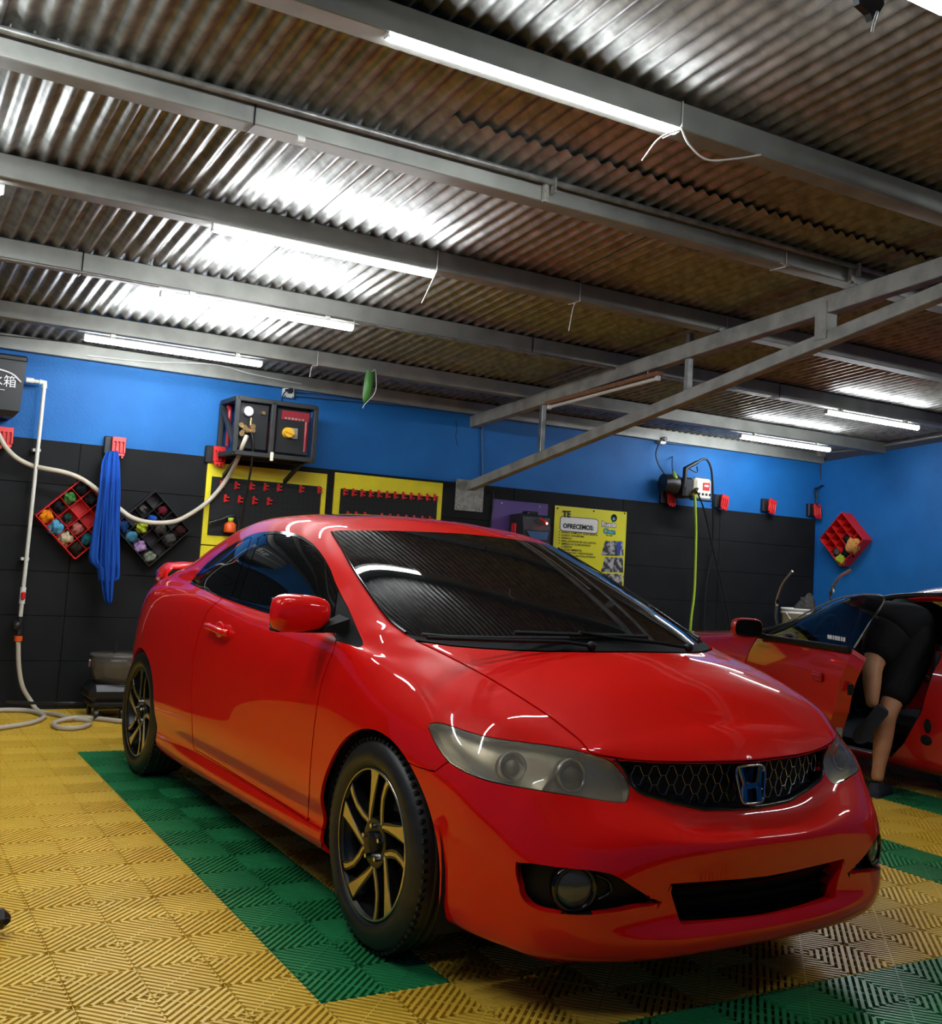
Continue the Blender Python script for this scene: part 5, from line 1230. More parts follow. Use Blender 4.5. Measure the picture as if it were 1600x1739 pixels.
# purple panel, dryer box, poster, steel plate
def purple():
    A = at_wall(837, 849, .02); B = at_wall(931, 856, .02); t = empty('purple_panel', ((A.x+B.x)/2, WALL_Y-.012, A.z-.3), label='purple panel on the cladding behind the dark machine', cat='board')
    MB().box((0, -.006, 0), (B.x-A.x, .012, .62), bev=.002).build('panel', M['purple'], t)
    for x, z in ((-.2, .28), (.2, .28)): MB().cyl((x, -.012, z), (x, -.015, z), .006, 8).build('screw', M['white_plastic'], t)
purple()
def dryer():
    k3 = lambda x, y: (750+x/4.571, 700+y/4.571); o = .25
    A = at_wall(*k3(640, 785), o); B = at_wall(*k3(850, 805), o); z0 = A.z-.30; w_ = B.x-A.x; h = A.z-z0
    t = empty('air_dryer', ((A.x+B.x)/2, WALL_Y-.024, z0), label='dark grey machine with a red lever and red light on the purple panel', cat='machine')
    b = MB(); d = .22; prof = [(0, 0), (-d, 0), (-d-.01, h*.55), (-d*.95, h*.92), (-d*.75, h), (0, h*.97)]
    vs = [(-w_/2, y, z) for y, z in prof]+[(w_/2, y, z) for y, z in prof]; n = len(prof)
    b.add(vs, [tuple(range(n)), tuple(range(2*n-1, n-1, -1))]+[(i, i+n, (i+1) % n+n, (i+1) % n) for i in range(n)]); b.build('housing', M['frame_dark'], t)
    MB().box((-.0, -d*.5, h+.012), (w_*.4, .10, .03), bev=.008).build('handle', M['black_plastic'], t)
    MB().box((-w_/2-.006, -d*.4, h*.5), (.014, .07, .13), bev=.004).build('side_button', M['red_plastic'], t)
    MB().tube(spline([(.02, -d-.02, h*.90), (.05, -d-.035, h*.82), (.085, -d-.03, h*.74)], 5), .013, 10).build('lever', M['red_plastic'], t)
    MB().ball((.075, -d-.045, h*.76), .009, 12, 8).build('light', M['led_red'], t)
    MB().prism([(-w_*.38, h*.50), (w_*.42, h*.52), (w_*.36, h*.28), (-w_*.18, h*.26)], .012, Matrix.Translation((0, -d-.008, 0)) @ FACE).build('window', M['conduit_blue'], t)
dryer()
def poster():
    A = at_wall(943, 859, .02); B = at_wall(1065, 869, .02); w_ = B.x-A.x; h = w_*1.08; z1 = (A.z+B.z)/2; x0 = A.x
    t = empty('poster', (x0, WALL_Y-.014, z1-h), label='yellow price poster headed TE OFRECEMOS on the cladding', cat='poster')
    MB().box((w_/2, -.003, h/2), (w_, .006, h), bev=.001).build('sheet', M['poster'], t)
    k3 = lambda x, y: at_wall(750+x/4.571, 700+y/4.571, .02)-Vector((x0, WALL_Y-.014, z1-h))
    def txt(s, p, size, mat, name='lettering', bold=0.0, z=.0065, rot=0.0):
        o = text_mesh(s, size, M[mat], name, t, .0004, bold); o.matrix_local = Matrix.Translation((p.x, -z, p.z)) @ FACE @ Matrix.Rotation(rot, 4, 'Z'); return o
    a = k3(920, 915); b_ = k3(1215, 830); cw, ch = b_.x-a.x, b_.z-a.z-.004
    def rr(w1, h1, r): return [(cx+r*math.cos(an), cz+r*math.sin(an)) for cx, cz, a0 in ((w1-r, h1-r, 0), (r, h1-r, 1), (r, r, 2), (w1-r, r, 3)) for an in [math.pi/2*(a0+k/5) for k in range(6)]]
    MB().prism(rr(cw+.012, ch+.012, .03), .001, Matrix.Translation((a.x-.006, -.0062, a.z-.008)) @ FACE).build('speech_box', M['ink'], t)
    MB().prism(rr(cw, ch, .027), .0012, Matrix.Translation((a.x, -.0070, a.z-.002)) @ FACE).build('speech_box', M['paper'], t)
    txt('TE', k3(938, 813), .080, 'ink', bold=.003, rot=.03, z=.0105); txt('OFRECEMOS:', k3(940, 897), .0585, 'ink', bold=.0022, z=.0105, rot=.0)
    lines = ['LAVADO COMPLETO CLEAN BASICO.', 'LAVADO CON ESPUMA', 'ASPIRADO', 'ABRILLANTADOR EN LAS LLANTAS.', 'LIMPIEZA DE GUARDAFANGO', 'A PRESION', 'LOCION AMBIENTAL', 'ORIENTACION Y RENOVACION', 'MOTOR (NO GRAVOSO) INTERNO']
    for k, s in enumerate(lines):
        p = k3(928, 938+22.3*k); txt(s, p, .0245, 'ink', bold=.0007)
        if k != 5: q = k3(913, 935+22.3*k); MB().box((q.x, -.007, q.z+.008), (.008, .002, .010)).build('bullet', M['ink'], t)
    txt('Rueda', k3(1238, 884)+Vector((.006, 0, .0)), .066, 'ink', bold=.006, z=.0068); txt('Rueda', k3(1238, 884)+Vector((.006, 0, 0)), .066, 'paper', bold=.0018, z=.0085)
    txt('Clean', k3(1250, 938)+Vector((.008, 0, 0)), .060, 'ink', bold=.006, z=.0068); txt('Clean', k3(1250, 938)+Vector((.008, 0, 0)), .060, 'cyan', bold=.0018, z=.0085)
    txt('Car wash', k3(1275, 960)+Vector((.0, 0, 0)), .020, 'ink', bold=.0006)
    c_ = k3(1338, 822); MB().lathe([(0, 0), (.036, 0), (.036, .001)], 24, 0, Matrix.Translation((c_.x, -.0066, c_.z)) @ FACE).build('logo_disc', M['ink'], t)
    MB().lathe([(0, 0), (.016, 0), (.016, .001)], 20, 0, Matrix.Translation((c_.x, -.0078, c_.z-.006)) @ FACE).build('logo_disc', M['cyan'], t)
    for (q, m) in ((((1270, 998), (1410, 1003), (1412, 1118), (1238, 1112)), 'photo_grey'), (((1268, 1125), (1408, 1130), (1410, 1245), (1236, 1240)), 'photo_grey'), (((1262, 1252), (1404, 1258), (1402, 1365), (1230, 1360)), 'photo_grey')):
        P_ = [k3(*p) for p in q]; MB().prism([(p.x, p.z) for p in P_][::-1], .0008, Matrix.Translation((0, -.0062, 0)) @ FACE).build('printed_photo', M[m], t)
    P_ = [k3(*p) for p in ((1360, 1005), (1392, 1006), (1384, 1112), (1362, 1111))]; MB().prism([(p.x, p.z) for p in P_][::-1], .0008, Matrix.Translation((0, -.0074, 0)) @ FACE).build('printed_figure', M['jean_blue'], t)
    for (x, y) in ((900, 746), (1181, 768), (1421, 786), (1415, 1280)):
        p = k3(x, y); MB().cyl((p.x, -.006, p.z), (p.x, -.012, p.z), .008, 10).build('bolt', M['black_plastic'], t)
poster()
def plate():
    A = at_wall(772, 866, .02); B = at_wall(822, 818, .02); t = empty('anchor_plate', ((A.x+B.x)/2, WALL_Y-.012, (A.z+B.z)/2), label='square grey steel anchor plate bolted over the cladding where the truss lands', cat='plate')
    w_, h = B.x-A.x, B.z-A.z; MB().box((0, -.008, 0), (w_, .016, h), bev=.002).build('plate', M['plate'], t)
    for sx in (-1, 1):
        for sz in (-1, 1): MB().cyl((sx*w_*.40, -.016, sz*h*.40), (sx*w_*.40, -.024, sz*h*.40), .009, 6, sm=False).build('bolt', M['steel'], t)
plate()
wire([at_wall(818, 712, .012), at_wall(820, 816, .012)], .012, 'conduit_blue', 'vertical blue conduit dropping to the steel anchor plate', 'conduit', 'conduit')
wire([at_wall(833, 834, .03), at_wall(838, 840, .03), at_wall(836, 870, .03), at_wall(832, 900, .03), at_wall(828, 930, .03)], .005, 'wire_black', 'thin black cable dropping beside the anchor plate')
# small white pressure washer with gun, hoses
def small_washer():
    o = .26; A = at_wall(1163, 808, o); B = at_wall(1210, 812, o); D = at_wall(1208, 852, o); w_, h = B.x-A.x, A.z-D.z
    t = empty('small_pressure_washer', ((A.x+B.x)/2, WALL_Y-.05, D.z), label='small white and black pressure washer hung on the blue wall above the cladding', cat='pressure washer')
    MB().box((.06, -.16, h/2), (w_*.62, .13, h*.96), bev=.025).build('white_cover', M['cream'], t)
    MB().box((-w_*.33, -.13, h*.5), (w_*.36, .17, h*.9), bev=.02).build('pump_housing', M['black_plastic'], t)
    MB().cyl((-w_*.55, -.10, h*.62), (-w_*.95, -.08, h*.66), .10, 20, r2=.085).build('motor', M['black_plastic'], t)
    MB().box((.06, -.19, .012), (w_*.75, .06, .03), bev=.012).build('blue_base', M['conduit_blue'], t); MB().tube(spline([(w_*.46, -.15, .02), (w_*.47, -.15, h*.9), (w_*.3, -.15, h+.01), (0, -.15, h*.99)], 6), .010, 8).build('blue_bumper', M['conduit_blue'], t)
    MB().box((.085, -.226, h*.62), (.085, .006, .075), bev=.003).build('switch', M['red_plastic'], t); MB().box((.085, -.229, h*.66), (.05, .006, .02)).build('switch_display', M['paper'], t)
    for k in range(4): MB().cyl((.0+.045*k, -.222, h*.28), (.0+.045*k, -.232, h*.28), .013, 10).build('nozzle', M['ink'], t)
    rnd = random.Random(2)
    for k in range(6):
        c_ = Vector((-w_*.30+.06*rnd.random(), -.22, h*(.2+.3*rnd.random()))); MB().cyl(c_, c_+Vector((.01, -.03, 0)), .012, 8).build('brass_fitting', M['brass'], t)
    MB().box((0, .02, h*.6), (w_*.5, .06, .05)).build('bracket', M['black_plastic'], t)
    g = empty('spray_gun', at_wall(1168, 800, .34), label='black spray gun hooked over the small pressure washer', cat='spray gun'); c0 = g.location.copy()
    MB().tube([at_wall(1162, 828, .34)-c0, at_wall(1164, 796, .34)-c0, at_wall(1184, 785, .34)-c0], [.022, .024, .018], 10).build('grip', M['black_plastic'], g)
    MB().tube(spline([at_wall(1172, 797, .34)-c0, at_wall(1184, 802, .34)-c0, at_wall(1184, 792, .34)-c0], 4), .007, 8).build('trigger', M['black_plastic'], g)
    MB().tube(spline([at_wall(1184, 785, .34)-c0, at_wall(1192, 780, .34)-c0, at_wall(1201, 781, .33)-c0, at_wall(1208, 796, .32)-c0, at_wall(1210, 820, .30)-c0, at_wall(1211, 850, .27)-c0], 5), .011, 8).build('gun_hose', M['wire_black'], g)
small_washer()
wire([at_wall(1180, 840, .30), at_wall(1181.5, 880, .24), at_wall(1182, 908, .2), at_wall(1181, 960, .18), at_wall(1179, 1009, .17), at_wall(1174, 1050, .17), at_wall(1172, 1085, .17), at_wall(1171, 1160, .17)], .013, 'lime', 'lime green hose hanging from the small white pressure washer', 'hose', 'hose', seg=5)
wire([at_wall(1180, 830, .31), at_wall(1187, 842, .30), at_wall(1197, 870, .2), at_wall(1210, 927, .1), at_wall(1226, 992, .08), at_wall(1239, 1057, .08), at_wall(1245, 1110, .08)], .008, 'wire_black', 'thin black hose slanting down to the right from the small washer', 'hose', 'hose', seg=5)
wire([at_wall(1211, 848, .27), at_wall(1211, 900, .1), at_wall(1210, 934, .07), at_wall(1200, 992, .06), at_wall(1196, 1057, .06), at_wall(1195, 1120, .06)], .007, 'wire_black', 'thin black hose falling straight down beside the slanting one', 'hose', 'hose', seg=5)
wire([at_wall(1142, 776, .0), at_wall(1142, 780, .05), at_wall(1142, 795, .09), at_wall(1145, 808, .16)], .006, 'conduit_blue', 'thin cord hooked on the blue wall holding the green brush')
b = MB().tube([at_wall(1144, 800, .20), at_wall(1147, 812, .20), at_wall(1149, 818, .20)], [.010, .026, .012], 10).build('brush', M['lime']); tag(b, 'small lime green brush hanging left of the white pressure washer', 'brush')
# coil of wire in the corner, junction box, side conduit
pts = []
cc = at_wall(1401, 848, .05); 
for k in range(70):
    a = 2*math.pi*k/22; rr = .115+.012*math.sin(k*1.7); pts.append(cc+Vector((rr*math.cos(a)*.9-.06, -.02*math.sin(k*.6)-.01, rr*1.15*math.sin(a))))
wire([at_wall(1394, 782, .02), at_wall(1394, 805, .02), at_wall(1397, 830, .03)]+pts, .006, 'wire_black', 'loose coil of thin dark wire hanging near the room corner', seg=2)
jb_ = at_wall(1400, 771, .05); t = MB().box((RIGHT_X-.07, WALL_Y-.06, jb_.z), (.10, .09, .085), bev=.008).build('junction_box', M['plate']); tag(t, 'small grey junction box in the room corner under the ceiling', 'junction box')
zc = on_plane(1500, 757, 0, RIGHT_X-.03)
wire([(RIGHT_X-.03, WALL_Y-.1, jb_.z+.01), (RIGHT_X-.03, zc[1], zc[2]), (RIGHT_X-.03, 2.2, zc[2]+.086*(zc[1]-2.2))], .014, 'purlin', 'grey conduit climbing along the top of the right-hand wall', 'conduit', 'conduit')
a_ = at_wall(1108, 730, .03); b__ = at_wall(1290, 752, .03)
ch = MB().beam(a_, b__, .04, .05).build('slotted_channel', M['galv']); tag(ch, 'galvanised slotted channel under the wall purlin, right of the truss', 'channel')
# crack in the blue plaster beside the truss
MB().tube([at_wall(774, 712, -.001), at_wall(776, 728, -.001), at_wall(774, 742, -.001), at_wall(777, 757, -.001)], .004, 4).build('plaster_crack', M['ink'], bpy.data.objects['wall_back'])
# ================================================================== truss, conduits, ties under the roof
def roof_steel():
    X = 3.342
    t = empty('roof_truss', (X, WALL_Y, 1.83), label='grey steel roof truss running from the anchor plate out over the car', cat='truss')
    L = lambda y, z: (0, y-WALL_Y, z-1.83)
    zb = lambda y: roof_bottom(y)-.055
    MB().beam(L(WALL_Y, zb(WALL_Y)), L(-3.2, zb(-3.2)), .075, .10, bev=.004).build('top_chord', M['truss'], t)
    zl = lambda y: 1.835+.182*(WALL_Y-y)
    MB().beam(L(WALL_Y-.02, zl(WALL_Y-.02)), L(-.9, zl(-.9)), .07, .075, bev=.004).build('bottom_chord', M['truss'], t)
    for y, wd, ex in ((4.10, .04, .0), (2.44, .04, .10), (1.33, .085, .0)):
        MB().beam(L(y, zl(y)), L(y, zb(y)+ex+.02), wd, wd, up=(0, 1, 0), bev=.003).build('strut', M['truss'] if wd > .05 else M['galv'], t)
    # dead fitting: wooden batten with an unlit tube under the top chord
    A = Vector(on_plane(930, 686, 0, X-.02)); B = Vector(on_plane(1122, 634, 0, X-.02)); mid = (A+B)/2
    d = empty('dead_tube_fitting', mid, label='unlit tube on a wooden batten strapped under the truss', cat='lamp'); a, b_ = A-mid, B-mid
    MB().beam(a, b_, .055, .028, bev=.003).build('batten', M['wood'], d)
    u_ = Vector((0, 0, -.030)); MB().cyl(a.lerp(b_, .03)+u_, b_.lerp(a, .03)+u_, .0125, 12).build('tube', M['tube_off'], d)
    for s in (.02, .98): MB().box(a.lerp(b_, s)+u_*.8, (.03, .03, .045), bev=.004).build('end_cap', M['white_plastic'], d)
    for s in (.1, .9): MB().tube([a.lerp(b_, s)+Vector((0, 0, .01)), a.lerp(b_, s)+Vector((0, 0, .075))], .003, 5).build('strap', M['wire_white'], d)
roof_steel()
def tie(y, x, label, mat='wire_white', tail=None, side=-1):
    """thin strap round a purlin with a loose tail"""
    z = roof_bottom(y); wd = .055 if y > 5 else .10; e = .004
    pts = [(x, y-e, z-e), (x, y-e, z+RH), (x, y+wd+e, z+RH), (x, y+wd+e, z-e), (x, y-e, z-e)]
    b = MB().tube(pts, .0032, 5, cap=False)
    if tail: b.tube(spline([Vector(p) for p in [(x, y-e, z-e)]]+[Vector(q) for q in tail], 5), .0032, 5)
    o = b.build('cable_tie', M[mat]); tag(o, label, 'cable tie', 'straps round the purlins'); return o
def purlin_x(u, v, y): return on_plane(u, v, 1, y)[0]
def P_at(u, v, y): return on_plane(u, v, 1, y)
tie(2.13, purlin_x(742, 455, 2.13), 'white cable tie with a dangling end at the right end of the middle lit tube', tail=[P_at(728, 490, 2.12), P_at(716, 515, 2.12)])
tie(2.13, purlin_x(985, 495, 2.13), 'white cable tie with a long tail near the centre of the roof', tail=[P_at(975, 518, 2.12), P_at(966, 562, 2.12)])
tie(1.10, purlin_x(1335, 438, 1.10), 'white cable tie under the purlin with the clipped conduit', tail=[P_at(1325, 446, 1.09), P_at(1340, 452, 1.09)])
tie(.27, purlin_x(1158, 192, .27), 'white cable tie at the right end of the largest lit tube', tail=[P_at(1120, 235, .26), P_at(1090, 273, .26)])
tie(1.10, purlin_x(433, 190, 1.10), 'black band round the purlin with the conduit, upper left', 'wire_black')
tie(3.19, purlin_x(140, 450, 3.19), 'black band round the second purlin, far left', 'wire_black', tail=[P_at(139, 470, 3.18), P_at(141, 480, 3.18)])
tie(3.19, purlin_x(904, 585, 3.19), 'black band round the second purlin near the truss', 'wire_black')
tie(4.33, purlin_x(540, 600, 4.33), 'white cable tie near the leaf', tail=[P_at(530, 622, 4.32), P_at(526, 640, 4.32)])
tie(2.13, purlin_x(1235, 545, 2.13), 'white cable tie just above the truss top chord', tail=[P_at(1222, 560, 2.12), P_at(1228, 556, 2.12)])
tie(3.19, purlin_x(1325, 632, 3.19), 'dark band round the purlin behind the truss', 'wire_black')
wire([P_at(1156, 215, .26), P_at(1170, 245, .26), P_at(1200, 271, .26), P_at(1245, 270, .26), P_at(1292, 263, .26)], .004, 'wire_white', 'white flex looping from the end of the largest lit tube', seg=6)
def conduit_line():
    y = 1.065; z = lambda: roof_bottom(1.10)+.085
    A = on_plane(0, 44, 1, y); B = on_plane(1500, 462, 1, y); zz = roof_bottom(1.10)+.080
    t = empty('clipped_conduit', (0, y, zz), label='galvanised conduit clipped along the near face of a purlin across the roof', cat='conduit')
    MB().tube([(-3.9, 0, 0), (RIGHT_X-.1, 0, 0)], .014, 12).build('pipe', M['galv'], t)
    for u, v in ((930, 318), (1450, 452)):
        x = on_plane(u, v, 1, y)[0]; MB().box((x-.0, .015, -.04), (.022, .02, .10)).box((x+.03, -.005, -.015), (.006, .035, .07)).build('clip', M['plate'], t)
    x = on_plane(1232, 391, 1, y)[0]; MB().cyl((x-.03, 0, 0), (x+.03, 0, 0), .018, 12).build('coupling', M['galv'], t)
    x = on_plane(508, 225, 1, y)[0]; b = MB().cyl((x, .02, -.10), (x+.03, .02, -.10), .016, 12).build('clip', M['white_plastic'], t)
conduit_line()
wire([(-3.9, 3.165, roof_bottom(3.19)-.012), (purlin_x(270, 487, 3.165), 3.165, roof_bottom(3.19)-.012)], .009, 'galv', 'thin conduit under the second purlin ending at the lit tube', 'conduit', 'conduit')
wire([(purlin_x(600, 560, 3.165), 3.165, roof_bottom(3.19)-.014), (purlin_x(1230, 700, 3.165), 3.165, roof_bottom(3.19)-.014)], .009, 'galv', 'thin conduit continuing under the second purlin towards the right', 'conduit', 'conduit')
wire([at_wall(148, 604, .08), at_wall(250, 614, .08), at_wall(362, 619, .08), at_wall(430, 636, .08), at_wall(512, 652, .08)], .005, 'wire_white', 'white cable sagging along the top of the blue wall, left', seg=6)
wire([at_wall(0, 569, .10), at_wall(190, 590, .10), at_wall(368, 618, .10), at_wall(560, 640, .10)], .0035, 'wire_black', 'thin dark cable strung along the wall purlin', seg=6)
# green leaf hanging from a wire
def leaf():
    p = P_at(628, 628, 4.30); t = empty('hanging_leaf', p, label='green folded leaf hanging from the roof by a white wire', cat='leaf'); p = Vector(p)
    q = lambda u, v, dy=0: Vector(P_at(u, v, 4.30))-p+Vector((0, dy, 0))
    L_ = [(623, 627), (620, 640), (617, 660), (616, 676), (618, 685)]; Cn = [(627, 632, -.03), (628, 645, -.04), (627, 660, -.04), (624, 674, -.03), (618, 685, 0)]; R_ = [(636, 632), (634, 648), (632, 664), (627, 677), (618, 685)]
    b = MB(); vs = [q(*a) for a in L_]+[q(a[0], a[1], a[2]) for a in Cn]+[q(*a) for a in R_]; vs += [v+Vector((0, .003, 0)) for v in vs]
    f = [(i, i+1, i+6, i+5) for i in range(4)]+[(i+5, i+6, i+11, i+10) for i in range(4)]
    b.add(vs, f+[tuple(15+k for k in g[::-1]) for g in f], 0, True); b.build('leaf_blade', M['leaf'], t)
    z = roof_bottom(4.33); MB().tube(spline([Vector((p.x+.02, 4.33, z))-p, q(637, 628), q(634, 645, -.05), q(632, 668, -.05), q(620, 686), q(616, 693)], 5), .003, 5).build('wire', M['wire_white'], t)
leaf()
# black scrap hanging at the top right lamp
p = on_plane(1470, -20, 1, -.80); b = MB(); q = [Vector(on_plane(u, v, 1, -.80)) for u, v in ((1455, -25), (1500, -25), (1502, 8), (1490, 28), (1482, 34), (1478, 22), (1460, 6))]
b.add(q+[v+Vector((0, .02, 0)) for v in q], [tuple(range(6, -1, -1)), tuple(range(7, 14))]+[(i, (i+1) % 7, (i+1) % 7+7, i+7) for i in range(7)]); o = b.build('tape_scrap', M['black_plastic']); tag(o, 'torn black tape hanging beside the lit tube in the top right corner', 'tape')
wire([Vector(on_plane(1490, 20, 1, -.81)), Vector(on_plane(1484, 40, 1, -.81)), Vector(on_plane(1481, 55, 1, -.81))], .004, 'wire_white', 'frayed white wire end hanging below the black tape', seg=3)
# ================================================================== wet extractor by the rear wheel
M['smoke'] = material('smoke', (0.30, 0.27, 0.23), 0.18, trans=.75, ior=1.25, coat=.4)
def extractor():
    c = Vector((on_plane(165, 1212, 2, 0)[0]+.10, 4.80, 0)); t = empty('wet_extractor', c, label='black wet extractor with a smoky clear tank on castors behind the rear wheel', cat='machine')
    s = 1/300.0
    b = MB(); b.box((0, 0, .17), (.44, .36, .12), bev=.04); b.box((0, 0, .10), (.40, .33, .06), bev=.02); b.build('base', M['black_plastic'], t)
    MB().lathe([(.12, .20), (.155, .225), (.19, .29), (.205, .36), (.208, .40), (.200, .405), (.195, .36), (.18, .30), (.15, .24), (0, .235)], 36, 0, Matrix.Diagonal((1.0, .85, 1, 1))).build('tank', M['smoke'], t)
    MB().lathe([(.205, .40), (.213, .41), (.205, .425), (0, .43)], 36, 0, Matrix.Diagonal((1, .85, 1, 1))).build('lid', M['smoke'], t)
    MB().lathe([(.06, .25), (.10, .26), (.11, .33), (.09, .36), (0, .365)], 20).build('inner_float', M['plate'], t)
    MB().beam((-.055, -.02, .40), (-.045, -.02, .50), .014, .02).build('handle_post', M['black_plastic'], t)
    for x in (-.21, .21): MB().box((x, -.02, .36), (.02, .04, .05), bev=.004).build('latch', M['steel'], t)
    for x in (-.17, .0, .17):
        MB().cyl((x-.012, -.15, .035), (x+.012, -.15, .035), .035, 14).build('castor', M['black_rubber'], t)
    MB().cyl((.165, -.175, .045), (.205, -.175, .045), .036, 16).build('castor', M['maroon'], t)
    MB().cyl((-.17, .12, .035), (-.15, .12, .035), .035, 12).build('castor', M['black_rubber'], t); MB().cyl((.15, .12, .035), (.17, .12, .035), .035, 12).build('castor', M['black_rubber'], t)
    for k in range(10): MB().cyl((.05+.03*(k % 5), -.181, .15+.03*(k//5)), (.05+.03*(k % 5), -.176, .15+.03*(k//5)), .007, 8).build('vent_hole', M['void'], t)
    MB().tube(spline([(-.24, -.06, .10), (-.30, -.12, .11), (-.40, -.10, .11), (-.55, -.02, .10), (-.7, .05, .1)], 5), .010, 8).build('bumper_tube', M['black_plastic'], t)
extractor()
# dark castor tip at the left edge of the picture
c = on_plane(-22, 1592, 2, 0); t = empty('castor_foot', (c[0], c[1], 0), label='dark castor foot just entering the picture at the lower left edge', cat='castor')
MB().box((.0, 0, .05), (.12, .06, .055), bev=.02).build('fork', M['black_plastic'], t); MB().cyl((-.02, -.03, .03), (-.02, .03, .03), .03, 16).build('castor_wheel', M['black_rubber'], t)
MB().cyl((.045, -.032, .05), (.045, .032, .05), .009, 10).build('pin', M['void'], t)
# ================================================================== second red car, nose to the wall, door open
C2X = 5.04
M['car2_paint'] = material('car2_paint', (0.52, 0.004, 0.004), 0.42, coat=1.0, coat_rough=.03, spec=.4)
M['tint_see'] = material('tint_see', (0.10, 0.12, 0.15), 0.01, trans=1.0, ior=1.1, coat=.6, coat_rough=.01)
M['seat_black'] = material('seat_black', (0.012, 0.012, 0.013), 0.7)
M['cloth_black'] = material('cloth_black', (0.010, 0.010, 0.011), 0.85, spec=.2, bump=(60, .3, .006))
M['skin'] = material('skin', (0.62, 0.30, 0.15), 0.5, noise=(14, (0.54, 0.25, 0.12), .4, .7))
M['shoe_grey'] = material('shoe_grey', (0.035, 0.042, 0.06), 0.85, noise=(60, (0.02, 0.025, 0.04), .4, .6))
M['shoe_sole'] = material('shoe_sole', (0.022, 0.028, 0.045), 0.9, bump=(90, .5, .004))
M['hat_grey'] = material('hat_grey', (0.06, 0.06, 0.06), 0.9)
ROWS2 = {
 0: [(-1.0, .60, .16), (1, .60, .15), (3.2, .58, .15), (4.35, .45, .20)],
 1: [(-1.0, .80, .20), (.4, .81, .17), (2, .81, .17), (3.2, .80, .17), (4.0, .74, .19), (4.35, .55, .25)],
 2: [(-1.0, .83, .30), (.4, .845, .27), (2, .84, .27), (3.2, .83, .28), (4.0, .77, .30), (4.38, .56, .33)],
 3: [(-1.0, .84, .46), (.4, .855, .44), (2, .85, .44), (3.2, .84, .45), (4.0, .77, .46), (4.38, .56, .44)],
 4: [(-1.0, .83, .62), (.4, .85, .62), (2, .845, .62), (3.2, .83, .61), (4.0, .75, .58), (4.33, .55, .52)],
 5: [(-1.0, .79, .76), (.4, .82, .77), (2, .81, .74), (2.7, .80, .73), (3.2, .79, .70), (4.0, .70, .64), (4.30, .52, .55)],
 6: [(-1.0, .74, .84), (.4, .77, .85), (1.3, .775, .84), (2.2, .775, .82), (2.7, .76, .80), (3.2, .72, .765), (4.0, .62, .68), (4.28, .48, .57)],
 7: [(-1.0, .66, .88), (.0, .69, .90), (.6, .69, .96), (1.3, .70, .985), (2.0, .71, .96), (2.5, .725, .86), (2.8, .69, .825), (3.2, .60, .79), (4.0, .5, .70), (4.27, .42, .58)],
 8: [(-1.0, .56, .89), (.0, .58, .93), (.5, .60, 1.06), (1.0, .60, 1.16), (1.4, .60, 1.16), (1.75, .625, 1.10), (2.1, .65, 1.00), (2.5, .67, .885), (2.8, .58, .85), (3.2, .45, .805), (4.0, .38, .71), (4.26, .33, .59)],
 9: [(-1.0, .44, .90), (.0, .46, .94), (.5, .50, 1.09), (1.0, .52, 1.21), (1.4, .53, 1.205), (1.75, .55, 1.135), (2.1, .59, 1.03), (2.5, .60, .91), (2.85, .45, .855), (3.2, .3, .81), (4.0, .25, .715), (4.26, .22, .595)],
 10: [(-1.0, .22, .90), (.0, .23, .95), (.5, .25, 1.11), (1.0, .26, 1.235), (1.4, .26, 1.235), (1.75, .27, 1.17), (2.1, .28, 1.08), (2.5, .28, .975), (2.95, .22, .86), (3.3, .15, .81), (4.0, .12, .72), (4.26, .11, .60)],
 11: [(-1.0, 0, .90), (.0, 0, .955), (.5, 0, 1.115), (1.0, 0, 1.24), (1.4, 0, 1.24), (1.75, 0, 1.18), (2.1, 0, 1.09), (2.5, 0, .99), (3.0, 0, .86), (3.3, 0, .812), (4.0, 0, .72), (4.26, 0, .60)],
}
def body2():
    st = [-1.0, -.7, -.4, -.1, .2, .5, .8, 1.1, 1.3, 1.5, 1.7, 1.9, 2.1, 2.3, 2.5, 2.7, 2.9, 3.1, 3.4, 3.7, 4.0, 4.2, 4.26]
    rows = []
    for j in range(12):
        k = ROWS2[j]; x1 = k[-1][0]; xs = np.array(st); xs = np.where(xs > 4.0, 4.0+(xs-4.0)*((x1-4.0)/.26), xs); rows.append(np.stack([xs, table(xs, k, 1), table(xs, k, 2)], 1))
    G = grid_surface(rows, [6]*22, [3, 3, 5, 5, 4, 4, 6, 6, 4, 5, 5], vpost=lambda Q: (Q[-2:-3:-1]*np.array([1, -1, 1])))
    du = np.gradient(G, axis=1); dv = np.gradient(G, axis=0); n = np.cross(du, dv); n /= np.maximum(np.linalg.norm(n, axis=2, keepdims=True), 1e-9)
    r, c_ = G.shape[:2]; idx = np.arange(r*c_).reshape(r, c_); q = np.stack([idx[:-1, :-1], idx[:-1, 1:], idx[1:, 1:], idx[1:, :-1]], -1).reshape(-1, 4)
    T = np.vstack([q[:, [0, 1, 2]], q[:, [0, 2, 3]]]); V = G.reshape(-1, 3); N = n.reshape(-1, 3)
    if (N*(V-np.array([1.5, 0, .6]))).sum() < 0: N = -N
    fn = np.cross(V[T[:, 1]]-V[T[:, 0]], V[T[:, 2]]-V[T[:, 0]]); ft = (fn*N[T].mean(1)).sum(1) < 0; T[ft] = T[ft][:, ::-1]
    cen0 = np.abs(V[:, 1]) < 1e-6; N[cen0, 1] = 0; N[cen0] /= np.linalg.norm(N[cen0], axis=1, keepdims=True)
    V = V.copy(); V[:, 1] *= -1; N[:, 1] *= -1; return V, N, T[:, ::-1].copy()
CAR2 = empty('car', (C2X, 0, 0), label='second red sports car parked nose to the wall with its door open', cat='car')
CAR2.matrix_world = Matrix(((0, -1, 0, C2X), (1, 0, 0, 0), (0, 0, 1, 0), (0, 0, 0, 1)))    # local x forward = +Y, local +y = left = -X
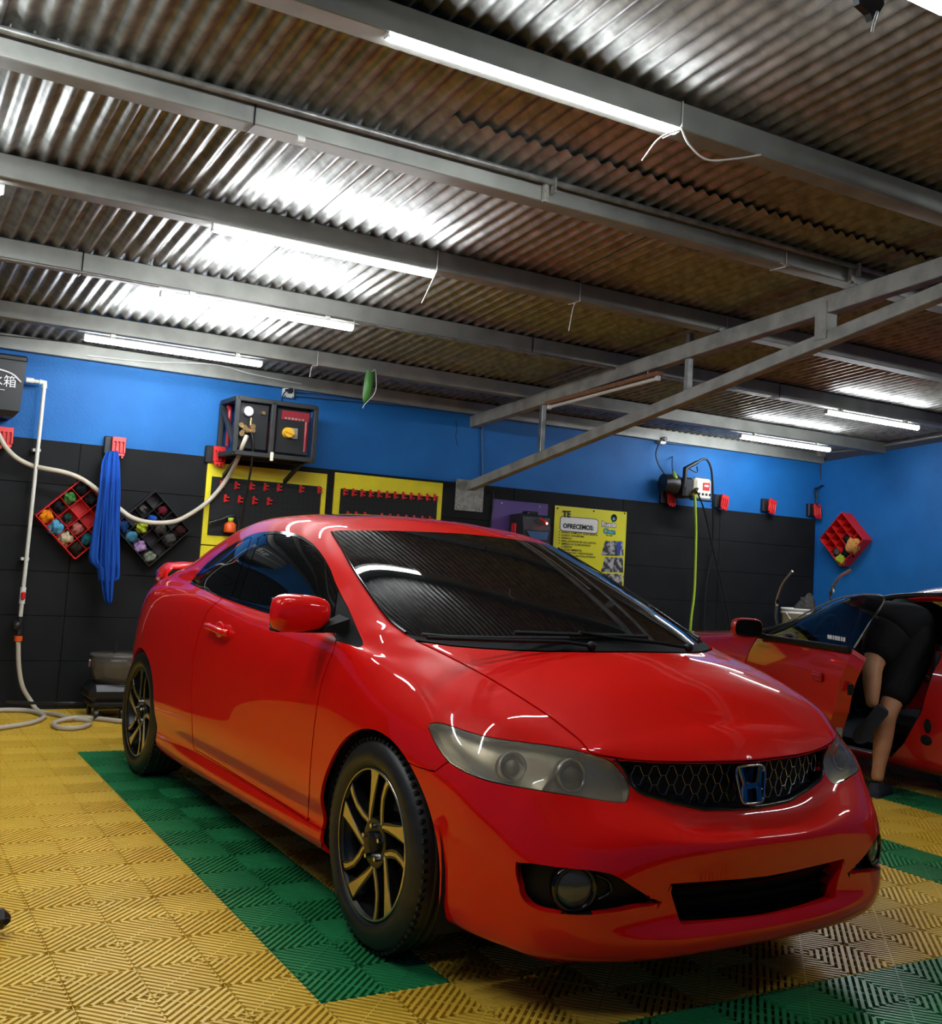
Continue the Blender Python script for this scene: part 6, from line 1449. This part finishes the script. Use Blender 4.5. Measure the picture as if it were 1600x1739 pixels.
def xz(poly): return lambda V: sdf(poly, V[:, [0, 2]])
def xy(poly): return lambda V: sdf(poly, V[:, [0, 1]])
V, N, T = body2(); S2 = Skin(V, N, T)
S2.paint('hole', lambda V: np.hypot(V[:, 0]-3.42, V[:, 2]-.28)-.33, cond=lambda c_: (np.abs(c_[:, 1]) > .4) & (c_[:, 2] < .66)); S2.paint('hole', lambda V: np.hypot(V[:, 0]+.05-.0, V[:, 2]-.28)-.34, cond=lambda c_: (np.abs(c_[:, 1]) > .4) & (c_[:, 2] < .66))
low = lambda c_: (np.abs(c_[:, 1]) > .5)
DOOR2 = [(1.52, .20), (2.55, .20), (2.70, .30), (2.72, .60), (2.68, .80), (1.25, .845), (1.24, .76), (1.30, .50), (1.42, .30)]
DGL = [(1.25, .845), (2.66, .815), (2.50, .875), (2.25, .96), (2.0, 1.04), (1.72, 1.115), (1.45, 1.145), (1.22, 1.145), (1.20, 1.0)]
S2.paint('door', xz(DOOR2), on=['body'], cond=low, gap=.004); S2.paint('door_glass', xz(DGL), on=['body'], cond=low, gap=.004)
S2.paint('windshield', lambda V: np.maximum(sdf([(1.62, -.50), (2.45, -.66), (2.62, -.62), (2.80, -.50), (2.95, -.25), (3.0, 0), (3.0, 1), (1.55, 1), (1.55, -.3)], V[:, :2]), .80-V[:, 2]), on=['body'], cond=lambda c_: c_[:, 2] > .8, gap=.004)
S2.paint('rear_window', xy([(.45, -.48), (.85, -.46), (.88, 1), (.30, 1)]), on=['body'], cond=lambda c_: c_[:, 2] > .95, gap=.004)
P2 = M['car2_paint']
skin_obj('body', S2.part('body'), P2, CAR2, .03, both=True)
skin_obj('windshield', S2.part('windshield'), M['tint_see'], CAR2, .004, both=True); skin_obj('rear_window', S2.part('rear_window'), M['tint_glass'], CAR2, .004, both=True)
# far door stays shut: S2 holds the -y half (car's right side, away from us)
skin_obj('door', S2.part('door'), P2, CAR2, .03); skin_obj('door_glass', S2.part('door_glass'), M['tint_see'], CAR2, .004)['label'] = 'far side window'
# near (left, +y) door swung open about its front edge
TH = math.radians(24); HX, HY = 2.70, .82
hinge = Matrix.Translation((HX, HY, 0)) @ Matrix.Rotation(-TH, 4, 'Z') @ Matrix.Translation((-HX, -HY, 0))
def swing(o): o.matrix_local = hinge; return o
dr = swing(skin_obj('door', S2.part('door'), [P2, M['satin_black']], CAR2, .09, mirror=True)); dr['label'] = 'open driver door'
V, N, T = S2.part('door'); inner = skin_obj('door_card', (V-N*.09, N, T), M['satin_black'], dr, 0, mirror=True)
gl = skin_obj('door_glass', S2.part('door_glass'), M['tint_see'], dr, .005, mirror=True); gl['label'] = 'dark frameless window glass of the open door'
# black sill strip under the glass, sticker, door edge details
MB().beam((1.25, .800, .838), (2.62, .795, .812), .03, .035, bev=.006).build('waist_seal', M['satin_black'], dr)
stk = MB(); 
for k, wd in enumerate((.03, .035, .02, .035, .03, .02, .03)): stk.box((1.60-.034*k, .760, .885), (wd*.8, .003, .024))
stk.build('sticker', M['paper'], dr)
MB().tube(spline([(1.245, .775, .85), (1.235, .70, .98), (1.24, .61, 1.13), (1.45, .602, 1.147), (1.72, .627, 1.117), (2.0, .65, 1.045), (2.3, .68, .945)], 6), .005, 6).build('glass_edge', M['plate'], dr)
MB().box((1.52, .86, .66), (.12, .012, .05), bev=.004).box((1.52, .868, .662), (.10, .012, .022), bev=.006).build('door_handle', P2, dr)
MB().box((1.242, .79, .62), (.010, .035, .06), bev=.003).build('latch', M['satin_black'], dr); MB().box((1.372, .79, .36), (.010, .04, .07), bev=.003).build('reflector', M['plate'], dr)
MB().beam((1.50, .853, .335), (2.60, .853, .335), .010, .012).build('trim_crease', P2, dr)
# mirror on the open door
c_ = (2.46, .93, .868); b = MB(); vs = []; n, m = 24, 10; se = lambda a, p: math.copysign(abs(a)**p, a)
for j in range(m+1):
    th = -math.pi/2+math.pi*j/m
    for i in range(n):
        ph = 2*math.pi*i/n; vs.append((c_[0]+se(math.cos(th), .6)*se(math.sin(ph), .6)*(.06 if math.sin(ph) > 0 else .03), c_[1]+se(math.cos(th), .6)*se(math.cos(ph), .6)*.105, c_[2]+se(math.sin(th), .6)*.066))
b.add(vs, [(j*n+i, j*n+(i+1) % n, (j+1)*n+(i+1) % n, (j+1)*n+i) for j in range(m) for i in range(n)], 0, True); b.build('side_mirror', P2, dr)
gp = spline([(-.088, -.03), (-.07, -.05), (0, -.055), (.07, -.05), (.088, -.03), (.09, .02), (.07, .05), (0, .055), (-.07, .05), (-.09, .02)], 3, True)
MB().prism([(p[0], p[1]) for p in gp], .006, Matrix.Translation((c_[0]-.036, c_[1], c_[2])) @ Matrix(((0, 0, 1, 0), (1, 0, 0, 0), (0, 1, 0, 0), (0, 0, 0, 1)))).build('mirror_glass', M['gloss_black'], dr)
MB().beam((2.47, .80, .82), (2.47, .88, .835), .06, .04, bev=.01).build('mirror_arm', M['satin_black'], dr)
# aperture frame, interior, wheels
def frame():
    P_ = spline([(1.24, .80, .84), (1.20, .70, .98), (1.22, .615, 1.145), (1.45, .605, 1.150), (1.72, .63, 1.12), (2.0, .655, 1.045), (2.35, .69, .93), (2.66, .78, .815)], 6)
    MB().tube([(p[0], p[1]-.02, p[2]+.012) for p in P_], .020, 8).build('window_seal', M['satin_black'], CAR2)
    MB().tube(spline([(1.25, .79, .84), (1.25, .80, .76), (1.31, .815, .50), (1.43, .81, .30), (1.54, .80, .20), (2.5, .80, .19)], 6), .02, 8).build('door_seal', M['satin_black'], CAR2)
frame()
b = MB(); b.box((2.0, 0, .22), (2.2, 1.45, .05)).box((1.02, 0, .55), (.06, 1.45, .70)).box((2.92, 0, .50), (.5, 1.40, .45), bev=.1); b.build('cabin_floor', M['satin_black'], CAR2)
for y in (-.36, .36):
    MB().box((1.65, y, .34), (.52, .48, .16), bev=.05).build('seat_cushion', M['seat_black'], CAR2)
    MB().box((1.33, y, .68), (.16, .46, .62), 0, Matrix.Rotation(-.28, 3, 'Y'), bev=.06).build('seat_back', M['seat_black'], CAR2)
    MB().box((1.23, y, 1.02), (.10, .26, .16), 0, Matrix.Rotation(-.2, 3, 'Y'), bev=.045).build('headrest', M['seat_black'], CAR2)
sw = MB(); sw.lathe([(.17+.014*math.cos(a), .014*math.sin(a)) for a in [2*math.pi*k/8 for k in range(9)]], 28, 0, Matrix.Translation((2.28, .36, .74)) @ Matrix.Rotation(math.radians(70), 4, 'Y')); sw.build('steering_wheel', M['black_plastic'], CAR2)
def simple_wheel(x, sd):
    T_ = Matrix.Rotation(-sd*math.pi/2, 4, 'X'); t_ = MB().lathe([(.20, -.01), (.24, .004), (.275, .0), (.295, -.03), (.30, -.10), (.295, -.17), (.27, -.19), (.2, -.19)], 48, 0, T_).build('tire', M['black_rubber'], CAR2); t_.location = (x, sd*.83, .30)
    b = MB().lathe([(.20, -.01), (.195, .0), (.18, -.01), (.17, -.05), (0, -.05)], 40, 0, T_)
    for k in range(5):
        a = 2*math.pi*k/5; b.box(T_ @ Vector((.10*math.cos(a), .10*math.sin(a), -.02)), (.17, .05, .03), 0, (T_ @ Matrix.Rotation(a, 4, 'Z')).to_3x3(), .006)
    b.build('rim', M['steel'], t_)
for x in (-.05, 3.42):
    for sd in (-1, 1): simple_wheel(x, sd)
MB().box((1.7, 0, .165), (4.6, 1.1, .02)).build('underbody', M['void'], CAR2)
# intakes and creases in the quarter behind the door
q = on_plane(1577, 1236, 0, C2X-.86)
for (u, v, w_, h) in ((1575, 1233, .035, .085), (1572, 1257, .05, .055)):
    q = on_plane(u, v, 0, C2X-.855); MB().ball((q[1], .845, q[2]), (w_*.8, .018, h*.55), 16, 10).build('side_intake', M['void'], CAR2)
MB().beam((.2, .857, .375), (1.12, .857, .372), .012, .010).build('trim_crease', P2, CAR2); MB().beam((-.3, .853, .565), (1.05, .853, .56), .008, .006).build('trim_crease', P2, CAR2)
def tail2():
    f = [ROWS2[j][0] for j in range(12)]; b = MB(); vs = []; n = len(f)
    for (dx, sy) in ((0, 1), (-.04, .9), (-.06, .5), (-.065, 0), (-.06, -.5), (-.04, -.9), (0, -1)):
        for (x, y, z) in f: vs.append((x+dx, y*sy, z))
    b.add(vs, [(k*n+i, k*n+i+1, (k+1)*n+i+1, (k+1)*n+i) for k in range(6) for i in range(n-1)], 0, True); b.build('rear_bumper', P2, CAR2)
    f = [ROWS2[j][-1] for j in range(12)]; b = MB(); vs = []
    for (dx, sy) in ((0, 1), (.07, .85), (.11, .5), (.12, 0), (.11, -.5), (.07, -.85), (0, -1)):
        for (x, y, z) in f: vs.append((x+dx, y*sy, z))
    b.add(vs, [(k*n+i, (k+1)*n+i, (k+1)*n+i+1, k*n+i+1) for k in range(6) for i in range(n-1)], 0, True); b.build('front_bumper', P2, CAR2)
tail2()
for sd in (-1, 1):
    MB().box((-1.045, sd*.50, .66), (.05, .42, .13), 0, Matrix.Rotation(-sd*.10, 3, 'Z'), bev=.02).build('tail_lamp', M['tail_red'], CAR2)
MB().box((-1.066, 0, .55), (.012, .46, .12), bev=.004).build('plate_recess', M['satin_black'], CAR2)
# wipers lifted off the glass
for (base, mid, tip, xx) in (((1322, 1072), (1320, 1018), (1346, 970), C2X-.30), ((1412, 1020), (1416, 995), (1446, 968), C2X+.35)):
    A, B, C_ = [Vector(on_plane(u, v, 0, xx)) for u, v in (base, mid, tip)]; loc = lambda p: (p.y, C2X-p.x, p.z)
    o = MB().tube([loc(A), loc(A.lerp(B, .5)+Vector((.0, .02, 0))), loc(B)], .011, 8).build('wiper_arm', M['dark_chrome'], CAR2)
    MB().tube(spline([loc(B+Vector((0, 0, -.05))), loc(B), loc(B.lerp(C_, .45)+Vector((0, .012, .02))), loc(C_)], 5), .011, 8).build('wiper_blade', M['steel'], o)
# pale cloth on the dashboard, seen through the glass
rg = rag(Vector((C2X-.40, 2.62, .86)), .12, cloth_mat('sage_rag', (.18, .20, .14)), 'crumpled pale green cloth on the dashboard behind the glass of the second car', 41, (1.2, 1.4, .35), group=None)
rg['category'] = 'cloth'
# bucket with a rag on a stand by the far wall
def bucket():
    c = Vector(on_plane(1354, 1033, 1, 4.72)); r = .15; H = .30; z0 = c.z-H
    s = empty('stand', (c.x, c.y, 0), label='dark stand against the wall carrying the white bucket, hidden behind the second car', cat='stand')
    MB().box((0, 0, z0-.012), (.36, .36, .024), bev=.004).build('stand_top', M['frame_dark'], s)
    for x in (-.15, .15):
        for y in (-.15, .15): MB().box((x, y, (z0-.024)/2), (.03, .03, z0-.024)).build('leg', M['frame_dark'], s)
    t = empty('bucket', (c.x, c.y, z0), label='white plastic bucket with a grey rag on its rim, beyond the second car', cat='bucket')
    MB().lathe([(0, 0), (r*.85, 0), (r*.95, H*.82), (r*1.03, H*.82), (r*1.03, H*.87), (r*.98, H*.88), (r*.98, H*.93), (r*1.04, H*.94), (r*1.04, H), (r*.96, H), (r*.9, H*.5), (0, H*.45)], 32).build('tub', M['white_plastic'], t)
    MB().tube(spline([(-r*1.03, 0, H*.86), (-r*.9, -r*.8, H*.45), (0, -r*1.15, H*.3), (r*.9, -r*.8, H*.45), (r*1.03, 0, H*.86)], 6), .004, 6).build('bail', M['steel'], t)
    q = Vector(on_plane(1369, 1022, 1, 4.72)); rag(Vector((q.x, q.y, c.z+.030)), .095, cloth_mat('grey_rag', (.07, .065, .06)), 'grey rag lying over the rim of the white bucket', 77, (1.2, 1, .7), group=None)
bucket()
# ================================================================== person leaning into the car
def skin_mesh(name, verts, edges, radii, mat, parent=None, root=0, levels=2):
    me = bpy.data.meshes.new(name+'_cage'); me.from_pydata([tuple(v) for v in verts], edges, []); me.update()
    o = bpy.data.objects.new(name+'_cage', me); COL.objects.link(o)
    o.modifiers.new('s', 'SKIN'); 
    if not me.skin_vertices:
        bm = bmesh.new(); bm.from_mesh(me); bm.verts.layers.skin.verify(); bm.to_mesh(me); bm.free()
    sv = me.skin_vertices[0].data
    for i, r in enumerate(radii): sv[i].radius = (r, r) if not isinstance(r, tuple) else r
    for i in range(len(sv)): sv[i].use_root = (i == root)
    md = o.modifiers.new('sub', 'SUBSURF'); md.levels = levels; md.render_levels = levels
    dg = bpy.context.evaluated_depsgraph_get(); dg.update(); m2 = bpy.data.meshes.new_from_object(o.evaluated_get(dg)); m2.name = name
    bpy.data.objects.remove(o); bpy.data.meshes.remove(me); m2.materials.clear(); m2.materials.append(mat)
    m2.polygons.foreach_set('use_smooth', [True]*len(m2.polygons)); return link(bpy.data.objects.new(name, m2), parent)
def person():
    G = lambda u, v, x: Vector(on_plane(u, v, 0, x))
    hipc = G(1527, 1062, 4.30); kneeL = G(1481, 1128, 4.06); ankL = G(1481, 1203, 3.98)
    ankR = G(1489, 1328, 4.02); kneeR = G(1506, 1215, 4.10); hipL = G(1512, 1070, 4.22); hipR = hipc+Vector((.10, -.06, -.03))
    o0 = Vector((ankR.x, ankR.y, 0))
    t = empty('person', o0, label='person in black shirt and shorts leaning into the second car, one foot raised behind', cat='person')
    L = lambda p: p-o0
    chest = hipc+Vector((.34, .16, .045)); sho = hipc+Vector((.50, .22, -.01)); neck = hipc+Vector((.58, .25, -.03)); head = hipc+Vector((.70, .30, -.06))
    sL = sho+Vector((-.04, .16, -.02)); sR = sho+Vector((.06, -.17, -.03)); eL = sL+Vector((.16, .08, -.24)); eR = sR+Vector((.16, .02, -.24)); wL = eL+Vector((.22, .02, -.08)); wR = eR+Vector((.22, .03, -.08))
    V_ = [hipc, hipc+Vector((.17, .08, .045)), chest, sho, neck, head, head+Vector((.09, .03, -.02)), sL, eL, wL, sR, eR, wR, hipL, kneeL, kneeL.lerp(ankL, .38), kneeL.lerp(ankL, .75), ankL, hipR, hipR.lerp(kneeR, .5), kneeR, kneeR.lerp(ankR, .35), kneeR.lerp(ankR, .75), ankR, hipL.lerp(kneeL, .5)]
    E_ = [(0, 1), (1, 2), (2, 3), (3, 4), (4, 5), (5, 6), (3, 7), (7, 8), (8, 9), (3, 10), (10, 11), (11, 12), (0, 13), (13, 24), (24, 14), (14, 15), (15, 16), (16, 17), (0, 18), (18, 19), (19, 20), (20, 21), (21, 22), (22, 23)]
    R_ = [.135, .125, .145, .11, .055, .085, .075, .06, .042, .03, .06, .042, .03, .095, .060, .060, .042, .036, .095, .085, .058, .060, .040, .037, .082]
    skin_mesh('body', [L(v) for v in V_], E_, R_, M['skin'], t)
    # shirt and shorts over the body
    ids = [0, 1, 2, 3, 7, 10]; 
    skin_mesh('shirt', [L(V_[i]) for i in ids]+[L(sL.lerp(eL, .55)), L(sR.lerp(eR, .55)), L(neck.lerp(sho, .4))], [(0, 1), (1, 2), (2, 3), (3, 4), (3, 5), (4, 6), (5, 7), (3, 8)], [.150, .145, .165, .13, .08, .08, .07, .07, .075], M['cloth_black'], t)
    hemL = hipL.lerp(kneeL, .93); hemR = hipR.lerp(kneeR, .88)
    skin_mesh('shorts', [L(hipc+Vector((.07, .03, .02))), L(hipc), L(hipL), L(hipL.lerp(kneeL, .5)), L(hemL), L(hipR), L(hipR.lerp(kneeR, .45)), L(hemR)], [(0, 1), (1, 2), (2, 3), (3, 4), (1, 5), (5, 6), (6, 7)], [.165, .185, .15, .122, .090, .15, .125, .098], M['cloth_black'], t, root=1)
    skin_mesh('shorts_leg', [L(hipc+Vector((.02, 0, -.02))), L(hipR), L(hipR.lerp(kneeR, .28)), L(hipR.lerp(kneeR, .55)), L(hemR)], [(0, 1), (1, 2), (2, 3), (3, 4)], [.15, .155, .148, .125, .100], M['cloth_black'], t)
    # hair / cap on the hidden head
    skin_mesh('hair', [L(head+Vector((-.02, 0, .03))), L(head+Vector((.06, .03, .04)))], [(0, 1)], [.088, .085], M['ink'], t)
    # hands reaching for the far seat
    for w0, e0, sg in ((wL, eL, 1), (wR, eR, -1)):
        d = (w0-e0).normalized(); s = d.cross(Vector((0, 0, 1))).normalized()*sg; vs = [L(w0), L(w0+d*.05), L(w0+d*.085)]; es = [(0, 1), (1, 2)]; rs = [.024, .026, .024]
        for k, ln in enumerate((.060, .072, .066, .050)):
            b0 = w0+d*.085+s*(k-1.5)*.019; i = len(vs); vs += [L(b0), L(b0+d*ln*.5+Vector((0, 0, -.006))), L(b0+d*ln+Vector((0, 0, -.022)))]; es += [(2, i), (i, i+1), (i+1, i+2)]; rs += [.0095, .0088, .0075]
        i = len(vs); b0 = w0+d*.03-s*.025; vs += [L(b0), L(b0-s*.025+d*.03), L(b0-s*.03+d*.06)]; es += [(1, i), (i, i+1), (i+1, i+2)]; rs += [.011, .010, .0085]
        skin_mesh('hand', vs, es, rs, M['skin'], t)
    # shoes: slip-on upper and a thick sole
    def shoe(heel, toe, up, name='shoe'):
        heel, toe = Vector(heel), Vector(toe); d = toe-heel; Ls = d.length; d.normalize(); up = Vector(up); s = d.cross(up).normalized(); up = s.cross(d).normalized()
        outl = [(0, .028), (.04, .036), (.25, .036), (.45, .034), (.65, .044), (.82, .043), (.95, .028), (1.0, .008)]
        pl = [(a*Ls, w_) for a, w_ in outl]+[(a*Ls, -w_) for a, w_ in outl[::-1]]; n = len(pl); vs = []
        for h, sc in ((0, .96), (.012, 1.03), (.028, 1.0), (.052, .86), (.072, .55)):
            for (a, w_) in pl:
                aa = Ls*.5+(a-Ls*.5)*(1 if h < .03 else (1-.10*(h/.07))); hh = h*(1.0 if h < .03 else (1.0 if a < .4*Ls else max(.52, 1-.9*(a/Ls-.4)))); vs.append(L(heel+d*aa+s*(w_*sc)+up*hh))
        fs = [(j*n+i, j*n+(i+1) % n, (j+1)*n+(i+1) % n, (j+1)*n+i) for j in range(4) for i in range(n)]
        b = MB(); b.add(vs, fs, 0, True); b.add(vs[:n], [tuple(range(n-1, -1, -1))]); b.add(vs[4*n:], [tuple(range(n))], 0, True); sh = b.build(name, M['shoe_grey'], t)
        so = MB(); sv = [L(heel+d*(a*1.01-.002)+s*(w_*1.06)+up*h) for h in (-.006, .016) for (a, w_) in pl]
        so.add(sv, [tuple(range(n-1, -1, -1)), tuple(range(n, 2*n))]+[(i, (i+1) % n, (i+1) % n+n, i+n) for i in range(n)]); so.build('sole', M['shoe_sole'], sh)
    # standing foot points into the car, the raised foot shows its sole
    hf = Vector((ankR.x-.055, ankR.y-.02, .006)); shoe(hf, hf+Vector((.235, .09, 0)), (0, 0, 1))
    heel = G(1500, 1204, 3.93); toe = G(1452, 1262, 3.90)
    toe = heel+(toe-heel).normalized()*.265
    upv = Vector((.82, .30, .48)); shoe(heel, toe, upv)
person()
